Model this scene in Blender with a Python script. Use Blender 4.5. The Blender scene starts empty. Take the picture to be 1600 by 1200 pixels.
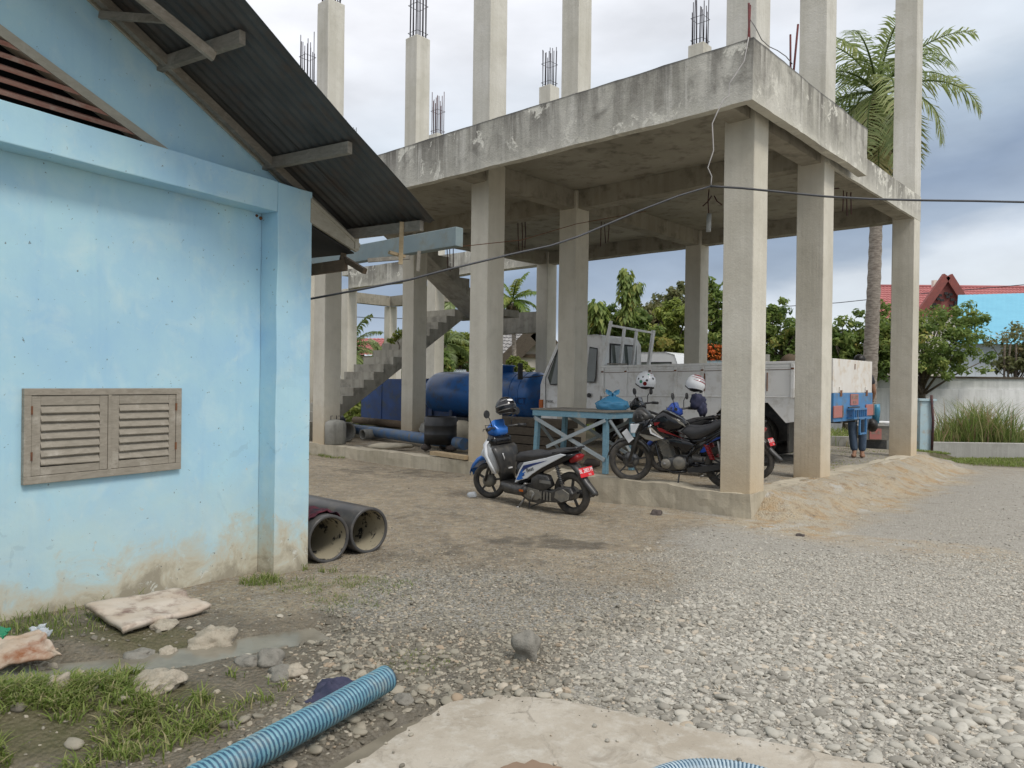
import bpy, bmesh, math, random
import numpy as np
from mathutils import Vector, Matrix, noise as mnoise
random.seed(7); rng = np.random.default_rng(7)
sc = bpy.context.scene
COL = sc.collection
rad = math.radians

# ------------------------------------------------------------------ camera
f_px, PITCH, ROLL, CAMZ = 1170.1, -0.0039, 0.0129, 1.70
cp, sp, cr, sr = math.cos(PITCH), math.sin(PITCH), math.cos(ROLL), math.sin(ROLL)
CF = Vector((0, cp, sp)); U0 = Vector((0, -sp, cp)); R0 = Vector((1, 0, 0))
CR = R0 * cr + U0 * sr; CU = R0 * (-sr) + U0 * cr
cam_d = bpy.data.cameras.new('camera'); cam = bpy.data.objects.new('camera', cam_d); COL.objects.link(cam)
cam_d.sensor_width = 36; cam_d.lens = f_px / 1600 * 36; cam_d.clip_start = 0.05; cam_d.clip_end = 2000
m = Matrix((CR, CU, -CF)).transposed().to_4x4(); m.translation = Vector((0, 0, CAMZ))
cam.matrix_world = m
sc.camera = cam

# ------------------------------------------------------------------ sky, sun, exposure
SUN_EL, SUN_AZ = rad(52), rad(140)          # azimuth clockwise from +Y: sun behind the camera, to the right
world = bpy.data.worlds.new('World'); sc.world = world; world.use_nodes = True
nt = world.node_tree; nt.nodes.clear()
def N(nt, t, **kw):
    n = nt.nodes.new(t)
    for k, v in kw.items():
        if k in ('inp',):
            for a, b in v.items(): n.inputs[a].default_value = b
        else: setattr(n, k, v)
    return n
sky = N(nt, 'ShaderNodeTexSky'); sky.sky_type = 'NISHITA'; sky.sun_disc = False
sky.sun_elevation = SUN_EL; sky.sun_rotation = SUN_AZ; sky.air_density = 1.2; sky.dust_density = 2.0
tc = N(nt, 'ShaderNodeTexCoord')
sep = N(nt, 'ShaderNodeSeparateXYZ'); nt.links.new(tc.outputs['Generated'], sep.inputs[0])
mp = N(nt, 'ShaderNodeMapping'); mp.inputs['Scale'].default_value = (1.6, 1.6, 4.0); mp.inputs['Location'].default_value = (1.35, 2.1, 0.2)
nt.links.new(tc.outputs['Generated'], mp.inputs[0])
n1 = N(nt, 'ShaderNodeTexNoise'); n1.inputs['Scale'].default_value = 1.7; n1.inputs['Detail'].default_value = 7; n1.inputs['Roughness'].default_value = .52
nt.links.new(mp.outputs[0], n1.inputs['Vector'])
# elevation + cloud noise -> tone of the overcast
ma = N(nt, 'ShaderNodeMath', operation='MULTIPLY_ADD'); ma.inputs[1].default_value = .22; ma.inputs[2].default_value = -.11
nt.links.new(n1.outputs['Fac'], ma.inputs[0])
ad = N(nt, 'ShaderNodeMath', operation='ADD'); nt.links.new(sep.outputs['Z'], ad.inputs[0]); nt.links.new(ma.outputs[0], ad.inputs[1])
adx = N(nt, 'ShaderNodeMath', operation='MULTIPLY_ADD'); adx.inputs[1].default_value = -.20   # the storm bank stands higher towards +X
nt.links.new(sep.outputs['X'], adx.inputs[0]); nt.links.new(ad.outputs[0], adx.inputs[2])
cr_ = N(nt, 'ShaderNodeValToRGB'); nt.links.new(adx.outputs[0], cr_.inputs[0])
el = cr_.color_ramp.elements
el[0].position = 0.0; el[0].color = (.50, .54, .58, 1)
el[1].position = 1.0; el[1].color = (.78, .79, .82, 1)
for p, c in ((.05, (.47, .51, .56, 1)), (.09, (.27, .325, .405, 1)), (.16, (.20, .255, .345, 1)), (.225, (.33, .395, .475, 1)),
             (.29, (.48, .525, .58, 1)), (.37, (.55, .57, .61, 1)), (.50, (.665, .67, .70, 1))):
    e = el.new(p); e.color = c
mp2 = N(nt, 'ShaderNodeMapping'); mp2.inputs['Scale'].default_value = (3, 3, 8); nt.links.new(tc.outputs['Generated'], mp2.inputs[0])
n2 = N(nt, 'ShaderNodeTexNoise'); n2.inputs['Scale'].default_value = 2.2; n2.inputs['Detail'].default_value = 6
nt.links.new(mp2.outputs[0], n2.inputs['Vector'])
mr = N(nt, 'ShaderNodeMapRange'); mr.inputs[1].default_value = .3; mr.inputs[2].default_value = .7; mr.inputs[3].default_value = .88; mr.inputs[4].default_value = 1.1
nt.links.new(n2.outputs['Fac'], mr.inputs[0])
vm = N(nt, 'ShaderNodeVectorMath', operation='SCALE'); nt.links.new(cr_.outputs[0], vm.inputs[0]); nt.links.new(mr.outputs[0], vm.inputs['Scale'])
bgc = N(nt, 'ShaderNodeBackground'); bgc.inputs[1].default_value = 1.0; nt.links.new(vm.outputs[0], bgc.inputs[0])
bgs = N(nt, 'ShaderNodeBackground'); bgs.inputs[1].default_value = .08; nt.links.new(sky.outputs[0], bgs.inputs[0])
mx = N(nt, 'ShaderNodeMixShader'); mx.inputs[0].default_value = .95
nt.links.new(bgs.outputs[0], mx.inputs[1]); nt.links.new(bgc.outputs[0], mx.inputs[2])
wo = N(nt, 'ShaderNodeOutputWorld'); nt.links.new(mx.outputs[0], wo.inputs[0])
sun_d = bpy.data.lights.new('sun', 'SUN'); sun_d.energy = 1.25; sun_d.angle = rad(16); sun_d.color = (1, .955, .88)
sun = bpy.data.objects.new('sun', sun_d); COL.objects.link(sun)
sd = Vector((math.sin(SUN_AZ) * math.cos(SUN_EL), math.cos(SUN_AZ) * math.cos(SUN_EL), math.sin(SUN_EL)))
sun.rotation_euler = sd.to_track_quat('Z', 'Y').to_euler(); sun.location = (0, 0, 30)
vs = sc.view_settings; vs.view_transform = 'Standard'; vs.look = 'None'; vs.exposure = 0.62; vs.gamma = 1; vs.use_curve_mapping = False
sc.render.film_transparent = False
sc.cycles.max_bounces = 6; sc.cycles.diffuse_bounces = 4

# ------------------------------------------------------------------ frames
YAW = .7367; GA = Vector((3.0291, 9.4713, 0))
gu = Vector((-math.cos(YAW), math.sin(YAW), 0)); gv = Vector((math.sin(YAW), math.cos(YAW), 0))
def G(a, b, z=0.): return GA + gu * a + gv * b + Vector((0, 0, z))
WY = .5435; WE = Vector((-1.794, 6.6, 0))
ww = Vector((-math.sin(WY), -math.cos(WY), 0)); wn = Vector((math.cos(WY), -math.sin(WY), 0))
def W(t, n, z=0.): return WE + ww * t + wn * n + Vector((0, 0, z))
def ray(x, y): return CF + CR * ((x - 800) / f_px) + CU * ((600 - y) / f_px)
def at(x, y, Y): r = ray(x, y); return Vector((0, 0, CAMZ)) + r * (Y / r.y)       # the place seen at that pixel, Y metres away
def onz(x, y, z): r = ray(x, y); return Vector((0, 0, CAMZ)) + r * ((z - CAMZ) / r.z)

# ------------------------------------------------------------------ materials
class SN:
    """small node graph builder"""
    def __init__(s, name):
        s.m = bpy.data.materials.new(name); s.m.use_nodes = True; s.nt = s.m.node_tree; s.nt.nodes.clear()
        s.out = s.nt.nodes.new('ShaderNodeOutputMaterial'); s.b = s.nt.nodes.new('ShaderNodeBsdfPrincipled')
        s.nt.links.new(s.b.outputs[0], s.out.inputs[0])
        s.geo = s.nt.nodes.new('ShaderNodeNewGeometry'); s.pos = s.geo.outputs['Position']
    def l(s, a, b): s.nt.links.new(a, b)
    def map(s, scale, loc=(0, 0, 0), vec=None):
        n = s.nt.nodes.new('ShaderNodeMapping'); n.inputs['Scale'].default_value = scale; n.inputs['Location'].default_value = loc
        s.l(vec or s.pos, n.inputs[0]); return n.outputs[0]
    def noise(s, scale, detail=5, rough=.55, vec=None, dist=0):
        n = s.nt.nodes.new('ShaderNodeTexNoise'); n.inputs['Scale'].default_value = scale; n.inputs['Detail'].default_value = detail
        n.inputs['Roughness'].default_value = rough; n.inputs['Distortion'].default_value = dist
        s.l(vec or s.pos, n.inputs['Vector']); return n.outputs['Fac']
    def vor(s, scale, vec=None, feat='F1', out='Distance'):
        n = s.nt.nodes.new('ShaderNodeTexVoronoi'); n.feature = feat; n.inputs['Scale'].default_value = scale
        s.l(vec or s.pos, n.inputs['Vector']); return n.outputs[out]
    def ramp(s, fac, stops):
        n = s.nt.nodes.new('ShaderNodeValToRGB'); s.l(fac, n.inputs[0]); e = n.color_ramp.elements
        e[0].position = stops[0][0]; e[0].color = (*stops[0][1], 1); e[1].position = stops[-1][0]; e[1].color = (*stops[-1][1], 1)
        for p, c in stops[1:-1]: q = e.new(p); q.color = (*c, 1)
        return n.outputs[0]
    def rng(s, fac, a, b, c=0., d=1.):
        n = s.nt.nodes.new('ShaderNodeMapRange'); s.l(fac, n.inputs[0])
        for i, x in enumerate((a, b, c, d)): n.inputs[i + 1].default_value = x
        return n.outputs[0]
    def mix(s, fac, a, b, mode='MIX'):
        n = s.nt.nodes.new('ShaderNodeMix'); n.data_type = 'RGBA'; n.blend_type = mode
        for sock, v in ((n.inputs[0], fac), (n.inputs[6], a), (n.inputs[7], b)):
            if isinstance(v, (int, float)): sock.default_value = v
            elif isinstance(v, tuple): sock.default_value = (*v, 1)
            else: s.l(v, sock)
        return n.outputs[2]
    def math(s, op, a, b=None, c=None):
        n = s.nt.nodes.new('ShaderNodeMath'); n.operation = op
        for i, v in enumerate((a, b, c)):
            if v is None: continue
            if isinstance(v, (int, float)): n.inputs[i].default_value = v
            else: s.l(v, n.inputs[i])
        return n.outputs[0]
    def sepz(s, vec=None):
        n = s.nt.nodes.new('ShaderNodeSeparateXYZ'); s.l(vec or s.pos, n.inputs[0]); return n.outputs
    def attr(s, name, typ='GEOMETRY', out='Fac'):
        n = s.nt.nodes.new('ShaderNodeAttribute'); n.attribute_name = name; n.attribute_type = typ; return n.outputs[out]
    def done(s, col=None, rough=.8, metal=0., bump=None, bstr=.3, bdist=.01, spec=None, **kw):
        b = s.b
        if col is not None:
            if isinstance(col, tuple): b.inputs['Base Color'].default_value = (*col, 1)
            else: s.l(col, b.inputs['Base Color'])
        if isinstance(rough, (int, float)): b.inputs['Roughness'].default_value = rough
        else: s.l(rough, b.inputs['Roughness'])
        b.inputs['Metallic'].default_value = metal
        if spec is not None: b.inputs['Specular IOR Level'].default_value = spec
        for k, v in kw.items(): b.inputs[k].default_value = v
        if bump is not None:
            n = s.nt.nodes.new('ShaderNodeBump'); n.inputs['Strength'].default_value = bstr; n.inputs['Distance'].default_value = bdist
            s.l(bump, n.inputs['Height']); s.l(n.outputs[0], b.inputs['Normal'])
        return s.m

def simple(name, c1, c2=None, sc_=6., rough=.7, metal=0., bstr=.15, spec=None, dirt=None, **kw):
    s = SN(name); c2 = c2 or tuple(x * .75 for x in c1)
    n = s.noise(sc_, 6); col = s.mix(s.rng(n, .35, .65), c1, c2)
    if dirt: col = s.mix(s.rng(s.noise(sc_ * .6 + 3, 8, .65), .5, .68), col, dirt)
    return s.done(col, rough, metal, bump=s.noise(sc_ * 8, 4), bstr=bstr, bdist=.004, spec=spec, **kw)

MT = {}
def rocky(name, a, b, c):
    s = SN(name); n = s.noise(6, 8, .68); f_ = s.noise(28, 8, .7)
    col = s.mix(s.rng(n, .35, .65), a, b); col = s.mix(s.math('MULTIPLY', s.rng(f_, .5, .68), .7), col, c)
    return s.done(col, .9, bump=s.math('ADD', s.math('MULTIPLY', n, 2.), s.math('ADD', f_, s.noise(90, 4))), bstr=.6, bdist=.012, spec=.2)
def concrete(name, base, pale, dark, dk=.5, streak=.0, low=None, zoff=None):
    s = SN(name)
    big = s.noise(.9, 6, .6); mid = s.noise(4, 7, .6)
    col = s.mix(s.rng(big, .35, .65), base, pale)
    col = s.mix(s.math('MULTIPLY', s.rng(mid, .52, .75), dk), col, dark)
    st = s.noise(1., 6, .6, vec=s.map((5.5, 5.5, .35)))
    if streak:
        col = s.mix(s.math('MULTIPLY', s.rng(st, .44, .60), streak), col, dark)
        st2 = s.noise(1., 5, .6, vec=s.map((8, 8, .5), (7, 3, 1)))
        col = s.mix(s.math('MULTIPLY', s.rng(st2, .55, .7), .75 * streak), col, pale)
    col = s.mix(s.math('MULTIPLY', s.rng(s.noise(22, 6, .7), .6, .75), .35), col, dark)        # pocks
    if low:      # soil-coloured splash-up at the column feet
        z = s.sepz()[2]; zz = s.math('ADD', z, s.math('MULTIPLY', s.noise(2.5, 4), -.6))
        col = s.mix(s.math('MULTIPLY', s.rng(zz, 1.0, -.1), .8), col, low)
    if zoff:
        z = s.sepz()[2]; zz = s.math('ADD', z, s.math('MULTIPLY', s.noise(3., 5), .9))
        col = s.mix(s.math('MULTIPLY', s.rng(zz, zoff, zoff + .8), .8), col, dark)
    b = s.math('ADD', s.noise(40, 5), s.math('MULTIPLY', s.noise(6, 4), 2.))
    b = s.math('ADD', b, s.math('MULTIPLY', s.rng(s.noise(1., 3, .5, vec=s.map((30, 30, .3))), .3, .7), .5))
    return s.done(col, .88, bump=b, bstr=.35, bdist=.012, spec=.25)
MT['column'] = concrete('column_concrete', (.55, .515, .425), (.66, .625, .535), (.36, .33, .27), .3, .16, low=(.52, .40, .25))
MT['column_up'] = concrete('upper_column_concrete', (.55, .53, .46), (.66, .64, .58), (.36, .34, .28), .35, .25)
MT['parapet'] = None
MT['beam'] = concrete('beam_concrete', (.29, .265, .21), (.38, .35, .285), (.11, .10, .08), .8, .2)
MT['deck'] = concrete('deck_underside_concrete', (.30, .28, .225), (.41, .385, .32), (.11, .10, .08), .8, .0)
MT['stair'] = concrete('stair_concrete', (.30, .28, .235), (.42, .40, .34), (.14, .13, .11), .8, .3)
MT['kerb'] = concrete('kerb_concrete', (.45, .40, .30), (.56, .50, .39), (.24, .215, .17), .5, .3)
def slabmat():
    s = SN('slab_concrete'); a = s.noise(2.2, 7, .65, dist=.4); b_ = s.noise(9, 8, .7); c = s.noise(40, 6, .75)
    col = s.mix(s.rng(a, .38, .62), (.37, .325, .26), (.46, .415, .345)); col = s.mix(s.math('MULTIPLY', s.rng(b_, .5, .66), .7), col, (.52, .49, .43))
    col = s.mix(s.math('MULTIPLY', s.rng(s.noise(4.5, 8, .7, dist=.8), .54, .66), .65), col, (.27, .235, .185))
    vo = s.vor(1.7, feat='DISTANCE_TO_EDGE'); ck = s.rng(s.math('ADD', vo, s.math('MULTIPLY', s.math('SUBTRACT', b_, .5), .16)), .006, .0)
    col = s.mix(s.math('MULTIPLY', s.math('MULTIPLY', ck, .35), s.rng(a, .45, .6)), col, (.15, .13, .10)); col = s.mix(s.math('MULTIPLY', s.rng(c, .60, .72), .55), col, (.20, .18, .15)); col = s.mix(s.math('MULTIPLY', s.rng(c, .36, .28), .5), col, (.60, .57, .50))
    return s.done(col, .9, bump=s.math('ADD', s.math('MULTIPLY', b_, 2.), s.math('ADD', c, s.math('MULTIPLY', ck, -1.5))), bstr=.45, bdist=.008, spec=.2)
MT['slab'] = slabmat()
MT['cylconc'] = concrete('old_grey_cement', (.27, .265, .24), (.38, .37, .33), (.13, .125, .11), .6, .5)

def parapet():
    s = SN('parapet_concrete'); z = s.sepz()[2]
    big = s.noise(.8, 6, .62, dist=.5); mid = s.noise(3.2, 8, .68, dist=.8); fine = s.noise(13, 7, .7)
    col = s.mix(s.rng(big, .4, .6), (.42, .405, .35), (.58, .56, .495))
    col = s.mix(s.math('MULTIPLY', s.rng(mid, .5, .66), .6), col, (.20, .19, .165))
    st = s.noise(1., 5, .62, vec=s.map((2.6, 2.6, .28))); st3 = s.noise(1., 6, .6, vec=s.map((9, 9, .4), (2, 8, 0)))
    up = s.rng(z, 5.15, 5.75)
    col = s.mix(s.math('MULTIPLY', s.math('MULTIPLY', s.rng(st, .42, .58), s.math('ADD', up, .35)), .72), col, (.17, .16, .14))
    pl = s.math('MULTIPLY', s.rng(st3, .54, .66), s.rng(s.noise(1.3, 4), .4, .6)); col = s.mix(s.math('MULTIPLY', pl, .8), col, (.62, .60, .54))
    lowp = s.math('ADD', s.rng(z, 5.35, 5.02), s.math('MULTIPLY', s.math('SUBTRACT', mid, .5), 2.4)); col = s.mix(s.math('MULTIPLY', s.rng(lowp, .55, 1.0), .75), col, (.60, .58, .50))
    pe = s.math('ADD', s.noise(2.1, 9, .7, dist=.4), 0.); col = s.mix(s.rng(pe, .565, .60), col, (.70, .68, .60))
    col = s.mix(s.math('MULTIPLY', s.rng(fine, .6, .72), .5), col, (.14, .13, .115)); col = s.mix(s.math('MULTIPLY', s.rng(z, 5.745, 5.775), .8), col, (.10, .10, .095))
    b = s.math('ADD', s.math('MULTIPLY', fine, 1.6), s.math('ADD', s.noise(45, 5), s.math('MULTIPLY', s.rng(pe, .6, .63), -.8)))
    return s.done(col, .9, bump=b, bstr=.5, bdist=.015, spec=.2)
MT['parapet'] = parapet()

def blue_wall():
    s = SN('pale_blue_wall_paint')
    z = s.sepz()[2]
    big = s.noise(1.1, 5, .6); mid = s.noise(3.4, 7, .62, dist=.4)
    col = s.mix(s.rng(big, .36, .64), (.43, .665, .755), (.355, .585, .755))
    col = s.mix(s.math('MULTIPLY', s.rng(mid, .50, .70), .5), col, (.58, .745, .77))
    st = s.noise(1., 6, .6, vec=s.map((7, 7, .5)))
    col = s.mix(s.math('MULTIPLY', s.rng(st, .54, .70), .22), col, (.27, .49, .72))
    low = s.math('ADD', z, s.math('MULTIPLY', s.noise(2.6, 8, .68, dist=.6), -1.25))
    col = s.mix(s.math('MULTIPLY', s.rng(low, .45, -.32), .60), col, (.54, .64, .58))
    col = s.mix(s.rng(low, -.16, -.42), col, (.53, .49, .38))
    col = s.mix(s.math('MULTIPLY', s.rng(low, -.40, -.56), .75), col, (.27, .24, .18))
    vo = s.vor(1.1, vec=s.map((1, 1, 1)), feat='DISTANCE_TO_EDGE'); vw = s.noise(5, 6, .7)
    ck = s.math('MULTIPLY', s.rng(s.math('ADD', vo, s.math('MULTIPLY', s.math('SUBTRACT', vw, .5), .22)), .004, .0), s.rng(s.noise(.9, 3), .54, .60))
    col = s.mix(s.math('MULTIPLY', ck, .22), col, (.24, .36, .42))
    col = s.mix(s.math('MULTIPLY', s.rng(s.noise(6, 8, .7, dist=1.5), .60, .72), .4), col, (.60, .72, .72))
    fl = s.noise(9, 9, .72, dist=.5)
    flz = s.math('ADD', fl, s.rng(z, 1.4, .1, -.04, .055))
    col = s.mix(s.rng(flz, .655, .69), col, (.60, .60, .53))          # flaked patches
    pk = s.noise(30, 4, .6)
    col = s.mix(s.math('MULTIPLY', s.rng(pk, .68, .72), .85), col, (.13, .14, .14))
    b = s.math('ADD', s.noise(14, 7, .6), s.math('MULTIPLY', s.rng(flz, .655, .69), -1.2))
    return s.done(col, .75, bump=b, bstr=.35, bdist=.006, spec=.3)
MT['blue'] = blue_wall()

def wood(name, c1, c2, c3, rough=.85):
    s = SN(name)
    g = s.noise(3., 8, .65, dist=.8, vec=s.map((4, 4, 14)))
    col = s.mix(s.rng(g, .3, .7), c1, c2); col = s.mix(s.math('MULTIPLY', s.rng(s.noise(5, 7, .7), .55, .7), .8), col, c3)
    return s.done(col, rough, bump=g, bstr=.5, bdist=.004, spec=.25)
MT['wood_pale'] = wood('weathered_pale_wood', (.35, .315, .26), (.24, .215, .175), (.46, .425, .365))
MT['wood_grey'] = wood('grey_timber', (.27, .25, .21), (.17, .155, .13), (.36, .34, .29))
MT['wood_fascia'] = wood('whitewashed_fascia', (.44, .42, .35), (.34, .32, .26), (.50, .48, .41))
MT['wood_red'] = wood('red_brown_timber', (.27, .11, .08), (.34, .22, .17), (.42, .33, .27))
MT['wood_brown'] = wood('raw_brown_timber', (.17, .125, .085), (.11, .085, .06), (.27, .21, .14))
MT['wood_light'] = wood('light_sawn_timber', (.48, .37, .23), (.37, .28, .17), (.55, .45, .3))
MT['wood_blue'] = wood('blue_painted_wood', (.23, .41, .50), (.17, .30, .38), (.40, .42, .38))
MT['wood_bluegrey'] = wood('blue_grey_batten', (.42, .46, .47), (.31, .36, .38), (.48, .48, .45))
MT['wood_dark'] = wood('dark_old_timber', (.075, .06, .045), (.12, .1, .075), (.05, .04, .03))
MT['roofmetal'] = simple('weathered_corrugated_iron', (.085, .088, .086), (.055, .058, .057), 3., .7, .15, .1, dirt=(.08, .065, .055))
MT['dark'] = simple('painted_shade', (.02, .02, .02))  # near-black colour that stands in for shade in gaps and under the eave
MT['rust'] = simple('rusted_rebar', (.12, .055, .045), (.06, .035, .05), 20, .8, .2)
MT['rebar'] = simple('grey_rebar', (.09, .085, .10), (.05, .045, .05), 20, .7, .4)
MT['redbar'] = simple('red_rusted_bar', (.16, .03, .03), (.09, .03, .03), 20, .8)
MT['cable'] = simple('black_cable', (.045, .048, .055), None, 8, .5)
MT['wire'] = simple('pale_wire', (.42, .40, .38), None, 8, .5)
MT['whitepaint'] = simple('dull_white_truck_paint', (.90, .90, .885), (.86, .855, .83), 2.5, .42, 0, .03, dirt=(.68, .66, .61))
MT['vanwhite'] = simple('clean_white_paint', (.78, .79, .79), (.74, .75, .75), 3, .25, 0, .0)
MT['tailwhite'] = simple('stained_white_tailgate', (.74, .72, .68), (.68, .64, .58), 3, .45, 0, .03, dirt=(.58, .48, .36))
MT['truckblue'] = simple('truck_blue_paint', (.06, .22, .46), (.05, .17, .37), 4, .4, 0, .03, dirt=(.14, .16, .17))
MT['rustpatch'] = simple('rust', (.20, .085, .035), (.12, .05, .03), 15, .85)
MT['black'] = simple('black_plastic', (.022, .022, .024), (.03, .03, .03), 8, .45, 0, .05)
MT['dustyblack'] = simple('dusty_black_plastic', (.028, .028, .029), (.05, .048, .045), 12, .38, 0, .04, dirt=(.09, .083, .072))
MT['gloss'] = simple('gloss_black', (.012, .012, .014), None, 8, .12, 0, .0)
MT['seat'] = simple('black_vinyl_seat', (.03, .03, .033), (.045, .043, .042), 10, .5, 0, .1)
MT['tyre'] = simple('dusty_rubber', (.035, .034, .032), (.085, .075, .062), 14, .85, 0, .2)
MT['grease'] = simple('dusty_grey_engine', (.17, .165, .15), (.24, .22, .18), 18, .6, .3, .2)
MT['darkmetal'] = simple('dark_cast_metal', (.05, .05, .052), (.09, .088, .085), 14, .45, .5, .1)
MT['chrome'] = simple('chrome', (.62, .62, .62), (.5, .5, .5), 10, .15, 1., .0)
MT['steel'] = simple('dull_steel', (.30, .30, .29), (.22, .21, .2), 10, .45, .7, .1)
MT['sblue'] = simple('scooter_blue_paint', (.03, .17, .58), (.03, .15, .5), 5, .2, .1, .0)
MT['swhite'] = simple('scooter_white_paint', (.72, .74, .76), (.68, .7, .72), 5, .22, 0, .0)
MT['navy'] = simple('navy_decal', (.025, .05, .20), None, 5, .3, 0, 0)
MT['navyblue'] = simple('royal_blue_paint', (.02, .07, .36), (.02, .06, .3), 5, .25, .1, .0)
MT['sred'] = simple('red_lens', (.28, .010, .014), (.20, .008, .01), 5, .15, 0, 0)
MT['plate'] = simple('red_plate', (.62, .02, .03), (.56, .02, .03), 5, .4, 0, 0)
MT['plateold'] = simple('faded_red_plate', (.42, .15, .13), (.36, .16, .14), 25, .6, 0, 0)
MT['white'] = simple('white_print', (.8, .8, .8), None, 5, .5, 0, 0)
MT['mred'] = simple('dark_red_decal', (.20, .01, .012), None, 5, .2, 0, 0)
MT['msilver'] = simple('champagne_silver', (.36, .33, .28), (.32, .3, .26), 5, .3, .5, 0)
MT['tank'] = simple('tank_blue_paint', (.025, .14, .42), (.025, .11, .33), 2.2, .28, 0, .06, dirt=(.06, .09, .14))
MT['boxblue'] = simple('dark_blue_sheet', (.018, .06, .20), (.02, .045, .13), 3, .45, 0, .06, dirt=(.04, .055, .08))
MT['pipeblue'] = simple('blue_pipe', (.05, .14, .32), (.09, .14, .2), 5, .5, 0, .1, dirt=(.16, .15, .13))
MT['pvc'] = simple('bright_blue_plastic', (.05, .28, .45), (.06, .22, .35), 5, .4)
MT['hdpe'] = simple('black_plastic_pipe', (.05, .05, .052), (.065, .063, .06), 3, .32, 0, .04, dirt=(.10, .09, .078))
def inpipe():
    s = SN('silted_pipe_inside'); n = s.noise(7, 6, .7)
    return s.done(s.mix(s.rng(n, .55, .60), (.36, .32, .23), (.025, .025, .025)), .9, bump=n, bstr=.4)
MT['inpipe'] = inpipe()
MT['glass'] = simple('window_glass', (.09, .11, .10), (.14, .16, .14), 1.5, .06, 0, 0, spec=.7)
MT['rubber'] = simple('black_rubber_seal', (.02, .02, .02), None, 5, .6)
MT['bag'] = SN('blue_plastic_bag').done((.08, .33, .56), .25, **{'Alpha': .86, 'Transmission Weight': .15})
MT['jeans'] = simple('blue_denim', (.045, .075, .12), (.07, .10, .15), 20, .9, 0, .2)
MT['shirt'] = simple('dark_shirt', (.04, .04, .05), None, 10, .9)
MT['skin'] = simple('skin', (.30, .16, .10), (.26, .14, .085), 10, .5)
MT['hair'] = simple('black_hair', (.015, .012, .01), None, 30, .5)
MT['orange'] = simple('orange_lens', (.55, .13, .02), None, 5, .2)
MT['roofred'] = simple('faded_red_tiles', (.42, .16, .155), (.36, .135, .13), 1.2, .85, spec=.15)
MT['gablered'] = simple('red_brown_gable', (.26, .07, .055), (.20, .06, .05), 3, .7)
MT['roofcyan'] = simple('bright_cyan_roof', (.16, .44, .58), (.14, .40, .54), 1.5, .6)
MT['siding'] = simple('pale_metal_siding', (.60, .64, .68), (.55, .6, .64), 1, .6)
MT['fencewhite'] = concrete('whitewashed_wall', (.78, .77, .76), (.84, .84, .83), (.50, .50, .48), .4, .35)
MT['fencegrey'] = concrete('mossy_wall', (.55, .56, .54), (.66, .66, .64), (.34, .35, .33), .6, .3)
MT['postblue'] = simple('pale_blue_post', (.45, .58, .62), (.40, .54, .6), 4, .8, 0, .1, dirt=(.4, .38, .33))
MT['lowwall'] = concrete('low_wall_cement', (.36, .35, .325), (.43, .42, .39), (.22, .21, .19), .5, .3)
MT['cream'] = simple('cream_wall', (.68, .64, .55), (.62, .58, .5), 2, .8)
MT['greytile'] = simple('grey_roof_tile', (.30, .29, .28), (.22, .21, .2), 3, .8)
MT['sack'] = simple('dirty_white_sack', (.56, .49, .41), (.47, .38, .29), 5, .85, 0, .3, dirt=(.20, .13, .10))
MT['rustsheet'] = simple('rusty_white_sheet', (.52, .45, .38), (.42, .30, .2), 3, .85, 0, .3, dirt=(.24, .09, .035))
MT['cloth'] = simple('navy_cloth', (.03, .035, .07), (.05, .05, .09), 12, .95, 0, .3)
MT['clothred'] = simple('maroon_cloth', (.11, .010, .022), (.015, .012, .02), 9, .95, 0, .3)
MT['rockpale'] = rocky('pale_rock', (.36, .315, .245), (.45, .40, .32), (.22, .185, .14))
MT['rockgrey'] = rocky('grey_river_rock', (.22, .205, .175), (.28, .265, .23), (.14, .13, .11))
MT['stonedark'] = simple('dark_stone', (.06, .05, .045), (.1, .08, .07), 9, .9)
MT['hoselight'] = simple('hose_rib_light_blue', (.16, .33, .39), (.12, .27, .35), 8, .5, 0, .05, dirt=(.26, .31, .31))
MT['hosedark'] = simple('hose_groove_dark_blue', (.03, .085, .145), (.04, .105, .17), 8, .4, 0, .05, dirt=(.09, .13, .15))
MT['hosepale'] = simple('pale_hose', (.45, .55, .60), (.3, .4, .47), 8, .4, 0, .05)
MT['clear'] = SN('clear_plastic').done((.7, .75, .8), .1, **{'Alpha': .45})
MT['green'] = simple('green_plastic', (.02, .25, .12), None, 5, .5)
MT['flower'] = simple('orange_flowers', (.75, .12, .02), (.6, .2, .03), 5, .7)

def leafmat(name, stops, rough=.55):
    s = SN(name); a = s.attr('lc'); c = s.ramp(a, stops)
    m_ = s.done(c, rough, spec=.35)
    tr = s.nt.nodes.new('ShaderNodeBsdfTranslucent'); s.l(c, tr.inputs[0])
    ms = s.nt.nodes.new('ShaderNodeMixShader'); ms.inputs[0].default_value = .45
    s.l(s.b.outputs[0], ms.inputs[1]); s.l(tr.outputs[0], ms.inputs[2]); s.l(ms.outputs[0], s.out.inputs[0])
    return m_
MT['leaf_green'] = leafmat('green_leaves', [(0, (.09, .15, .035)), (.5, (.21, .29, .075)), (.85, (.36, .40, .11)), (1, (.48, .40, .12))])
MT['leaf_yellow'] = leafmat('yellow_green_leaves', [(0, (.12, .17, .035)), (.5, (.27, .33, .07)), (1, (.46, .43, .11))])
MT['leaf_dark'] = leafmat('dark_leaves', [(0, (.025, .05, .012)), (.6, (.065, .11, .022)), (1, (.16, .18, .05))])
MT['leaf_grey'] = leafmat('dry_olive_leaves', [(0, (.09, .11, .045)), (.5, (.20, .215, .09)), (1, (.36, .29, .15))])
MT['leaf_palm'] = leafmat('palm_leaves', [(0, (.14, .20, .06)), (.45, (.27, .34, .13)), (.75, (.42, .45, .20)), (1, (.54, .47, .25))], .35)
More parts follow.
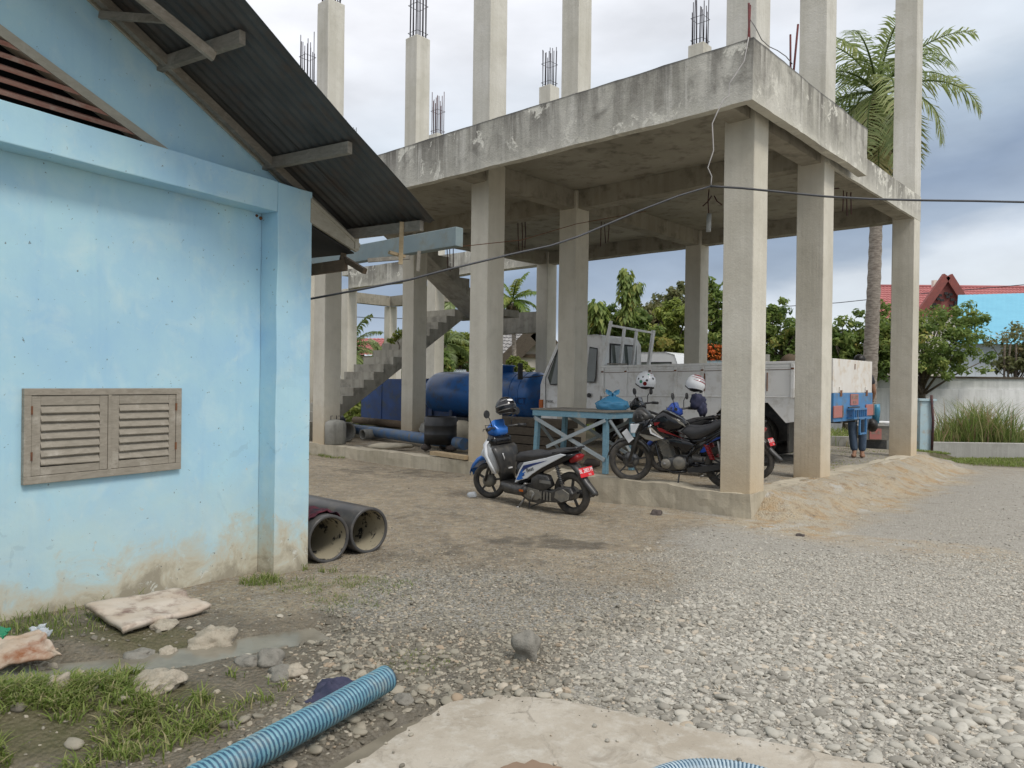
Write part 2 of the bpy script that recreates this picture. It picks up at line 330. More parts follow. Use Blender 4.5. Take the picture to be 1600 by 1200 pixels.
MT['leaf_palmy'] = leafmat('young_palm_leaves', [(0, (.12, .20, .03)), (.6, (.25, .33, .06)), (1, (.42, .36, .12))], .4)
MT['grassm'] = leafmat('grass_blades', [(0, (.10, .16, .03)), (.5, (.21, .28, .06)), (.85, (.34, .37, .13)), (1, (.46, .40, .22))])
MT['reed'] = leafmat('tall_reeds', [(0, (.09, .15, .03)), (.5, (.21, .28, .07)), (.85, (.38, .38, .16)), (1, (.42, .28, .18))])
def trunkm(name, a, b):
    s = SN(name); n = s.noise(2., 6, .7, vec=s.map((3, 3, 12)))
    return s.done(s.mix(s.rng(n, .4, .6), a, b), .9, bump=n, bstr=.8, bdist=.03, spec=.2)
MT['bark'] = trunkm('bark', (.17, .14, .11), (.10, .08, .06))
MT['palmbark'] = trunkm('palm_bark', (.36, .32, .275), (.19, .16, .135))

# ------------------------------------------------------------------ mesh building
ROOT = {}
class M:
    """collects shapes (in world metres, or through a frame) and links them as ONE mesh object"""
    def __init__(s, fr=None): s.v = []; s.f = []; s.sm = []; s.mi = []; s.fr = fr; s.cm = 0
    def add(s, vs, fs, smooth=False):
        o = len(s.v)
        for p in vs: s.v.append(s.fr(*p) if s.fr else Vector(p))
        for q in fs: s.f.append([o + i for i in q]); s.sm.append(smooth); s.mi.append(s.cm)
        return s
    def box(s, x0, x1, y0, y1, z0, z1):
        return s.add([(x0, y0, z0), (x1, y0, z0), (x1, y1, z0), (x0, y1, z0), (x0, y0, z1), (x1, y0, z1), (x1, y1, z1), (x0, y1, z1)],
                     [(0, 3, 2, 1), (4, 5, 6, 7), (0, 1, 5, 4), (1, 2, 6, 5), (2, 3, 7, 6), (3, 0, 4, 7)])
    def bar(s, p, q, w, h, up=(0, 0, 1)):
        """rectangular bar p -> q, w wide across, h high"""
        p = Vector(p); q = Vector(q); d = (q - p).normalized(); side = d.cross(Vector(up))
        if side.length < 1e-5: side = d.cross(Vector((1, 0, 0)))
        side.normalize(); u_ = side.cross(d).normalized()
        vs = [];
        for c in (p, q):
            for a, b in ((-1, -1), (1, -1), (1, 1), (-1, 1)): vs.append(c + side * (a * w / 2) + u_ * (b * h / 2))
        return s.add([tuple(x) for x in vs], [(0, 1, 2, 3), (7, 6, 5, 4), (0, 4, 5, 1), (1, 5, 6, 2), (2, 6, 7, 3), (3, 7, 4, 0)])
    def tube(s, pts, r, n=8, cap=True):
        pts = [Vector(p) for p in pts]; k = len(pts); rs = r if isinstance(r, (list, tuple)) else [r] * k
        vs = []; prev = None
        for i, p in enumerate(pts):
            d = (pts[min(i + 1, k - 1)] - pts[max(i - 1, 0)]).normalized()
            if prev is None:
                a = d.orthogonal().normalized()
            else:
                a = (prev - d * prev.dot(d)); a = a.normalized() if a.length > 1e-6 else d.orthogonal().normalized()
            prev = a; b = d.cross(a)
            for j in range(n):
                t = 2 * math.pi * j / n; vs.append(tuple(p + (a * math.cos(t) + b * math.sin(t)) * rs[i]))
        fs = [(i * n + j, i * n + (j + 1) % n, (i + 1) * n + (j + 1) % n, (i + 1) * n + j) for i in range(k - 1) for j in range(n)]
        s.add(vs, fs, True)
        if cap:
            o = len(s.v) - len(vs)
            s.f.append([o + j for j in range(n)][::-1]); s.sm.append(False); s.mi.append(s.cm)
            s.f.append([o + (k - 1) * n + j for j in range(n)]); s.sm.append(False); s.mi.append(s.cm)
        return s
    def lathe(s, c, axis, prof, n=24, closed=False):
        """prof: (distance along axis, radius)"""
        c = Vector(c); ax = Vector(axis).normalized(); a = ax.orthogonal().normalized(); b = ax.cross(a); k = len(prof)
        vs = [tuple(c + ax * h + (a * math.cos(2 * math.pi * j / n) + b * math.sin(2 * math.pi * j / n)) * r) for h, r in prof for j in range(n)]
        kk = k if closed else k - 1
        fs = [(i * n + j, i * n + (j + 1) % n, ((i + 1) % k) * n + (j + 1) % n, ((i + 1) % k) * n + j) for i in range(kk) for j in range(n)]
        s.add(vs, fs, True)
        if not closed:
            o = len(s.v) - len(vs)
            for i0, rev in ((0, True), (k - 1, False)):
                if prof[i0][1] > 1e-4:
                    q = [o + i0 * n + j for j in range(n)]; s.f.append(q[::-1] if rev else q); s.sm.append(False); s.mi.append(s.cm)
        return s
    def torus(s, c, axis, R, r, n=28, k=10, sq=1.):
        prof = [(math.sin(2 * math.pi * i / k) * r * sq, R + math.cos(2 * math.pi * i / k) * r) for i in range(k)]
        return s.lathe(c, axis, prof, n, True)
    def shell(s, prof, y0, y1, inset=.12, cy=None, smooth=True, w2=None):
        """closed side outline (x,z) pulled through y with pillowed flanks"""
        cx = sum(p[0] for p in prof) / len(prof); cz = sum(p[1] for p in prof) / len(prof); n = len(prof)
        ym = (y0 + y1) / 2; rows = [(y0, 1 - inset * 1.6), (y0 + (y1 - y0) * .08, 1 - inset * .5), (y0 + (y1 - y0) * .22, 1), (y1 - (y1 - y0) * .22, 1), (y1 - (y1 - y0) * .08, 1 - inset * .5), (y1, 1 - inset * 1.6)]
        vs = [(cx + (p[0] - cx) * k, y, cz + (p[1] - cz) * k) for y, k in rows for p in prof]
        fs = [(i * n + j, i * n + (j + 1) % n, (i + 1) * n + (j + 1) % n, (i + 1) * n + j) for i in range(5) for j in range(n)]
        s.add(vs, fs, smooth); o = len(s.v) - len(vs)
        s.f.append([o + j for j in range(n)][::-1]); s.f.append([o + 5 * n + j for j in range(n)]); s.sm += [smooth, smooth]; s.mi += [s.cm] * 2
        return s
    def prism(s, prof, y0, y1):
        n = len(prof); vs = [(p[0], y, p[1]) for y in (y0, y1) for p in prof]
        fs = [tuple(range(n))[::-1], tuple(range(n, 2 * n))] + [(j, (j + 1) % n, n + (j + 1) % n, n + j) for j in range(n)]
        return s.add(vs, fs)
    def blob(s, c, rx, ry, rz, seed=0, sub=2, amp=.2, fr=1.5, flat=None):
        bm = bmesh.new(); bmesh.ops.create_icosphere(bm, subdivisions=sub, radius=1)
        vs = []
        for v in bm.verts:
            q = v.co; k = 1 + amp * mnoise.noise(q * fr + Vector((seed * 7.3, seed * 3.1, seed)))
            p = Vector((q.x * rx * k, q.y * ry * k, q.z * rz * k))
            if flat is not None and p.z < -flat: p.z = -flat
            vs.append(tuple(Vector(c) + p))
        fs = [[v.index for v in f.verts] for f in bm.faces]; bm.free()
        return s.add(vs, fs, True)
    def build(s, name, mat, parent=None, bevel=0, recalc=True, sub=0, autos=True, shift=True):
        me = bpy.data.meshes.new(name); o0 = ROOT.get(parent.name) if (parent and shift) else None
        vs = [tuple(v - o0) if o0 else tuple(v) for v in s.v]
        me.from_pydata(vs, [], s.f); me.polygons.foreach_set('use_smooth', s.sm); me.polygons.foreach_set('material_index', s.mi)
        for mm in (mat if isinstance(mat, (list, tuple)) else [mat]): me.materials.append(MT[mm] if isinstance(mm, str) else mm)
        if recalc:
            bm = bmesh.new(); bm.from_mesh(me); bmesh.ops.recalc_face_normals(bm, faces=bm.faces); bm.to_mesh(me); bm.free()
        o = bpy.data.objects.new(name, me); COL.objects.link(o)
        if parent: o.parent = parent; ROOT[o.name] = o0
        if bevel:
            b = o.modifiers.new('bevel', 'BEVEL'); b.width = bevel; b.segments = 2; b.limit_method = 'ANGLE'; b.angle_limit = rad(40); b.harden_normals = False
        if sub:
            b = o.modifiers.new('sub', 'SUBSURF'); b.levels = b.render_levels = sub
        return o
def tag(o, label=None, cat=None, group=None, kind=None):
    if label: o['label'] = label
    if cat: o['category'] = cat
    if group: o['group'] = group
    if kind: o['kind'] = kind
    return o
def thing(name, label, cat, loc=(0, 0, 0), group=None, rot=0.):
    o = bpy.data.objects.new(name, None); COL.objects.link(o); o.location = loc; o.rotation_euler = (0, 0, rot); o.empty_display_size = .2
    ROOT[o.name] = Vector(loc) if rot == 0. else Vector((0, 0, 0))
    return tag(o, label, cat, group)
def own(o, loc):
    """a thing that is one mesh: put its origin at loc"""
    loc = Vector(loc); o.data.transform(Matrix.Translation(-loc)); o.location = loc; ROOT[o.name] = loc; return o
def npmesh(name, V, Fq, mat, attrs=None, smooth=False, parent=None):
    me = bpy.data.meshes.new(name); V = np.asarray(V, np.float32); Fq = np.asarray(Fq, np.int32); k = Fq.shape[1] if len(Fq) else 4
    me.vertices.add(len(V)); me.vertices.foreach_set('co', V.ravel())
    me.loops.add(Fq.size); me.loops.foreach_set('vertex_index', Fq.ravel())
    me.polygons.add(len(Fq)); me.polygons.foreach_set('loop_start', np.arange(0, Fq.size, k, dtype=np.int32))
    if smooth: me.polygons.foreach_set('use_smooth', np.ones(len(Fq), bool))
    for a, arr in (attrs or {}).items():
        at_ = me.attributes.new(a, 'FLOAT', 'POINT'); at_.data.foreach_set('value', np.asarray(arr, np.float32))
    me.update(calc_edges=True); me.validate()
    me.materials.append(MT[mat] if isinstance(mat, str) else mat)
    o = bpy.data.objects.new(name, me); COL.objects.link(o)
    if parent: o.parent = parent
    return o
def text(body, size, mat, loc, rx, parent, extr=.001, name='lettering', squash=1.):
    """flat lettering as a mesh; rx = 3x3 axes (right, up, normal)"""
    cu = bpy.data.curves.new('t', 'FONT'); cu.body = body; cu.size = size; cu.extrude = extr; cu.align_x = 'CENTER'; cu.align_y = 'CENTER'
    t = bpy.data.objects.new('t', cu); COL.objects.link(t)
    dg = bpy.context.evaluated_depsgraph_get(); me = bpy.data.meshes.new_from_object(t.evaluated_get(dg)); bpy.data.objects.remove(t)
    R_ = Matrix((rx[0], rx[1], rx[2])).transposed().to_4x4(); R_.translation = Vector(loc)
    me.transform(R_ @ Matrix.Diagonal((squash, 1, 1, 1))); me.materials.clear(); me.materials.append(MT[mat])
    o = bpy.data.objects.new(name, me); COL.objects.link(o); o.parent = parent
    o0 = ROOT.get(parent.name)
    if o0: me.transform(Matrix.Translation(-o0)); ROOT[o.name] = o0
    return o
# ------------------------------------------------------------------ ground
def lattice(seed):
    t = np.random.default_rng(seed).random((256, 256))
    def fn(x, y):
        xi = np.floor(x).astype(int); yi = np.floor(y).astype(int); fx = x - xi; fy = y - yi
        fx = fx * fx * (3 - 2 * fx); fy = fy * fy * (3 - 2 * fy)
        g = lambda a, b: t[a & 255, b & 255]
        return (g(xi, yi) * (1 - fx) + g(xi + 1, yi) * fx) * (1 - fy) + (g(xi, yi + 1) * (1 - fx) + g(xi + 1, yi + 1) * fx) * fy - .5
    return fn
L1, L2, L3 = lattice(1), lattice(2), lattice(3)
def fbm(x, y, s=1.):
    return L1(x * s, y * s) + .5 * L2(x * s * 2.1 + 5, y * s * 2.1) + .25 * L3(x * s * 4.3, y * s * 4.3 + 9)
def ss(x, a, b):
    t = np.clip((x - a) / (b - a), 0, 1); return t * t * (3 - 2 * t)
CP = [(W(2.36, .1), .16), (W(1.84, .1), .12), (W(1.0, .1), .06), (W(.35, .1), .04), (W(4, .1), .16), ((.8, 9.6), -.01), ((-.3, 10.6), .05),
      (G(0, -.3), 0.), (G(2.4, -.3), -.05), (G(4.68, -.3), .09), (G(9.4, -.3), .08), ((-1.6, 7), 0.), ((0, 4.5), 0), ((3, 4.5), 0), ((5, 7), 0),
      ((1, 6.5), 0), ((9, 14), .0), ((12, 17), .0), ((0, 3), -.04), ((-1.5, 3.2), -.0), ((-5, 14), .1), ((-1, 12), .06)]
CPX = np.array([p[0] for p, z in CP]); CPY = np.array([p[1] for p, z in CP]); CPZ = np.array([z for p, z in CP])
def seg(x, y, p, q):
    px, py = x - p[0], y - p[1]; dx, dy = q[0] - p[0], q[1] - p[1]; t = np.clip((px * dx + py * dy) / (dx * dx + dy * dy), 0, 1)
    return np.hypot(px - t * dx, py - t * dy)
DITCH = [(-3.6, 3.75), (-2.65, 4.05), (-2.1, 4.32), (-1.6, 4.72), (-1.25, 5.0)]
def ditch(x, y):
    d = np.full(np.shape(x), 9.)
    for a, b in zip(DITCH, DITCH[1:]): d = np.minimum(d, seg(x, y, a, b))
    return d
def H(x, y):
    x = np.asarray(x, float); y = np.asarray(y, float)
    d2 = (x[..., None] - CPX) ** 2 + (y[..., None] - CPY) ** 2 + .05
    w = 1 / d2 ** 1.5; z = (w * CPZ).sum(-1) / w.sum(-1)
    far = ss(np.hypot(x, y - 9), 12, 25); z = z * (1 - far)
    gx = x - GA.x; gy = y - GA.y; a = gx * gu.x + gy * gu.y; b = gx * gv.x + gy * gv.y
    inside = (a > .12) & (b > .1)
    zi = .27 + .02 * fbm(x, y, 1.3); end = ss(b, 8.5, 13); zi = zi * (1 - end) + z * end
    ramp = ss(a, -.95 - .25 * fbm(x, y, .9), .05) * ss(b, .0, .55) * (1 - ss(b, 8, 10.5)); ramp = np.clip(ramp + .35 * fbm(x, y, 1.7) * ramp * (1 - ramp) * 4 * .8, 0, 1)
    z = np.where(inside, zi, z + ramp * (.30 - z))
    ms_ = ramp * (1 - ramp) * 4; z = z + np.where(inside, 0, ms_ * (.06 * fbm(x, y, 2.2) + .035 * fbm(x, y, 5.) + .014 * fbm(x, y, 13.)))
    z = z + np.where(inside, 0, .030 * fbm(x, y, .8) + .010 * fbm(x, y, 3.1) + .004 * fbm(x, y, 9.)) * (1 - far * .5)
    z = z - .085 * (1 - ss(ditch(x, y), .05, .33)) * (1 - inside)
    # hollow with standing water between hose and slab
    z = z - .07 * (1 - ss(seg(x, y, (-.88, 3.0), (-.42, 3.72)), .08, .30))
    # hummock under the grass in the lower left corner
    z = z + .07 * (1 - ss(seg(x, y, (-2.6, 3.35), (-1.75, 3.85)), .05, .45)) * (.8 + fbm(x, y, 4))
    return z
def Hs(x, y): return float(H(np.array([x]), np.array([y]))[0])
def axis(lo, hi, st, far):
    a = list(np.arange(lo, hi + 1e-6, st)); s = st
    while a[-1] < far: s *= 1.22; a.append(a[-1] + s)
    s = st; pre = []; c = lo
    while c > -far: s *= 1.22; c -= s; pre.append(c)
    return np.array(pre[::-1] + a)
gxs = np.unique(np.round(np.concatenate([axis(-5, 9, .06, 420)]), 4)); gys = np.unique(np.round(axis(2.4, 17, .06, 420), 4))
XX, YY = np.meshgrid(gxs, gys); ZZ = H(XX, YY)
nx, ny = len(gxs), len(gys)
idx = np.arange(nx * ny).reshape(ny, nx)
FQ = np.stack([idx[:-1, :-1], idx[:-1, 1:], idx[1:, 1:], idx[1:, :-1]], -1).reshape(-1, 4)
X, Y = XX.ravel(), YY.ravel()
ga = (X - GA.x) * gu.x + (Y - GA.y) * gu.y; gb = (X - GA.x) * gv.x + (Y - GA.y) * gv.y
nz = fbm(X, Y, .9)
def pale_fn(X, Y): return ss(X - (.15 + .36 * (Y - 3.5)) + .8 * fbm(X, Y, 1.1), -.7, .9) * (1 - ss(Y, 17, 18.5))
def grav_fn(X, Y):
    g = 1 - ss(Y + 1.2 * fbm(X, Y, .8), 5.6, 7.4); g = np.maximum(g, pale_fn(X, Y) * (1 - ss(Y, 10, 17) * .6))
    return g * ss(X + .5 * fbm(X, Y, 1.5), -1.5, -.9)
A_pale = pale_fn(X, Y); A_grav = grav_fn(X, Y)
A_wet = np.maximum((1 - ss(X - .45 * (Y - 3) + .5 * nz, -.9, .3)) * (1 - ss(Y, 4.6, 5.6)), 0)
A_wet = np.maximum(A_wet, 1 - ss(ditch(X, Y), .15, .5))
def spot(cx, cy, rx, ry): return 1 - ss(np.hypot((X - cx) / rx, (Y - cy) / ry) + 1.0 * fbm(X, Y, 2.3), .25, 1.1)
A_stain = np.clip(spot(.62, 7.75, .55, .38) + .55 * spot(-.2, 7.5, 1.6, .9) + .8 * spot(-2.2, 13.2, 1.6, .9) + .5 * spot(.1, 6.1, .9, .3) + .35 * spot(-.7, 9.2, 1.1, .6), 0, 1)
A_sand = np.clip(ss(ga + .6 * nz, -1.5, -.55) * (1 - ss(ga, -.1, .6)) * ss(gb, -.9, .2) * (1 - ss(gb, 8, 9)) + .5 * (1 - ss(gb + .7 * nz, -.1, .1)) * ss(gb, -1.6, -.3) * (1 - ss(ga, 3, 6)) + .45 * ((ga > 0) & (gb > 0) & (gb < 5)), 0, 1)
GRB = [((-2.9, 3.15), (-1.65, 3.75), .42), ((-2.9, 4.6), (-2.0, 4.55), .22)]
A_grass = np.clip(ss(Y, 15.8, 17) * ss(X, 8, 9.5) + ss(gb, 9, 11) * ss(Y, 13, 15) + ss(Y, 17.5, 20), 0, 1)
for p, q, r in GRB: A_grass = np.maximum(A_grass, 1 - ss(seg(X, Y, p, q) + .25 * nz, r * .4, r * 1.2))
def ground_mat():
    s = SN('yard_earth_and_gravel')
    pale, grav, wet, stain, sand, grass = (s.attr(a) for a in ('pale', 'grav', 'wet', 'stain', 'sand', 'grass'))
    n1 = s.noise(1.4, 7, .65); n2 = s.noise(9, 8, .7); n3 = s.noise(45, 6, .7)
    dirt = s.mix(s.rng(n1, .35, .65), (.32, .262, .185), (.235, .195, .14))
    dirt = s.mix(s.rng(n2, .45, .7), dirt, (.42, .36, .26))
    dirt = s.mix(s.math('MULTIPLY', s.rng(s.noise(2.7, 8, .7, dist=.8), .50, .64), .55), dirt, (.155, .125, .09))
    v = s.nt.nodes.new('ShaderNodeTexVoronoi'); v.inputs['Scale'].default_value = 42; s.l(s.pos, v.inputs['Vector'])
    v2 = s.nt.nodes.new('ShaderNodeTexVoronoi'); v2.inputs['Scale'].default_value = 90; s.l(s.pos, v2.inputs['Vector'])
    sx = s.nt.nodes.new('ShaderNodeSeparateColor'); s.l(v.outputs['Color'], sx.inputs[0])
    stones = s.ramp(sx.outputs[0], [(0, (.13, .12, .10)), (.4, (.24, .225, .19)), (.75, (.34, .325, .29)), (1, (.46, .45, .41))])
    sx2 = s.nt.nodes.new('ShaderNodeSeparateColor'); s.l(v2.outputs['Color'], sx2.inputs[0])
    stones2 = s.ramp(sx2.outputs[0], [(0, (.14, .125, .10)), (.6, (.28, .26, .22)), (1, (.45, .43, .39))])
    stones = s.mix(.45, stones, stones2)
    palest = s.mix(s.rng(n2, .35, .7), (.43, .405, .355), (.36, .335, .285)); palest = s.mix(.35, palest, stones)
    gcol = s.mix(pale, stones, palest)
    gm = s.rng(s.math('ADD', grav, s.math('MULTIPLY', s.math('SUBTRACT', n2, .5), 1.4)), .25, .7)
    few = s.rng(s.math('ADD', sx.outputs[1], s.math('MULTIPLY', n1, .6)), .92, .98)          # scattered stones in the earth
    col = s.mix(s.math('MULTIPLY', few, .6), dirt, stones)
    col = s.mix(gm, col, gcol)
    sandc = s.mix(s.rng(n1, .4, .6), (.43, .36, .255), (.40, .36, .285)); sandc = s.mix(s.rng(s.noise(3.3, 7, .68, dist=.6), .50, .64), sandc, (.40, .29, .17)); sandc = s.mix(s.math('MULTIPLY', s.rng(s.noise(7.5, 8, .72, dist=.5), .52, .66), .75), sandc, (.25, .175, .105)); sandc = s.mix(s.rng(s.noise(2.4, 6, .6), .56, .66), sandc, (.46, .44, .39))
    col = s.mix(s.rng(s.math('ADD', sand, s.math('MULTIPLY', s.math('SUBTRACT', n2, .5), .9)), .2, .8), col, sandc)
    wetc = s.mix(s.rng(n2, .35, .65), (.115, .10, .075), (.175, .15, .11))
    wm = s.rng(s.math('ADD', wet, s.math('MULTIPLY', s.math('SUBTRACT', n1, .5), .8)), .25, .85)
    col = s.mix(s.math('MULTIPLY', wm, .8), col, wetc)
    sm_ = s.rng(s.math('ADD', stain, s.math('MULTIPLY', s.math('SUBTRACT', s.noise(4., 8, .72, dist=.7), .5), 3.4)), .25, 1.15)
    col = s.mix(s.math('MULTIPLY', sm_, .75), col, (.085, .075, .06))
    gr = s.mix(s.rng(n2, .35, .65), (.105, .10, .05), (.15, .13, .08))
    col = s.mix(s.rng(s.math('ADD', grass, s.math('MULTIPLY', s.math('SUBTRACT', n2, .5), .9)), .3, .8), col, gr)
    col = s.mix(s.rng(n3, .58, .75, 0, .3), col, (.09, .08, .06))
    rough = s.rng(wm, 0, 1, .93, .55)
    hb = s.math('ADD', s.math('MULTIPLY', v.outputs['Distance'], -1.6), s.math('ADD', s.math('MULTIPLY', n2, 1.6), s.math('MULTIPLY', n3, .9)))
    return s.done(col, rough, bump=hb, bstr=.7, bdist=.018, spec=.25)
MT['ground'] = ground_mat()
ground = npmesh('ground', np.stack([X, Y, ZZ.ravel()], -1), FQ, 'ground', dict(pale=A_pale, grav=A_grav, wet=A_wet, stain=A_stain, sand=A_sand, grass=A_grass), smooth=True)
tag(ground, kind='structure')

# ---- loose stones
def stone_mat(name, src):
    s = SN(name)
    if src == 'INST': r = s.attr('rnd', 'INSTANCER'); p = s.attr('pal', 'INSTANCER')
    else:
        oi = s.nt.nodes.new('ShaderNodeObjectInfo'); r = oi.outputs['Random']; sc3 = s.sepz(); 
        p = s.rng(s.math('SUBTRACT', sc3[0], s.math('MULTIPLY', s.math('SUBTRACT', sc3[1], 3.5), .36)), -.4, 1.0)
    a = s.ramp(r, [(0, (.12, .105, .08)), (.3, (.21, .19, .15)), (.6, (.28, .255, .20)), (.85, (.36, .32, .25)), (.95, (.34, .26, .18)), (1, (.48, .44, .36))])
    b = s.ramp(r, [(0, (.21, .195, .165)), (.3, (.33, .31, .265)), (.6, (.41, .39, .335)), (.88, (.49, .465, .405)), (.95, (.44, .37, .28)), (1, (.58, .555, .49))])
    c = s.mix(p, a, b); c = s.mix(s.rng(s.noise(60, 4, .6), .5, .75, 0, .3), c, (.2, .18, .14))
    return s.done(c, .7, spec=.35)
MT['stone_inst'] = stone_mat('river_gravel', 'INST'); MT['stone_obj'] = stone_mat('river_stones', 'OBJ')
def pebble_gn(name, pts, scl, rot, rnd, pal, sub, kind_of='pebble', hard=.25):
    me = bpy.data.meshes.new(name); me.vertices.add(len(pts)); me.vertices.foreach_set('co', np.asarray(pts, np.float32).ravel())
    for nme, arr, tp in (('scl', scl, 'FLOAT_VECTOR'), ('rot', rot, 'FLOAT_VECTOR'), ('rnd', rnd, 'FLOAT'), ('pal', pal, 'FLOAT')):
        a = me.attributes.new(nme, tp, 'POINT'); a.data.foreach_set('vector' if tp == 'FLOAT_VECTOR' else 'value', np.asarray(arr, np.float32).ravel())
    o = bpy.data.objects.new(name, me); COL.objects.link(o)
    g = bpy.data.node_groups.new(name, 'GeometryNodeTree'); g.interface.new_socket('Geometry', in_out='INPUT', socket_type='NodeSocketGeometry'); g.interface.new_socket('Geometry', in_out='OUTPUT', socket_type='NodeSocketGeometry')
    n = g.nodes.new; gi = n('NodeGroupInput'); go = n('NodeGroupOutput'); jo = n('GeometryNodeGeometryToInstance')
    for i in range(5):
        ic = n('GeometryNodeMeshIcoSphere'); ic.inputs['Radius'].default_value = 1; ic.inputs['Subdivisions'].default_value = sub
        sp_ = n('GeometryNodeSetPosition'); no = n('ShaderNodeTexNoise'); no.noise_dimensions = '4D'; no.inputs['W'].default_value = i * 3.7; no.inputs['Scale'].default_value = .75; no.inputs['Detail'].default_value = 1
        po = n('GeometryNodeInputPosition'); g.links.new(po.outputs[0], no.inputs['Vector'])
        m1 = n('ShaderNodeVectorMath'); m1.operation = 'SUBTRACT'; m1.inputs[1].default_value = (.5, .5, .5); g.links.new(no.outputs['Color'], m1.inputs[0])
        m2 = n('ShaderNodeVectorMath'); m2.operation = 'SCALE'; m2.inputs['Scale'].default_value = 1.25; g.links.new(m1.outputs[0], m2.inputs[0])
        g.links.new(ic.outputs[0], sp_.inputs['Geometry']); g.links.new(m2.outputs[0], sp_.inputs['Offset'])
        sh = n('GeometryNodeSetShadeSmooth'); g.links.new(sp_.outputs[0], sh.inputs[0]); sm = n('GeometryNodeSetMaterial'); sm.inputs['Material'].default_value = MT['stone_inst']; g.links.new(sh.outputs[0], sm.inputs[0])
        g.links.new(sm.outputs[0], jo.inputs[0])
    ip = n('GeometryNodeInstanceOnPoints'); g.links.new(gi.outputs[0], ip.inputs['Points']); g.links.new(jo.outputs[0], ip.inputs['Instance']); ip.inputs['Pick Instance'].default_value = True
    ri = n('FunctionNodeRandomValue'); ri.data_type = 'INT'; 
    for sk in ri.inputs:
        if sk.name == 'Max' and sk.type == 'INT': sk.default_value = 4
    g.links.new([q for q in ri.outputs if q.type == 'INT'][0], ip.inputs['Instance Index'])
    for nme, sock in (('scl', 'Scale'), ('rot', 'Rotation')):
        na = n('GeometryNodeInputNamedAttribute'); na.data_type = 'FLOAT_VECTOR'; na.inputs['Name'].default_value = nme
        out = [q for q in na.outputs if q.enabled and q.name == 'Attribute'][0]
        if sock == 'Rotation':
            er = n('FunctionNodeEulerToRotation'); g.links.new(out, er.inputs[0]); out = er.outputs[0]
        g.links.new(out, ip.inputs[sock])
    g.links.new(ip.outputs[0], go.inputs[0])
    md = o.modifiers.new('scatter', 'NODES'); md.node_group = g
    return o
SLAB = [(-1.25, 2.2), (-.97, 2.62), (-.80, 2.86), (-.64, 3.04), (-.56, 3.18), (-.49, 3.31), (-.40, 3.50), (-.29, 3.67), (-.18, 3.72), (-.04, 3.76), (.07, 3.75), (.18, 3.735), (.34, 3.69), (.51, 3.60), (.72, 3.50), (.90, 3.41), (1.08, 3.335), (1.275, 3.25), (1.45, 3.17), (1.61, 3.09), (2.3, 2.8), (2.6, 1.2), (2.3, -3), (-2.0, -3), (-2.2, 1.0)]
def in_poly(x, y, P, grow=0):
    c = np.zeros(np.shape(x), bool); n = len(P)
    for i in range(n):
        x1, y1 = P[i]; x2, y2 = P[(i + 1) % n]
        c ^= ((y1 > y) != (y2 > y)) & (x < (x2 - x1) * (y - y1) / (y2 - y1 + 1e-12) + x1)
    return c
def scatter(n, ylo, yhi, smin, smax, cover, pw=2.2, xlo=None):
    Yp = rng.uniform(ylo, yhi, n * 2); Xp = rng.uniform(-.72, .74, n * 2) * Yp if xlo is None else rng.uniform(xlo, .74, n * 2) * Yp
    keep = rng.random(n * 2) < cover(Xp, Yp) * (Yp / yhi); Xp, Yp = Xp[keep], Yp[keep]
    keep = ~in_poly(Xp, Yp, SLAB); 
    a = (Xp - GA.x) * gu.x + (Yp - GA.y) * gu.y; b = (Xp - GA.x) * gv.x + (Yp - GA.y) * gv.y
    keep &= ~((a > -.05) & (b > -.06) & (b < .35))
    wt = (Xp - WE.x) * wn.x + (Yp - WE.y) * wn.y; keep &= (wt > .03) | (Yp > 7.5)
    Xp, Yp = Xp[keep], Yp[keep]; s = smin + (smax - smin) * rng.random(len(Xp)) ** pw
    if smax > .03: s = s * np.clip(1.12 - (Yp - 3.4) / 4.6 + .35 * fbm(Xp, Yp, .9), .32, 1.1)
    return Xp, Yp, s
def cov_near(x, y): return np.clip(grav_fn(x, y) * (.55 + .6 * pale_fn(x, y)) + .12, 0, 1) * (1 - .97 * (1 - ss(seg(x, y, (-.88, 3.0), (-.42, 3.72)), .12, .32))) * np.where(x < -1.3, .35, 1)
def cov_far(x, y): return np.clip((grav_fn(x, y) * .9 + .12) * (1 - ss(y, 7, 11) * .75), 0, 1) * (1 - .8 * ss((x - GA.x) * gu.x + (y - GA.y) * gu.y, -2.2, -1.2) * ss((x - GA.x) * gv.x + (y - GA.y) * gv.y, -1., 0))
def put(name, Xp, Yp, s, sub):
    Z = H(Xp, Yp); k = len(Xp); fl = rng.uniform(.30, .62, k)
    scl = np.stack([s * rng.uniform(.8, 1.35, k), s * rng.uniform(.65, 1.0, k), s * fl], -1)
    rot = np.stack([rng.normal(0, .22, k), rng.normal(0, .22, k), rng.uniform(0, 6.28, k)], -1)
    o = pebble_gn(name, np.stack([Xp, Yp, Z + s * fl * rng.uniform(-.35, .5, k)], -1), scl, rot, rng.random(k), pale_fn(Xp, Yp), sub)
    return tag(o, kind='stuff')
x1_, y1_, s1_ = scatter(50000, 2.9, 8.2, .009, .034, lambda x, y: cov_near(x, y) * (1 - ss(y + 1.5 * fbm(x, y, .8), 5.0, 8.0)) * (.55 + .75 * ss(fbm(x, y, 1.6), -.25, .25)), 3.0)
big = np.argsort(-(s1_ / y1_))[:300]; rest = np.setdiff1d(np.arange(len(s1_)), big)
tag(put('pebbles', x1_[rest], y1_[rest], s1_[rest], 3), 'pale and grey rounded river pebbles lying loose in the foreground', 'gravel')
x2_, y2_, s2_ = scatter(74000, 2.9, 7.6, .005, .013, cov_near, 1.6)
tag(put('fine_gravel', x2_, y2_, s2_, 2), 'fine grey gravel between the foreground pebbles', 'gravel')
x3_, y3_, s3_ = scatter(46000, 6.0, 14.5, .005, .018, cov_far, 3.2)
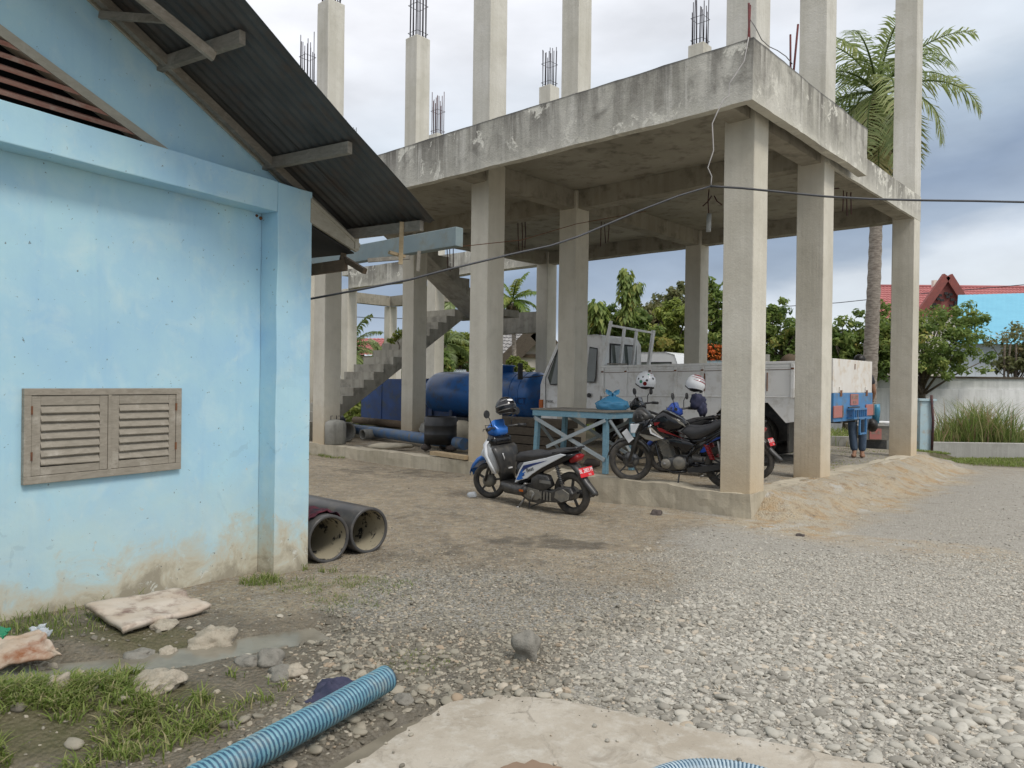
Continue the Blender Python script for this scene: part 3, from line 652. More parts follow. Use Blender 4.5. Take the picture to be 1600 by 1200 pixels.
tag(put('yard_gravel', x3_, y3_, s3_, 1), 'worn gravel and grit spread over the yard towards the columns', 'gravel')
STM = []
for i in range(7):
    b_ = M().blob((0, 0, 0), 1, 1, 1, seed=i + 2, sub=2, amp=.35, fr=.9); me = bpy.data.meshes.new('stone'); me.from_pydata([tuple(v) for v in b_.v], [], b_.f)
    me.polygons.foreach_set('use_smooth', [True] * len(me.polygons)); me.materials.append(MT['stone_obj']); STM.append(me)
Zb = H(x1_[big], y1_[big])
for j, i in enumerate(big):
    o = bpy.data.objects.new('stone', STM[j % 7]); COL.objects.link(o); o.parent = ground; s_ = s1_[i] * 1.05
    o.location = (x1_[i], y1_[i], Zb[j] + s_ * .16); o.scale = (s_ * random.uniform(1, 1.4), s_ * random.uniform(.75, 1), s_ * random.uniform(.38, .62)); o.rotation_euler = (random.gauss(0, .15), random.gauss(0, .15), random.uniform(0, 6.3))

# ---- water
def water_mat():
    s = SN('muddy_water'); return s.done(s.mix(s.rng(s.noise(5, 5), .4, .6), (.19, .17, .13), (.25, .225, .175)), .16, bump=s.noise(14, 2), bstr=.08, bdist=.01, spec=.32)
MT['water'] = water_mat()
def sheet(name, P, z, mat, label=None, kind='structure'):
    b_ = M(); b_.add([(x, y, z) for x, y in P], [tuple(range(len(P)))]); return tag(b_.build(name, mat, recalc=False), label, kind=kind)
def blobpoly(p, q, r, n=26, seed=0):
    """outline of a thick line, wobbled"""
    out = []; cx, cy = (p[0] + q[0]) / 2, (p[1] + q[1]) / 2; L = math.hypot(q[0] - p[0], q[1] - p[1]) / 2 + r; a0 = math.atan2(q[1] - p[1], q[0] - p[0])
    for i in range(n):
        t = 2 * math.pi * i / n; x = L * math.cos(t); y = r * math.sin(t); out.append((cx + x * math.cos(a0) - y * math.sin(a0), cy + x * math.sin(a0) + y * math.cos(a0)))
    return out
def lvl(pts, up): return float(np.mean([Hs(*p) for p in pts])) + up
dw = M(); vs = []; fs = []
for i_, p_ in enumerate(DITCH):
    a_, b_ = DITCH[max(0, i_ - 1)], DITCH[min(len(DITCH) - 1, i_ + 1)]; tx, ty = b_[0] - a_[0], b_[1] - a_[1]; q_ = math.hypot(tx, ty); nx0, ny0 = -ty / q_, tx / q_; z_ = lvl([p_], .024)
    vs += [(p_[0] + nx0 * .42, p_[1] + ny0 * .42, z_), (p_[0] - nx0 * .42, p_[1] - ny0 * .42, z_)]
tag(dw.add(vs, [(2 * i_, 2 * i_ + 1, 2 * i_ + 3, 2 * i_ + 2) for i_ in range(len(DITCH) - 1)]).build('ditch_water', 'water', recalc=False), kind='structure')
sheet('puddle', blobpoly((-.95, 2.9), (-.42, 3.72), .30), lvl([(-.80, 3.12), (-.52, 3.56)], .022), 'water')

# ---- broken slab in the foreground
xg = rng.uniform(-.7, 1.7, 900); yg = rng.uniform(2.7, 3.85, 900)
def edged(x, y): return np.min(np.stack([seg(x, y, SLAB[i], SLAB[i + 1]) for i in range(3, 19)]), 0)
kg = in_poly(xg, yg, SLAB) & (rng.random(900) < np.exp(-edged(xg, yg) / .035) + .035); xg, yg = xg[kg], yg[kg]; sg_ = .003 + .009 * rng.random(len(xg)) ** 3
tag(pebble_gn('slab_grit', np.stack([xg, yg, np.full(len(xg), .122) + sg_ * .3], -1), np.stack([sg_ * 1.2, sg_, sg_ * .7], -1), np.stack([xg * 0, xg * 0, rng.uniform(0, 6, len(xg))], -1), rng.random(len(xg)), pale_fn(xg, yg), 2), 'grit and small stones strewn on the edge of the concrete slab', 'gravel', kind='stuff')
sl = []
for i, (x, y) in enumerate(SLAB):
    x2, y2 = SLAB[(i + 1) % len(SLAB)]; k = max(1, int(math.hypot(x2 - x, y2 - y) / .05)) if y > 1.5 else 1
    for j in range(k):
        t = j / k; w_ = .012 * (1 if y > 2 else 0)
        sl.append((x + (x2 - x) * t + random.uniform(-w_, w_), y + (y2 - y) * t + random.uniform(-w_, w_)))
b_ = M(); k = len(sl); ccx = .2; ccy = .5
b_.add([(x, y, .12) for x, y in sl] + [(x + (x - ccx) * .012, y + (y - ccy) * .012, .095) for x, y in sl] + [(x, y, -.15) for x, y in sl],
       [tuple(range(k))] + [(i, (i + 1) % k, k + (i + 1) % k, k + i) for i in range(k)] + [(k + i, k + (i + 1) % k, 2 * k + (i + 1) % k, 2 * k + i) for i in range(k)])
slab = b_.build('concrete_slab', 'slab'); tag(slab, kind='structure')
bs_ = M(); pts = [(.10 + .125 * math.cos(a) * (1 + .12 * math.sin(3 * a) + .10 * mnoise.noise(Vector((a * 2.5, 1, 1)))), 3.0 + .10 * math.sin(a) * (1 + .25 * mnoise.noise(Vector((a * 3, 5, 1)))), .1245) for a in np.linspace(0, 6.28, 46)[:-1]]
st_ = bs_.add(pts, [tuple(range(len(pts)))]).build('mud_stain', simple('brown_mud_film', (.27, .19, .13), (.22, .15, .1), 5, .9), slab, recalc=False)

# ------------------------------------------------------------------ unfinished concrete building
S = .415; ZF = .31; ZB = 5.05; ZD = 5.54; ZT = 5.78; OA = .63; OB = .25; VE = 3.56; U2, U4, V1, V2 = 4.68, 9.45, 2.43, 7.36; U5 = 14.2
bld = thing('unfinished_building', 'unfinished two storey concrete frame of pale columns with bare deck and rusty rebar', 'concrete frame', G(0, 0, 0))
def cbox(u0, u1, v0, v1, z0, z1, jag=0, step=.5):
    """box in the building grid; long sides divided so the edges can wander a little"""
    b = M(fr=G); nu = max(1, int((u1 - u0) / step)); nv = max(1, int((v1 - v0) / step)); nzs = max(1, int((z1 - z0) / step))
    if not jag: return b.box(u0, u1, v0, v1, z0, z1)
    bm = bmesh.new()
    def grid(n1, n2, f):
        vv = [[bm.verts.new(f(i / n1, j / n2)) for j in range(n2 + 1)] for i in range(n1 + 1)]
        for i in range(n1):
            for j in range(n2): bm.faces.new((vv[i][j], vv[i + 1][j], vv[i + 1][j + 1], vv[i][j + 1]))
    U_ = lambda t: u0 + (u1 - u0) * t; V_ = lambda t: v0 + (v1 - v0) * t; Z_ = lambda t: z0 + (z1 - z0) * t
    grid(nu, nv, lambda a, c: (U_(a), V_(c), z0)); grid(nu, nv, lambda a, c: (U_(a), V_(c), z1))
    grid(nu, nzs, lambda a, c: (U_(a), v0, Z_(c))); grid(nu, nzs, lambda a, c: (U_(a), v1, Z_(c)))
    grid(nv, nzs, lambda a, c: (u0, V_(a), Z_(c))); grid(nv, nzs, lambda a, c: (u1, V_(a), Z_(c)))
    bmesh.ops.remove_doubles(bm, verts=bm.verts, dist=1e-4)
    for v in bm.verts:
        q = v.co; d = Vector((mnoise.noise(q * 1.3 + Vector((3, 1, 7))), mnoise.noise(q * 1.3 + Vector((9, 4, 2))), mnoise.noise(q * 1.7)))
        d += .5 * Vector((mnoise.noise(q * 5), mnoise.noise(q * 5 + Vector((3, 3, 3))), mnoise.noise(q * 6)))
        v.co = q + d * jag
    bm.verts.index_update()
    b.add([tuple(v.co) for v in bm.verts], [[v.index for v in f.verts] for f in bm.faces]); bm.free(); return b
def column(u, v, z0, z1, zs=None, mat='column', bars=0, barh=.7, barmat='rebar', rag=False):
    """one cast column; bars = starter bars sticking out on top"""
    nz = max(2, int((z1 - z0) / .35)); b = M(fr=G); n = nz + 1; vs = []
    ph = random.uniform(0, 50)
    # slight casting steps: each lift is a few mm off
    prof = [(0, 0), (S, 0), (S, S), (0, S)]
    for k in range(n):
        z = z0 + (z1 - z0) * k / nz; dx = .006 * mnoise.noise(Vector((ph, z * .8, 0))); dy = .006 * mnoise.noise(Vector((ph, 9, z * .8)))
        zz = z
        for i, (a, c) in enumerate(prof):
            if rag and k == 0: zz = z + random.uniform(-.03, .03)
            vs.append((u + a + dx, v + c + dy, zz))
    fs = [(k * 4 + j, k * 4 + (j + 1) % 4, (k + 1) * 4 + (j + 1) % 4, (k + 1) * 4 + j) for k in range(nz) for j in range(4)] + [(3, 2, 1, 0), tuple(nz * 4 + j for j in range(4))]
    b.add(vs, fs); c = b.build('column', mat, bld, bevel=.012)
    for i in range(bars):
        side = i % 4; t = (i // 4 + .5) / math.ceil(bars / 4); e = .05
        a, d = [(e + (S - 2 * e) * t, e), (S - e, e + (S - 2 * e) * t), (S - e - (S - 2 * e) * t, S - e), (e, S - e - (S - 2 * e) * t)][side]
        h = barh * random.uniform(.7, 1.15); ben = random.uniform(-.04, .04)
        M(fr=G).tube([(u + a, v + d, z1 - .1), (u + a + ben * .3, v + d, z1 + h * .5), (u + a + ben, v + d + ben * .5, z1 + h)], .012, 5).build('rebar', barmat, c)
    if bars:
        for hh in (.12, .42 * barh / .7):
            e = .04; z = z1 + hh
            M(fr=G).tube([(u + e, v + e, z), (u + S - e, v + e, z + .01), (u + S - e, v + S - e, z), (u + e, v + S - e, z), (u + e, v + e, z)], .007, 4).build('stirrup', barmat, c)
    return c
low = [(0, 0), (U2, 0), (U4, 0), (0, V1), (U2, V1), (U4, V1), (0, V2), (U2, V2), (U4, V2), (U5, V2), (19., V2), (U5, V1), (U5, 0), (23., 12.5)]
for i, (u, v) in enumerate(low): column(u, v, ZF - (.02 if v < 1 else .2), 5.394 if i < 9 else ZB - .003, rag=(i == 0))
for u, v, zt, nb in ((0, 0, 12.3, 0), (U2, 0, 12.6, 0), (U4, 0, 9.74, 12), (0, V1, 12.4, 0), (U2, V1, 12.5, 0), (U4, V1, 9.83, 12), (0, V2, 12.2, 0)):
    column(u, v, ZD - .0 if v > 0 or u > 0 else ZD, zt, mat='column_up', bars=nb, barh=1.3)
for u, v, zt, nb, bmt in ((U2, V2, 9.95, 12, 'rebar'), (U4, V2, 10.15, 12, 'rebar'), (U5, V2, 9.78, 14, 'rust'), (U5, V1, 9.95, 12, 'rebar'), (19., V2, 9.9, 10, 'rebar')):
    column(u, v, ZD, zt, mat='column_up', bars=nb, barh=1.1 if u < U5 else 1.3, barmat=bmt)
# deck: edge band, slab, beams
cbox(-OB, U4 + .6, -OA, -OA + .13, ZB, ZT, jag=.012, step=.12).build('parapet', 'parapet', bld)
cbox(-OB, -OB + .13, -OA + .131, VE, ZB, ZT, jag=.012, step=.12).build('parapet', 'parapet', bld)
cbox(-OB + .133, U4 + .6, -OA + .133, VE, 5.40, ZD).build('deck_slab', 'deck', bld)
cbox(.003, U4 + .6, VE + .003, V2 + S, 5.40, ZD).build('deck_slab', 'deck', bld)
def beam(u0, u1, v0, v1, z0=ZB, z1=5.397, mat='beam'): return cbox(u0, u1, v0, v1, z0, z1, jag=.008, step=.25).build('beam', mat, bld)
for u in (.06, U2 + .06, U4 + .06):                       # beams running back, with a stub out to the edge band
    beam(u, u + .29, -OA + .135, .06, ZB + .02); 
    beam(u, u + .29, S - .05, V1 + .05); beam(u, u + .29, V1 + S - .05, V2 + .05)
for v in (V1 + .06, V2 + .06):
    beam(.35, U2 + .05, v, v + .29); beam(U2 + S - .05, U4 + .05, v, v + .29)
beam(.1, U2, VE - 2.0 + .9, VE - 2.0 + 1.1, 5.2, 5.357) if False else None
# band beam over the rear right bay, flush with the columns
cbox(-.004, .05, V1 + .0, V2 + S + .02, ZB - .0, ZD + .006, jag=.008, step=.15).build('edge_beam', 'parapet', bld)
for a, b2 in ((U4 + S, U5), (U5 + S, 19.)): cbox(a, b2, V2, V2 + .35, ZB, 5.75, jag=.015, step=.3).build('edge_beam', 'parapet', bld)
cbox(19.4, 23., 12.5, 12.85, ZB, 5.5, jag=.01).build('edge_beam', 'beam', bld); cbox(22.99, 23.3, V2, 12.5, ZB, 5.5).build('edge_beam', 'beam', bld)
# foundation kerb (plinth)
cbox(-.03, U4 + 5.5, -.035, .27, -.35, ZF + .0, jag=.034, step=.10).build('plinth', 'kerb', bld)
cbox(-.02, .27, .272, V2 + .5, -.2, ZF - .005, jag=.03, step=.12).build('plinth', 'kerb', bld)
# hanging starter bars under the deck
for px_, py0, py1, Yd in ((809, 355, 392, 17), (815, 352, 396, 17), (820, 354, 388, 17), (940, 344, 385, 16.5), (945, 343, 380, 16.5), (951, 343, 378, 16.5), (1317, 283, 330, 13), (1325, 280, 337, 13), (1331, 283, 335, 13), (697, 395, 420, 17), (703, 395, 424, 17), (708, 395, 418, 17), (1108, 305, 335, 14)):
    p = at(px_, py0 - 3, Yd); q = at(px_ + random.uniform(-3, 3), py1, Yd); p.z = 5.37
    M().tube([p, (p + q) / 2 + Vector((random.uniform(-.02, .02), 0, 0)), q], .011, 5).build('rebar', 'rust', bld)
for pa in ([(1300, 295), (1312, 294), (1320, 290), (1322, 283)], [(1098, 322), (1106, 315), (1112, 306)], [(1128, 320), (1120, 314), (1116, 306)]):
    M().tube([at(x, y, 13.5) for x, y in pa], .012, 5).build('rebar', 'rust', bld)
p = at(1108, 334, 14); q = at(1107, 362, 14)
M().tube([p, q], .045, 10).build('hanging_tube', 'siding', bld)
# red bars at the front corner of the deck
for (x0, y0), (x1, y1), Yd, mt, r in (((1168, 72), (1172, 8), 9.2, 'redbar', .014), ((1172, 72), (1170, 5), 9.2, 'redbar', .014), ((1236, 98), (1235, 54), 9.9, 'redbar', .013), ((1238, 100), (1247, 38), 9.9, 'redbar', .014)):
    p = at(x0, y0, Yd); q = at(x1, y1, Yd); p.z = min(p.z, ZD + .05); M().tube([p, q], r, 6).build('rebar', mt, bld)

# staircase: lower flight up to a landing beside the rear columns, upper flight back to the deck
stairs = M(fr=G)
n_st = 17; v0s, run, rise, z0s = .28, .303, .197, ZF
lf = thing('concrete_staircase', 'raw grey concrete staircase with half landing rising behind the front columns', 'staircase', G(10.9, 1.7, 0))
for i in range(n_st):
    v = v0s + run * i; z1 = z0s + rise * (i + 1)
    M(fr=G).add([(10.9, v, z1 - rise), (12.15, v, z1 - rise), (12.15, v, z1), (10.9, v, z1), (10.9, v + run + .03, z1 - rise), (12.15, v + run + .03, z1 - rise), (12.15, v + run + .03, z1), (10.9, v + run + .03, z1)],
                [(0, 1, 2, 3), (7, 6, 5, 4), (0, 4, 5, 1), (1, 5, 6, 2), (2, 6, 7, 3), (3, 7, 4, 0)]).build('step', 'stair', lf)
def flight(u0, u1, va, za, vb, zb_, th=.17):
    return M(fr=G).add([(u0, va, za - th * 1.3), (u1, va, za - th * 1.3), (u1, vb, zb_ - th * 1.3), (u0, vb, zb_ - th * 1.3), (u0, va, za), (u1, va, za), (u1, vb, zb_), (u0, vb, zb_)],
                       [(0, 3, 2, 1), (4, 5, 6, 7), (0, 1, 5, 4), (1, 2, 6, 5), (2, 3, 7, 6), (3, 0, 4, 7)])
flight(10.905, 12.145, v0s + .02, z0s + .004, v0s + run * n_st, z0s + rise * n_st - .01, .20).build('stair_slab', 'stair', lf)
zl_ = z0s + rise * n_st; vl = v0s + run * n_st + .03
M(fr=G).box(U4 + .45, 12.15, vl + .002, vl + 1.2, zl_ - .17, zl_ + .02).build('landing', 'stair', lf)
cbox(U4 + S + .002, 12.15, V2 + .02, V2 + .3, zl_ - .55, zl_ + .05, jag=.01, step=.3).build('landing_beam', 'stair', lf)
n2 = 8
flight(U4 + .47, 10.75, 2.5, ZD - .0, vl - .002, zl_ + .02, .2).build('stair_slab', 'stair', lf)
for i in range(n2):
    t = (i + 1) / n2; v = vl - (vl - 2.5) * t; z1 = zl_ + (ZD - zl_) * t
    M(fr=G).box(U4 + .472, 10.748, v, v + (vl - 2.5) / n2, z1 - .22, z1).build('step', 'stair', lf)
# ------------------------------------------------------------------ pale blue house on the left
house = thing('blue_house', 'pale blue plastered house with recessed gable wall and overhanging corrugated iron roof', 'house', W(0, 0, 0))
def wbox(t0, t1, n0, n1, z0, z1, jag=0, step=.25):
    if not jag: return M(fr=W).box(t0, t1, n0, n1, z0, z1)
    b = M(fr=W); nt_ = max(1, int((t1 - t0) / step)); nz_ = max(1, int((z1 - z0) / step)); nn_ = max(1, int((n1 - n0) / step))
    bm = bmesh.new()
    def grid(a, c, f):
        vv = [[bm.verts.new(f(i / a, j / c)) for j in range(c + 1)] for i in range(a + 1)]
        for i in range(a):
            for j in range(c): bm.faces.new((vv[i][j], vv[i + 1][j], vv[i + 1][j + 1], vv[i][j + 1]))
    T = lambda x: t0 + (t1 - t0) * x; Z = lambda x: z0 + (z1 - z0) * x; Q = lambda x: n0 + (n1 - n0) * x
    for n_ in (n0, n1): grid(nt_, nz_, lambda a, c, n_=n_: (T(a), n_, Z(c)))
    for t_ in (t0, t1): grid(nn_, nz_, lambda a, c, t_=t_: (t_, Q(a), Z(c)))
    for z_ in (z0, z1): grid(nt_, nn_, lambda a, c, z_=z_: (T(a), Q(c), z_))
    bmesh.ops.remove_doubles(bm, verts=bm.verts, dist=1e-4)
    for v in bm.verts:
        q = v.co; v.co = q + Vector((mnoise.noise(q * 2), mnoise.noise(q * 2 + Vector((5, 5, 5))), mnoise.noise(q * 2.3))) * jag + Vector((mnoise.noise(q * 9), mnoise.noise(q * 9 + Vector((5, 5, 5))), mnoise.noise(q * 9.3))) * jag * .4
    bm.verts.index_update(); b.add([tuple(v.co) for v in bm.verts], [[v.index for v in f.verts] for f in bm.faces]); bm.free(); return b
wbox(-.02, .362, -.36, 0, -.3, 3.344, jag=.006, step=.1).build('corner_pier', 'blue', house, bevel=.006)
wbox(.366, 8.6, -.198, 0.0, 3.095, 3.347, jag=.005, step=.12).build('ring_beam', 'blue', house, bevel=.006)
wbox(.366, 8.6, -.36, -.2, -.3, 3.344, jag=.004, step=.2).build('wall', 'blue', house)
wbox(8.6, 9., -.36, 0, -.3, 3.344).build('corner_pier', 'blue', house)
M(fr=W).box(-.015, .12, -6, -.362, -.3, 3.30).build('wall', 'blue', house)
M(fr=W).box(8.8, 8.95, -6, -.362, -.3, 3.30).build('wall', 'blue', house)
RT, RZ = 4.45, .50                      # ridge position along the wall, roof slope
def zr(t): return 3.38 + RZ * (t if t < RT else 2 * RT - t)
def tri(P, n0, n1, name, mat):
    b = M(fr=W); k = len(P); b.add([(t, n0, z) for t, z in P] + [(t, n1, z) for t, z in P], [tuple(range(k)), tuple(range(k, 2 * k))[::-1]] + [(i, (i + 1) % k, k + (i + 1) % k, k + i) for i in range(k)])
    return b.build(name, mat, house)
lz = lambda t: 3.413 + (t - 1.265) * .40
tri([(.0, 3.35), (1.12, 3.35), (RT, lz(RT) + .0), (RT, zr(RT) - .035), (.0, 3.36)], -.34, -.2, 'gable_wall', 'blue')
tri([(8.9, 3.35), (7.78, 3.35), (RT + .002, lz(RT)), (RT + .002, zr(RT) - .035), (8.9, 3.36)], -.34, -.2, 'gable_wall', 'blue')
# louvred gable opening
vent = M(fr=W).add([(1.115, -.185, 3.353), (RT, -.185, lz(RT)), (RT, -.185, lz(RT) - .07), (1.29, -.185, 3.353), (1.115, -.30, 3.353), (RT, -.30, lz(RT)), (RT, -.30, lz(RT) - .062), (1.27, -.30, 3.353)],
            [(0, 1, 2, 3), (7, 6, 5, 4), (0, 4, 5, 1), (1, 5, 6, 2), (2, 6, 7, 3), (3, 7, 4, 0)]).build('vent_frame', 'wood_fascia', house)
for i in range(14):
    z = 3.372 + i * .077; t0 = 1.36 + i * .077 / .40
    if t0 > RT - .1: break
    M(fr=W).add([(t0 - .06, -.196, z - .010), (7, -.196, z - .010), (7, -.285, z + .030), (t0 + .05, -.285, z + .030), (t0 - .06, -.192, z + .019), (7, -.192, z + .019), (7, -.281, z + .059), (t0 + .05, -.281, z + .059)],
                [(0, 1, 2, 3), (7, 6, 5, 4), (0, 4, 5, 1), (1, 5, 6, 2), (2, 6, 7, 3), (3, 7, 4, 0)]).build('louvre_slat', 'wood_red', house)
# low shuttered window
wt0, wt1, wz0, wz1, wn0 = 1.130, 2.250, .996, 1.613, -.2
win = M(fr=W)
for a in ((wt0, wt1, wz1 - .045, wz1), (wt0 - .0, wt1, wz0, wz0 + .05), (wt0, wt0 + .045, wz0 + .05, wz1 - .045), (wt1 - .045, wt1, wz0 + .05, wz1 - .045), ((wt0 + wt1) / 2 - .012, (wt0 + wt1) / 2 + .012, wz0 + .05, wz1 - .045)):
    win.box(a[0], a[1], wn0 + .001, wn0 + .036, a[2], a[3])
win = win.build('window_frame', 'wood_pale', house, bevel=.003)
M(fr=W).box(wt0 + .04, wt1 - .04, wn0 + .001, wn0 + .006, wz0 + .04, wz1 - .04).build('window_shade_board', 'dark', win)  # near-black board on the solid wall imitates the shade behind the slats
mid = (wt0 + wt1) / 2
for t0, t1 in ((wt0 + .048, mid - .014), (mid + .014, wt1 - .048)):
    zz0, zz1 = wz0 + .053, wz1 - .048
    sh = M(fr=W)
    sh.box(t0, t0 + .055, wn0 + .008, wn0 + .030, zz0, zz1); sh.box(t1 - .055, t1, wn0 + .008, wn0 + .030, zz0, zz1)
    sh.box(t0 + .056, t1 - .056, wn0 + .008, wn0 + .029, zz1 - .062, zz1); sh.box(t0 + .056, t1 - .056, wn0 + .008, wn0 + .029, zz0, zz0 + .052)
    sh = sh.build('shutter', 'wood_pale', house, bevel=.002)
    for i in range(7):
        z = zz0 + .058 + i * (zz1 - zz0 - .12) / 7; e = random.uniform(-.003, .003)
        M(fr=W).add([(t0 + .057, wn0 + .032, z + e), (t1 - .057, wn0 + .032, z - e), (t1 - .057, wn0 + .008, z + .055), (t0 + .057, wn0 + .008, z + .055), (t0 + .057, wn0 + .038, z + .008 + e), (t1 - .057, wn0 + .038, z + .008 - e), (t1 - .057, wn0 + .014, z + .063), (t0 + .057, wn0 + .014, z + .063)],
                    [(0, 1, 2, 3), (7, 6, 5, 4), (0, 4, 5, 1), (1, 5, 6, 2), (2, 6, 7, 3), (3, 7, 4, 0)]).build('louvre_slat', 'wood_pale', sh)
    for z in (zz0 + .10, zz1 - .12):
        tt = t0 - .002 if t0 < mid - .1 else t1 + .002
        M(fr=W).box(tt - .006, tt + .006, wn0 + .030, wn0 + .038, z, z + .055).build('hinge', 'rustpatch', sh)
# roof: corrugated sheets laid on purlins, seen from below
def rsheet(n0, n1, t0, t1, lift, name='roof_sheet'):
    b = M(fr=W); k = max(2, int((n1 - n0) / .0125)); mm = 14; vs = []
    for j in range(mm + 1):
        t = t0 + (t1 - t0) * j / mm
        for i in range(k + 1):
            n = n0 + (n1 - n0) * i / k; z = zr(t) + .035 + lift + .0085 * math.sin(2 * math.pi * n / .086) - .012 * math.sin((t - t0) * 2.2) * (n - n0)
            vs.append((t, n + (.012 * math.sin(j * 1.3) if i in (0, k) else 0), z))
    fs = [(j * (k + 1) + i, j * (k + 1) + i + 1, (j + 1) * (k + 1) + i + 1, (j + 1) * (k + 1) + i) for j in range(mm) for i in range(k)]
    b.add(vs, fs, True); o = b.build(name, 'roofmetal', house, recalc=False); sd_ = o.modifiers.new('thick', 'SOLIDIFY'); sd_.thickness = .0025; return o
for n0, n1, lf_ in ((.22, .90, .004), (-.5, .24, .0), (-1.2, -.48, .004), (-1.9, -1.18, 0), (-2.6, -1.88, .004), (-6.2, -2.58, 0)):
    rsheet(n0, n1, -.62, RT, lf_); rsheet(n0, n1, RT + .003, 2 * RT + .6, lf_)
rfl = M(fr=W)      # flat bargeboard edge of the sheet
for t, nn in ((-.56, .80), (.34, .785), (1.32, .72), (2.35, .74), (3.4, .75)):
    M(fr=W).box(t - .025, t + .025, -6, nn, zr(t) - .075, zr(t) + .018).build('purlin', 'wood_grey', house, bevel=.003)
def wbar(p, q, w, h, name, mat):
    return M().bar(W(*p), W(*q), w, h).build(name, mat, house, bevel=.002)
wbar((-.62, -.10, zr(-.62) - .035), (RT, -.10, zr(RT) - .035), .05, .07, 'rafter', 'wood_grey')
M(fr=W).box(1.0, 8, -.9, -.86, 3.2, 5.).build('attic_shade_panel', 'dark', house)  # dark panel added behind the louvres to imitate the attic's shade
wbar((1.33, .44, zr(1.33) - .11), (3.9, .05, zr(3.9) - .30), .035, .07, 'loose_rafter', 'wood_pale')
wbar((1.62, .40, zr(1.62) - .11), (1.80, -.15, zr(1.8) - .11), .03, .05, 'batten', 'wood_grey')
wbar((1.75, .40, zr(1.75) - .02), (1.93, -.15, zr(1.93) - .02), .06, .07, 'batten', 'wood_grey')
# wall-side capping board and boxed eave beyond the corner
wbar((-.05, -.188, zr(-.05) - .035), (RT, -.188, zr(RT) - .035), .02, .045, 'verge_board', 'wood_fascia')
tri([(.0, 3.255), (-.62, 2.955), (-.62, 2.93), (-.585, 2.905), (.0, 3.075)], -.02, .008, 'fascia_board', 'wood_fascia')
tri([(-.0, 3.285), (-.62, 2.985), (-.62, 2.955), (-.0, 3.252)], -.03, .018, 'fascia_board', 'wood_fascia')
tri([(.0, 3.072), (-.585, 2.902), (-.585, 2.89), (.0, 3.055)], -6, -.03, 'eave_soffit', 'dark')  # soffit coloured near-black, shade under the eave put into its colour
M(fr=W).box(-.60, -.55, -6, .02, 2.93, 3.03).build('fascia_board', 'wood_fascia', house)
# roof timbers and the grey-blue beam projecting behind the corner
M().bar(at(470, 424, 7.3), at(541, 414, 7.14), .05, .105).build('timber', 'wood_brown', house)
M().bar(at(534, 402, 7.2), at(570, 424, 6.95), .045, .05).build('timber', 'wood_brown', house)
M().bar(at(537, 384, 7.16), at(537, 421, 7.16), .045, .045).build('timber', 'wood_brown', house)
M().bar(at(628, 347, 6.74), at(626, 413, 6.74), .036, .025, up=(0, 1, 0)).build('timber', 'wood_light', house)
M().bar(at(608, 394, 6.70), at(632, 401, 6.80), .04, .024).build('timber', 'wood_light', house)
M().bar(at(655, 392, 9.52), at(653, 424, 9.52), .03, .04).build('timber', 'wood_grey', house)
M().bar(at(480, 380, 7.25), at(512, 380, 7.2), .025, .032).build('timber', 'wood_light', house)
M().bar(at(575, 407, 9.56), at(640, 402, 9.56), .05, .05).build('timber', 'wood_grey', house)
be = at(712, 384, 9.5); b0 = be + gu * 4.0
M().add([tuple(be), tuple(b0), tuple(b0 + gv * .13), tuple(be + gv * .13)] + [tuple(q + Vector((0, 0, .245))) for q in (be, b0, b0 + gv * .13, be + gv * .13)],
        [(0, 3, 2, 1), (4, 5, 6, 7), (0, 1, 5, 4), (1, 2, 6, 5), (2, 3, 7, 6), (3, 0, 4, 7)]).build('porch_beam', simple('grey_blue_paint', (.22, .275, .28), (.18, .235, .25), 3, .8, dirt=(.2, .22, .2)), house, bevel=.008)
for q in (b0 + Vector((0, 0, 0)),):
    M().box(q.x - .12, q.x + .12, q.y - .12, q.y + .12, -.2, q.z).build('porch_post', 'blue', house)
M().box(be.x - 1.9, be.x - 1.75, be.y + .9, be.y + 1.05, 0, be.z - .002).build('porch_post', 'wood_grey', house) if False else None
# wasp-nest-brown smudges of mud on the recess corner
for (x, y, r) in ((401, 337, .013), (407, 341, .016), (411, 336, .011)):
    r_ = ray(x, y); P0 = W(0, -.2); k = (P0 - Vector((0, 0, CAMZ))).dot(wn) / r_.dot(wn); p = Vector((0, 0, CAMZ)) + r_ * k
    M().blob(tuple(p), r, r, r, seed=x, sub=2).build('mud_nest', 'rustpatch', house)

# ------------------------------------------------------------------ hdpe pipes by the house corner
def pipe(c, ax, R_, r_, L, label):
    o = M().lathe(c, ax, [(0, r_), (0, R_ - .006), (.006, R_), (.12, R_), (L, R_), (L, r_)], 40).build('drain_pipe', 'hdpe', None)
    own(o, c); tag(o, label, 'pipe', 'black plastic pipes by the house corner')
    i = M().lathe(c, ax, [(.002, r_ - .0005), (L * .5, r_ - .0005), (L - .01, r_ - .0005)], 40)
    i.f = i.f[:-2]; i.sm = i.sm[:-2]; i.mi = i.mi[:-2]
    i = M().lathe(tuple(Vector(c) - Vector(c)), ax, [(.002, r_ - .001), (L * .5, r_ - .001), (L - .01, r_ - .001)], 40)
    i.f = i.f[:-2]; i.sm = i.sm[:-2]; i.mi = i.mi[:-2]
    i.build('inner_lining', 'inpipe', o, shift=False, recalc=False)
    return o
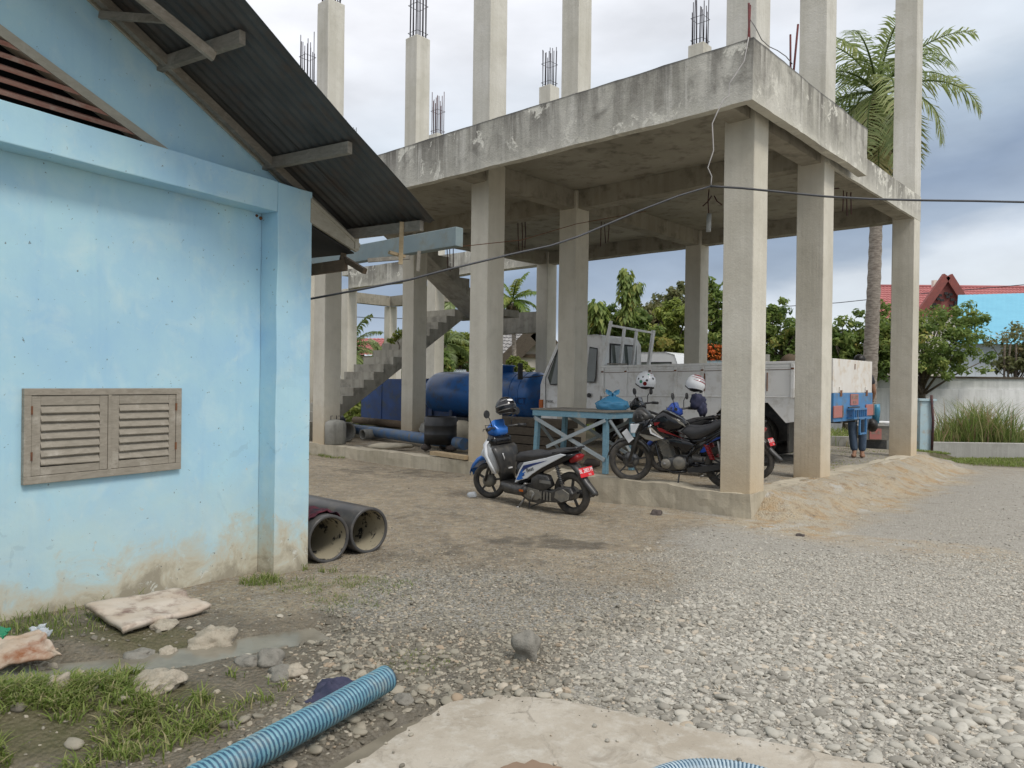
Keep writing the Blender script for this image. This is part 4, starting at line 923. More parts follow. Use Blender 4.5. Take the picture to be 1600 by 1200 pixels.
# built open: ring faces only, the ends stay open
def openpipe(c, ax, R_, r_, L, label):
    b = M().lathe(c, ax, [(.004, r_), (0, r_ + .006), (0, R_ - .006), (.006, R_), (L * .33, R_), (L * .66, R_), (L, R_), (L, r_), (L * .5, r_)], 44, closed=True)
    o = b.build('drain_pipe', 'hdpe', None); own(o, c); tag(o, label, 'pipe', 'black plastic pipes by the house corner')
    i = M().lathe((0, 0, 0), ax, [(.012, r_ - .002), (L * .3, r_ - .002), (L * .6, r_ - .002), (L - .02, r_ - .002)], 44)
    i.f = i.f[:-2]; i.sm = i.sm[:-2]; i.mi = i.mi[:-2]; i.build('silt_lining', 'inpipe', o, shift=False, recalc=False)
    return o
def onh(x, y, n=6):
    p = onz(x, y, 0)
    for _ in range(n): p = onz(x, y, Hs(p.x, p.y))
    return p
q1 = onh(513, 879); q2 = onh(577, 863); R1 = .225
openpipe((q1.x - .0, q1.y + .02, Hs(q1.x, q1.y) + R1 - .012), gu, R1, R1 - .03, 2.6, 'nearer black plastic pipe, with a maroon cloth on top, by the house corner')
c2 = Vector((q2.x, q2.y, Hs(q2.x, q2.y) + R1 - .012)); openpipe(c2, gu, R1, R1 - .03, 3.4, 'farther black plastic pipe whose silted end sticks out beyond the other')
def cloth(name, label, c, rx, ry, rz, mat, seed, cat='cloth', ax=None):
    b = M(); nn = 26; vs = []
    for j in range(nn):
        for i in range(nn):
            a = i / (nn - 1) * 2 - 1; d = j / (nn - 1) * 2 - 1; k = 1 + .25 * mnoise.noise(Vector((a * 1.5, d * 1.5, seed)))
            wv = mnoise.noise(Vector((a * 2.2, d * 2.2, seed + 4))) * .9 + mnoise.noise(Vector((a * 5, d * 5, seed + 8))) * .5
            e = max(abs(a), abs(d)); vs.append((c[0] + a * rx * k, c[1] + d * ry * k, c[2] + rz * (wv + .9) * (1 - e ** 3) + .004))
    b.add(vs, [(j * nn + i, j * nn + i + 1, (j + 1) * nn + i + 1, (j + 1) * nn + i) for j in range(nn - 1) for i in range(nn - 1)], True)
    o = b.build(name, mat, None, recalc=False); o.modifiers.new('t', 'SOLIDIFY').thickness = .004; own(o, c); return tag(o, label, cat)
pc = Vector((q1.x, q1.y + .02, Hs(q1.x, q1.y) + 2 * R1 - .012)) + gu * .16
def drape(name, label, cx, axv, R_, a0, a1, l0, l1, mat, seed):
    """rag lying over a pipe"""
    b = M(); nn = 24; vs = []; side = Vector(axv).cross(Vector((0, 0, 1))).normalized()
    for j in range(nn):
        for i in range(nn):
            a = a0 + (a1 - a0) * i / (nn - 1); t = l0 + (l1 - l0) * j / (nn - 1); a += .12 * mnoise.noise(Vector((j * .3, 0, seed))); t += .06 * mnoise.noise(Vector((i * .3, 5, seed)))
            r = R_ + .012 + .03 * (mnoise.noise(Vector((i * .28, j * .28, seed))) + .5)
            vs.append(tuple(cx + Vector(axv) * t + (side * math.sin(a) + Vector((0, 0, 1)) * math.cos(a)) * r))
    b.add(vs, [(j * nn + i, j * nn + i + 1, (j + 1) * nn + i + 1, (j + 1) * nn + i) for j in range(nn - 1) for i in range(nn - 1)], True)
    o = b.build(name, mat, None, recalc=False); o.modifiers.new('t', 'SOLIDIFY').thickness = .006; own(o, cx); return tag(o, label, 'cloth')
drape('rag', 'maroon and black rag draped over the nearer black pipe', Vector((q1.x, q1.y + .02, Hs(q1.x, q1.y) + R1 - .012)), gu, R1, -.8, .75, .07, .45, 'clothred', 3)

# ------------------------------------------------------------------ hose in the foreground
def hose(name, label, path, R_, mats, pitch, parent=None):
    pts = [Vector(p) for p in path]
    seglen = [0]
    for a, b2 in zip(pts, pts[1:]): seglen.append(seglen[-1] + (b2 - a).length)
    L = seglen[-1]; n = int(L / pitch * 8)
    b = M(); k = 28; vs = []
    def P(s_):
        for i in range(len(pts) - 1):
            if s_ <= seglen[i + 1] or i == len(pts) - 2:
                t = (s_ - seglen[i]) / (seglen[i + 1] - seglen[i]); return pts[i].lerp(pts[i + 1], t)
    prev = None
    for i in range(n + 1):
        s_ = L * i / n; p = P(s_); d = (P(min(L, s_ + .03)) - P(max(0, s_ - .03))).normalized()
        a = Vector((0, 0, 1)); a = (a - d * a.dot(d)).normalized(); c = d.cross(a)
        for j in range(k):
            t = 2 * math.pi * j / k; ph = (s_ / pitch - j / k) % 1.0
            r = R_ * (1 + .055 * max(0, math.cos(2 * math.pi * ph)) ** .6 - .02)
            vs.append(tuple(p + (a * math.cos(t) + c * math.sin(t)) * r))
    fs = []; mi = []
    for i in range(n):
        for j in range(k):
            fs.append((i * k + j, i * k + (j + 1) % k, (i + 1) * k + (j + 1) % k, (i + 1) * k + j)); ph = ((L * (i + .5) / n) / pitch - (j + .5) / k) % 1.0
            mi.append(0 if (ph < .27 or ph > .73) else 1)
    o0 = len(b.v); b.add(vs, fs, True); b.mi = mi
    # open end with wall thickness
    d = (P(L) - P(L - .03)).normalized(); c = P(L); a = Vector((0, 0, 1)); a = (a - d * a.dot(d)).normalized(); e = d.cross(a)
    ring = []
    for rr, off in ((R_, 0), (R_ * .90, .002), (R_ * .88, -.12)):
        for j in range(k): t = 2 * math.pi * j / k; ring.append(tuple(c + d * off + (a * math.cos(t) + e * math.sin(t)) * rr))
    q = len(b.v); b.cm = 1; b.add(ring, [(w_ * k + j, w_ * k + (j + 1) % k, (w_ + 1) * k + (j + 1) % k, (w_ + 1) * k + j) for w_ in range(2) for j in range(k)], True); b.cm = 0
    o = b.build(name, mats, None, recalc=False); own(o, path[0]); return tag(o, label, 'hose', 'ribbed suction hoses')
hs = [(-1.85, 1.95), (-1.58, 2.34), (-1.33, 2.74), (-1.09, 3.13), (-.85, 3.54), (-.64, 3.93)]
hp = []
for i in range(len(hs) - 1):
    for j in range(8):
        t = j / 8; x = hs[i][0] * (1 - t) + hs[i + 1][0] * t; y = hs[i][1] * (1 - t) + hs[i + 1][1] * t; hp.append((x, y))
hp.append(hs[-1])
# laid on the ground, ridge to ridge, the free end lifted a little
L0 = [(x, y, .10 + .03 * i / len(hp)) for i, (x, y) in enumerate(hp)]
hose('suction_hose', 'light blue ribbed suction hose lying across the bottom of the picture', L0, .066, ['hoselight', 'hosedark'], .0235)
arc = [(.80 + .30 * math.cos(a), 2.72 + .25 * math.sin(a), .165) for a in np.linspace(-.6, 3.7, 60)]
hose('suction_hose', 'pale blue hose coil just showing at the bottom edge on the concrete slab', arc, .042, ['hosepale', 'hosedark'], .016)
hb = M().bar(at(330, 1185, 3.0), at(331, 1186, 3.0) + Vector((.001, .01, 0)), .01, .01) if False else None

# ------------------------------------------------------------------ rocks, boards and rags on the ground
def rock(px_, py_, w, h, seed, mat, label, deep=.45, d=1., cat='rock', name='rock'):
    w *= .84; h *= .8
    p = onh(px_, py_); o = M().blob((p.x, p.y + w * .4 * d, Hs(p.x, p.y) + h * (1 - deep) - h * .5), w / 2, w / 2 * d, h / 2 * 1.15, seed=seed, sub=4, amp=.5, fr=1.15)
    for i_, v_ in enumerate(o.v):
        d_ = v_ - Vector((p.x, p.y + w * .4 * d, v_.z)); k_ = (.014 if mat == 'rockpale' else .004) * w / .3 * (mnoise.noise(v_ * 22 / (w / .3) ** .5 + Vector((seed, 0, 0))) + .6 * abs(mnoise.noise(v_ * 45)))
        o.v[i_] = v_ + Vector((d_.x, d_.y, .4 * w)).normalized() * k_ * 2.2
    o = o.build(name, mat, None); own(o, (p.x, p.y, Hs(p.x, p.y))); return tag(o, label, cat)
rock(318, 1016, .40, .16, 5, 'rockpale', 'large pale flat rock in the mud near the dirty sack')
rock(258, 1026, .12, .08, 6, 'rockpale', 'small pale rock left of the large flat rock')
rock(246, 1005, .18, .07, 8, 'rockpale', 'flat buff stone between the sack and the small pale rock')
rock(232, 1082, .30, .12, 9, 'rockpale', 'pale rock half buried at the grass edge of the ditch')
rock(78, 1078, .15, .10, 10, 'rockpale', 'pale stone on the left bank of the ditch')
rock(64, 1052, .16, .07, 11, 'rockpale', 'pale flat stone left of the ditch below the rusty sheet')
rock(208, 1032, .22, .07, 12, 'rockgrey', 'flat grey stone at the ditch behind the grass')
rock(118, 1062, .10, .06, 22, 'rockpale', 'little buff stone beside the ditch, right of the left bank stone')
rock(415, 1042, .19, .13, 13, 'rockgrey', 'rounded grey stone, right one of the dark pair beside the mud')
rock(384, 1040, .16, .07, 14, 'rockgrey', 'flat dark grey stone touching the rounded grey stone')
rock(435, 1062, .19, .09, 15, 'rockgrey', 'brown grey stone in front of the dark pair')
rock(458, 1058, .15, .08, 25, 'rockpale', 'buff stone beside the brown grey stone')
rock(822, 1034, .19, .22, 17, 'rockgrey', 'upright grey cone shaped rock standing in the pebbles', deep=.2)
rock(1028, 805, .18, .13, 18, 'stonedark', 'dark lump of earth at the foot of the concrete plinth', cat='clod', name='clod')
rock(1012, 862, .10, .07, 19, 'rockpale', 'single pale stone on the bare earth right of the oil stain')
rock(1252, 838, .11, .05, 20, 'stonedark', 'small dark block lying on the pale gravel', cat='block', name='block')
rock(628, 1100, .13, .06, 21, 'rockgrey', 'flat dark stone by the open end of the blue hose')
p = onh(533, 1082); cloth('cloth', 'crumpled navy cloth in the mud beside the blue hose', (p.x, p.y, Hs(p.x, p.y)), .15, .13, .045, 'cloth', 11)
p = onh(731, 778); o = M().lathe((p.x, p.y, Hs(p.x, p.y) + .04), (.8, -.3, .15), [(0, .03), (.03, .04), (.1, .042), (.12, .035)], 14).build('plastic_cup', 'clear', None); own(o, p); tag(o, 'crushed clear plastic cup on the earth left of the scooter', 'cup')
def patch(name, label, cat, cs, mat, th, seed, amp, lift=0.):
    """a limp board or sack from four ground corners"""
    b = M(); nn = 22; vs = []
    for j in range(nn):
        for i in range(nn):
            a = i / (nn - 1); d = j / (nn - 1); wob = .03 * mnoise.noise(Vector((a * 3, d * 3, seed + 2)))
            p_ = (Vector(cs[0]) * (1 - a) + Vector(cs[1]) * a) * (1 - d) + (Vector(cs[3]) * (1 - a) + Vector(cs[2]) * a) * d
            vs.append((p_.x + wob, p_.y + wob, p_.z + amp * mnoise.noise(Vector((a * 2.2, d * 2.2, seed))) + amp * .4 * mnoise.noise(Vector((a * 7, d * 7, seed)))))
    b.add(vs, [(j * nn + i, j * nn + i + 1, (j + 1) * nn + i + 1, (j + 1) * nn + i) for j in range(nn - 1) for i in range(nn - 1)], True)
    o = b.build(name, mat, None, recalc=False); sd_ = o.modifiers.new('t', 'SOLIDIFY'); sd_.thickness = th; sd_.offset = -1; own(o, cs[0]); return tag(o, label, cat)
def gz(x, y, up): 
    p = onh(x, y)
    return onz(x, y, Hs(p.x, p.y) + up)
patch('dirty_sack', 'dirty white stuffed sack lying flat against the blue wall', 'sack', [gz(133, 952, .055), gz(272, 926, .10), gz(328, 952, .035), gz(192, 990, .02)], 'sack', .035, 3, .022)
patch('rusty_sheet', 'rust stained white sheet crumpled at the left edge below the wall', 'sheet', [gz(-60, 1000, .06), gz(62, 988, .08), gz(98, 1025, .02), gz(-60, 1048, .02)], 'rustsheet', .016, 8, .05)
patch('green_scrap', 'scrap of green plastic at the left edge above the rusty sheet', 'plastic scrap', [gz(-20, 985, .08), gz(8, 985, .1), gz(10, 998, .06), gz(-20, 1000, .06)], 'green', .004, 4, .03)
patch('plastic_scrap', 'pale translucent plastic scrap between rusty sheet and dirty sack', 'plastic scrap', [gz(48, 983, .07), gz(70, 975, .09), gz(80, 990, .04), gz(60, 994, .04)], 'clear', .004, 5, .03)

# ------------------------------------------------------------------ grass
def blades(name, P, hmin, hmax, wid, lean, mat, label, n_per=5, spread=.03, lc=(0., 1.)):
    P = np.asarray(P); n = len(P) * n_per
    bx = np.repeat(P[:, 0], n_per) + rng.normal(0, spread, n); by = np.repeat(P[:, 1], n_per) + rng.normal(0, spread, n); bz = H(bx, by) - .01
    h = rng.uniform(hmin, hmax, n); a = rng.uniform(0, 6.283, n); ln = rng.uniform(.1, 1, n) * lean * h; w = wid * rng.uniform(.6, 1.3, n); sa = a + rng.normal(1.57, .4, n)
    V = np.zeros((n, 7, 3)); C = np.zeros((n, 7))
    for k, (t, ww_) in enumerate(((0, 1.), (.4, .9), (.75, .55), (1., 0))):
        cx = bx + np.cos(a) * ln * t * t; cy = by + np.sin(a) * ln * t * t; cz = bz + h * (t - .35 * lean * t * t)
        if k < 3:
            for s_, j in ((-1, 0), (1, 1)):
                V[:, k * 2 + j] = np.stack([cx + s_ * np.cos(sa) * w * ww_ / 2, cy + s_ * np.sin(sa) * w * ww_ / 2, cz], -1)
        else: V[:, 6] = np.stack([cx, cy, cz], -1)
    c0 = lc[0] + (lc[1] - lc[0]) * rng.random(n) ** 1.3
    for k in range(7): C[:, k] = np.clip(c0 + (k // 2) * .05, 0, 1)
    b0_ = np.arange(n)[:, None] * 7
    Fq = np.concatenate([b0_ + np.array([[0, 1, 3, 2]]), b0_ + np.array([[2, 3, 5, 4]]), b0_ + np.array([[4, 5, 6, 6]])], 0)
    T = Fq[2 * n:][:, :3]; Q = Fq[:2 * n]; Q = np.concatenate([Q[:, [0, 1, 2]], Q[:, [0, 2, 3]]], 0)
    o = npmesh(name, V.reshape(-1, 3), np.concatenate([Q, T], 0), mat, dict(lc=C.ravel())); return tag(o, label, 'grass', kind='stuff')
def inseg(n, p, q, r, pw=.5):
    t = rng.random(n); a = rng.uniform(0, 6.283, n); d = r * rng.random(n) ** pw
    return np.stack([p[0] + (q[0] - p[0]) * t + np.cos(a) * d, p[1] + (q[1] - p[1]) * t + np.sin(a) * d], -1)
def clump(P, s=2.2, th=.0):
    k = fbm(P[:, 0], P[:, 1], s); return P[k > th]
def offditch(P): return P[ditch(P[:, 0], P[:, 1]) > .26]
near = np.concatenate([clump(inseg(1150, (-2.75, 3.1), (-1.85, 3.62), .42), 3, -.02), clump(inseg(480, (-2.9, 3.55), (-2.1, 3.92), .2), 3, -.15), clump(inseg(260, (-1.7, 3.5), (-1.45, 3.9), .3), 4, .08)])
blades('grass', offditch(near), .04, .13, .0085, 1.2, 'grassm', 'fresh green grass growing at the lower left corner', 7, .022, (.25, 1.))
wallb = np.concatenate([clump(np.stack([[W(t, n).x, W(t, n).y] for t, n in zip(rng.uniform(1.3, 3.2, 420), rng.uniform(-.15, .42, 420))]), 3, -.1),
                        clump(np.stack([[W(t, n).x, W(t, n).y] for t, n in zip(rng.uniform(-.12, .75, 240), np.abs(rng.normal(-.0, .12, 240)) + .02 )]), 3, -.15)])
blades('grass', wallb, .04, .13, .005, 1., 'grassm', 'low weeds along the foot of the blue wall', 5, .02)
mid_ = np.concatenate([clump(inseg(420, (-1.75, 6.0), (-1.0, 6.1), .32), 3, .0), clump(inseg(170, (-1.25, 5.5), (-1.05, 5.7), .3), 4, .05), clump(inseg(90, (-.65, 4.4), (-.35, 4.6), .2), 4, .05)])
blades('grass', mid_, .015, .055, .004, 1., 'grassm', 'sparse short grass in the gravel in front of the pipes', 6, .03)
st = np.array([[G(a, -.06 - abs(c)).x, G(a, -.06 - abs(c)).y] for a, c in zip(rng.uniform(8.6, 11, 260), rng.normal(0, .12, 260))])
blades('grass', clump(st, 2, -.1), .03, .10, .008, 1., 'grassm', 'green fringe along the plinth behind the house corner', 5, .04)
inn = np.array([[G(a, b).x, G(a, b).y] for a, b in zip(rng.uniform(0.2, 6, 900), rng.uniform(3.2, 8.6, 900))]); 
blades('grass', clump(inn, 1.2, .06), .02, .07, .01, 1.2, 'grassm', 'patchy yellow grass on the earth around the truck', 5, .05, (.45, 1.))
strip = np.stack([rng.uniform(9.3, 19, 3800), rng.uniform(16.0, 17.9, 3800)], -1)
strip = strip[(rng.random(3800) < ss(strip[:, 1] - .25 * fbm(strip[:, 0], strip[:, 1], 1.) , 16.0, 16.6))]
blades('grass', strip, .03, .10, .016, .8, 'grassm', 'mown grass verge in front of the low wall', 4, .05, (.2, .8))
back = np.stack([rng.uniform(6, 26, 5200), rng.uniform(18.6, 25.5, 5200)], -1)
blades('grass', back, .15, .5, .03, .8, 'grassm', 'rough weeds between the low wall and the white wall', 4, .12, (.2, 1.))
backl = np.stack([rng.uniform(-14, 6, 4200), rng.uniform(21, 34, 4200)], -1); backl = backl[(((backl[:, 0] - GA.x) * gv.x + (backl[:, 1] - GA.y) * gv.y) > 8.4) | (backl[:, 1] > 27)]
blades('grass', backl, .1, .45, .035, .8, 'grassm', 'rough grass behind the unfinished building', 4, .12, (.1, .9))
def reeds(n, x, y, rx, ry, h0, h1, lb):
    P = np.stack([rng.normal(x, rx, n), rng.normal(y, ry, n)], -1); P = P[P[:, 1] > 18.15]
    return blades('reed_clump', P, h0, h1, .02, .75, 'reed', lb, 5, .06, (0., 1.))
tag(reeds(170, 12.15, 19.4, .28, .35, .8, 2.05, 'tall green reed clump with brownish tips behind the low wall'), cat='reeds')
tag(reeds(110, 11.55, 19.3, .22, .3, .6, 1.55, 'middle sized reed clump just left of the tallest one'), cat='reeds')
tag(reeds(90, 10.75, 19.1, .30, .3, .35, 1.05, 'short yellow green reed clump nearest the rusty post'), cat='reeds')
tag(reeds(90, 12.9, 19.5, .30, .35, .5, 1.5, 'ragged reed clump right of the tallest one, at the picture edge'), cat='reeds')
tag(reeds(70, 13.9, 19.6, .5, .4, .3, .9, 'low ragged grass clump beyond the right picture edge'), cat='reeds')
# ------------------------------------------------------------------ vehicles
def wheel(parent, x, z, r, tw, y=0., steer=0., drum=True, spokes=5, rimmat='darkmetal', wname='wheel'):
    """cast wheel, axis along local y"""
    cs, sn = math.cos(steer), math.sin(steer)
    fr = lambda a, b, c: Vector((x + a * cs - b * sn, y + a * sn + b * cs, c))
    w = M(fr).torus((0, 0, z), (0, 1, 0), r - tw * .5, tw * .5, 40, 12, 1.0).build(wname, 'tyre', parent, shift=False)
    rr = r - tw * .86
    rm = M(fr).torus((0, 0, z), (0, 1, 0), rr - .004, .011, 40, 8, 2.2)
    rm.lathe((0, -.035, z), (0, 1, 0), [(0, .028), (0, .045), (.07, .045), (.07, .028)], 18)
    for i in range(spokes):
        a = 2 * math.pi * i / spokes + .3
        for o_ in (-.0,):
            p = (math.cos(a) * .03, 0, z + math.sin(a) * .03); q = (math.cos(a + .12) * (rr - .004), 0, z + math.sin(a + .12) * (rr - .004))
            rm.bar(p, q, .022, .026, up=(0, 1, 0))
    rm.build('rim', rimmat, w, shift=False)
    if drum: M(fr).lathe((0, -.05, z), (0, 1, 0), [(0, .02), (0, .07), (.012, .078), (.09, .078), (.1, .02)], 24).build('brake_drum', 'grease', w, shift=False)
    else: M(fr).lathe((0, -.062, z), (0, 1, 0), [(0, .05), (0, .115), (.004, .115), (.004, .05)], 28).build('brake_disc', 'steel', w, shift=False)
    return w
def plate_obj(parent, c, right, up, w, h, lines, mat='plate'):
    right = Vector(right).normalized(); up = Vector(up); up = (up - right * up.dot(right)).normalized(); nrm = right.cross(up); c = Vector(c)
    b = M(); vs = [c + right * (a * w / 2) + up * (d * h / 2) + nrm * e for e in (-.002, .0) for a, d in ((-1, -1), (1, -1), (1, 1), (-1, 1))]
    o = b.add([tuple(v) for v in vs], [(0, 3, 2, 1), (4, 5, 6, 7), (0, 1, 5, 4), (1, 2, 6, 5), (2, 3, 7, 6), (3, 0, 4, 7)]).build('number_plate', mat, parent, shift=False)
    ROOT[o.name] = None
    for body, sz, dx, dy, mt in lines: text(body, sz, mt, c + right * (dx * w) + up * (dy * h) + nrm * .0015, (right, up, nrm), o, squash=.82)
    return o
def P2(prof, sx=1, sz=1, dx=0, dz=0): return [(a * sx + dx, b * sz + dz) for a, b in prof]
def scooter(name, label, loc, head, scale, col1, col2, platetxt, roll=.0, lean=0.):
    root = thing(name, label, 'scooter', loc, 'motorbikes parked at the building'); root.rotation_euler = (lean, 0, head); root.scale = (scale,) * 3; ROOT[root.name] = Vector((0, 0, 0))
    B = lambda m_, n_, mt, par=root, **k: m_.build(n_, mt, par, shift=False, **k)
    wheel(root, .68, .225, .225, .07, steer=.30); wheel(root, -.60, .245, .245, .085)
    # forks, fender
    fk = M(); fk.tube([(.70, .062, .225), (.62, .062, .46), (.585, .05, .55)], .017, 8); fk.tube([(.70, -.062, .225), (.62, -.062, .46), (.585, -.05, .55)], .017, 8); fk.tube([(.59, 0, .5), (.47, 0, .86)], .02, 8); B(fk, 'fork', 'darkmetal')
    fe = M(); n = 12; vs = []
    for i in range(n + 1):
        a = rad(8 + 135 * i / n); x = .69 + .275 * math.cos(a) * (1.06 if i < 4 else 1); z = .245 + .275 * math.sin(a)
        w = .062 + .016 * math.sin(math.pi * i / n) - (.035 if i == 0 else 0)
        for y, dz in ((-w, -.035), (-w * .8, .0), (0, .014), (w * .8, .0), (w, -.035)): vs.append((x + (0.02 if i == 0 else 0), y, z + dz))
    fe.add(vs, [(i * 5 + j, i * 5 + j + 1, (i + 1) * 5 + j + 1, (i + 1) * 5 + j) for i in range(n) for j in range(4)], True)
    fo = B(fe, 'front_fender', col1); fo.modifiers.new('t', 'SOLIDIFY').thickness = .005
    B(M().shell([(.955, .335), (.93, .40), (.84, .50), (.72, .565), (.60, .58), (.53, .52), (.52, .40), (.58, .43), (.68, .50), (.80, .46), (.89, .37)], -.082, .082, .12), 'fender_cowl', col1)
    # front cowl and leg shield
    B(M().shell([(.50, .80), (.60, .77), (.70, .62), (.735, .55), (.66, .53), (.60, .46), (.52, .34), (.44, .40), (.46, .62)], -.15, .15, .22), 'front_cowl', col2)
    B(M().shell([(.725, .585), (.70, .635), (.745, .55)], -.06, .06, .1), 'position_lamp', 'chrome')
    b = M(); prof = [(.425, .70), (.39, .665), (.35, .57), (.335, .44), (.34, .27)]; wd = [.20, .225, .205, .155, .14]; vs = []
    for (x, z), w in zip(prof, wd):
        for k in range(9):
            t = k / 4 - 1; vs.append((x + .035 * abs(t) ** 3, w * t, z))
    b.add(vs, [(i * 9 + j, i * 9 + j + 1, (i + 1) * 9 + j + 1, (i + 1) * 9 + j) for i in range(4) for j in range(8)], True)
    ls = B(b, 'leg_shield', 'dustyblack'); ls.modifiers.new('t', 'SOLIDIFY').thickness = .014
    B(M().shell([(.44, .70), (.46, .80), (.56, .82), (.60, .72), (.52, .66)], -.15, .15, .05), 'inner_cowl', 'gloss')
    b = M(); prof = [(.58, .795, .12), (.62, .70, .175), (.56, .58, .225), (.485, .47, .23), (.44, .37, .205)]; vs = []
    for s_ in (-1, 1):
        b.add([(x - d_, s_ * w, z) for x, z, w in prof for d_ in (0, .055)], [(i * 2, i * 2 + 1, i * 2 + 3, i * 2 + 2) for i in range(4)], True)
    sp_ = B(b, 'shield_edge', col2); sp_.modifiers.new('t', 'SOLIDIFY').thickness = .012
    B(M().box(.325, .34, -.03, .035, .42, .435), 'badge', 'white')
    B(M().tube([(.375, .07, .60), (.36, .11, .61), (.33, .11, .56), (.36, .08, .52)], .006, 6), 'bag_hook', 'white')
    # floor, underbody
    B(M().shell([(.36, .285), (.36, .20), (.28, .15), (.02, .15), (-.06, .20), (-.04, .30), (.02, .275)], -.185, .185, .1), 'floorboard', 'dustyblack', bevel=0)
    # handlebar with headlamp shell
    B(M().shell([(.60, .79), (.655, .85), (.64, .90), (.56, .99), (.52, 1.0), (.50, .93), (.45, .90), (.44, .83), (.50, .79)], -.10, .10, .12), 'headset', col1)
    B(M().shell([(.64, .83), (.655, .87), (.625, .92), (.61, .86)], -.075, .075, .1), 'headlamp', 'glass')
    hb_ = M(); hb_.tube([(.50, -.09, .90), (.44, -.24, .915), (.385, -.34, .91)], .014, 8); hb_.tube([(.50, .09, .90), (.44, .24, .915), (.385, .34, .91)], .014, 8); B(hb_, 'handlebar', 'darkmetal')
    for s_ in (-1, 1):
        B(M().tube([(.43, s_ * .25, .915), (.385, s_ * .345, .91)], .021, 10), 'grip', 'black')
        B(M().tube([(.50, s_ * .17, .915), (.49, s_ * .3, .905), (.44, s_ * .36, .895)], .006, 6), 'brake_lever', 'darkmetal')
        mr_ = M(); mr_.tube([(.47, s_ * .17, .92), (.485, s_ * .2, 1.02), (.475, s_ * .25, 1.07)], .006, 6); mr_.lathe((.47, s_ * .27, 1.085), (-1, 0, .1), [(-.012, .02), (0, .05), (.012, .045)], 16); B(mr_, 'mirror', 'black')
    # seat and tail
    B(M().shell([(.16, .53), (.15, .60), (.10, .65), (.0, .672), (-.14, .668), (-.26, .69), (-.40, .735), (-.55, .755), (-.66, .765), (-.67, .74), (-.50, .69), (-.33, .62), (-.1, .575)], -.135, .135, .06), 'seat', 'seat')
    B(M().shell([(.15, .54), (.17, .40), (.12, .26), (-.02, .30), (-.12, .38), (-.3, .48), (-.56, .60), (-.70, .70), (-.62, .725), (-.30, .62), (0., .58)], -.125, .125, .08), 'tail_body', 'gloss' if col2 != 'gloss' else 'dustyblack')
    for s_ in (-1, 1):
        pr = [(.145, .285), (.07, .45), (.0, .545), (-.12, .578), (-.33, .635), (-.54, .705), (-.62, .70), (-.45, .61), (-.27, .515), (-.12, .42), (-.05, .365), (.05, .33)]
        B(M().prism(pr, s_ * .126, s_ * .142), 'side_panel', col2, bevel=.006)
        pr2 = [(.075, .40), (.0, .51), (-.14, .552), (-.36, .61), (-.30, .585), (-.14, .525), (-.04, .48), (.02, .43), (-.02, .40), (.05, .36)]
        B(M().prism(pr2, s_ * .1425, s_ * .1445), 'decal', 'navy')
        pr3 = [(.115, .33), (.04, .44), (.0, .47), (.02, .42), (-.03, .44), (.03, .37), (.0, .36), (.07, .33)]
        B(M().prism(pr3, s_ * .1425, s_ * .1450), 'decal', col1)
    if platetxt: text('Beat', .065, 'black', (-.10, .1462, .475), (Vector((-.93, 0, .36)).normalized(), Vector((.36, 0, .93)).normalized(), Vector((0, 1, 0))), root, name='lettering')
    B(M().shell([(-.60, .61), (-.62, .67), (-.69, .705), (-.73, .69), (-.70, .625), (-.64, .595)], -.075, .075, .12), 'tail_lamp', 'sred')
    gr = M(); gr.tube([(-.42, .125, .70), (-.62, .12, .755), (-.70, .08, .775), (-.72, 0, .78), (-.70, -.08, .775), (-.62, -.12, .755), (-.42, -.125, .70)], .013, 8); B(gr, 'grab_rail', 'gloss')
    b = M(); prof = [(-.52, .60, .07), (-.66, .58, .07), (-.74, .50, .06), (-.82, .40, .055), (-.93, .30, .045), (-.945, .27, .04)]; vs = []
    for x, z, w in prof: vs += [(x + .03, -w, z - .02), (x, -w * .7, z + .005), (x - .005, 0, z + .01), (x, w * .7, z + .005), (x + .03, w, z - .02)]
    b.add(vs, [(i * 5 + j, i * 5 + j + 1, (i + 1) * 5 + j + 1, (i + 1) * 5 + j) for i in range(5) for j in range(4)], True); rf = B(b, 'rear_fender', 'dustyblack'); rf.modifiers.new('t', 'SOLIDIFY').thickness = .008
    if platetxt: plate_obj(root, (-.80, .0, .515), (0, -1, 0), (.35, 0, .9), .245, .105, [(platetxt, .066, 0, .13, 'white'), ('01.21', .028, .2, -.32, 'white')])
    # engine, gearbox, air box, shock, exhaust
    B(M().shell([(.06, .14), (.08, .24), (-.02, .30), (-.14, .33), (-.2, .27), (-.42, .26), (-.5, .32), (-.66, .33), (-.70, .27), (-.66, .19), (-.5, .14), (-.3, .12), (-.22, .085), (-.05, .09)], .02, .125, .04, smooth=False), 'engine_case', 'dustyblack', bevel=.008)
    eg = M(); eg.prism([(.0, .16), (.02, .22), (-.06, .26), (-.22, .25), (-.27, .18), (-.2, .13), (-.06, .13)], .126, .142); eg.prism([(-.46, .2), (-.48, .27), (-.57, .31), (-.66, .27), (-.65, .2), (-.56, .16)], .126, .148); eg.lathe((-.12, .14, .19), (0, 1, 0), [(0, .05), (.012, .045), (.014, .02)], 16)
    for i in range(6): eg.box(-.40 + i * .045, -.385 + i * .045, .128, .14, .15, .24)
    B(eg, 'gear_cover', 'grease')
    B(M().shell([(.02, .18), (.03, .26), (-.10, .30), (-.12, .15)], -.13, .04, .1), 'cylinder', 'darkmetal')
    B(M().shell([(-.08, .27), (-.10, .38), (-.20, .44), (-.34, .43), (-.40, .32), (-.30, .25), (-.16, .24)], .03, .135, .15), 'air_box', 'dustyblack')
    sh = M(); sh.tube([(-.46, .10, .57), (-.56, .10, .27)], .014, 8); B(sh, 'shock_absorber', 'steel')
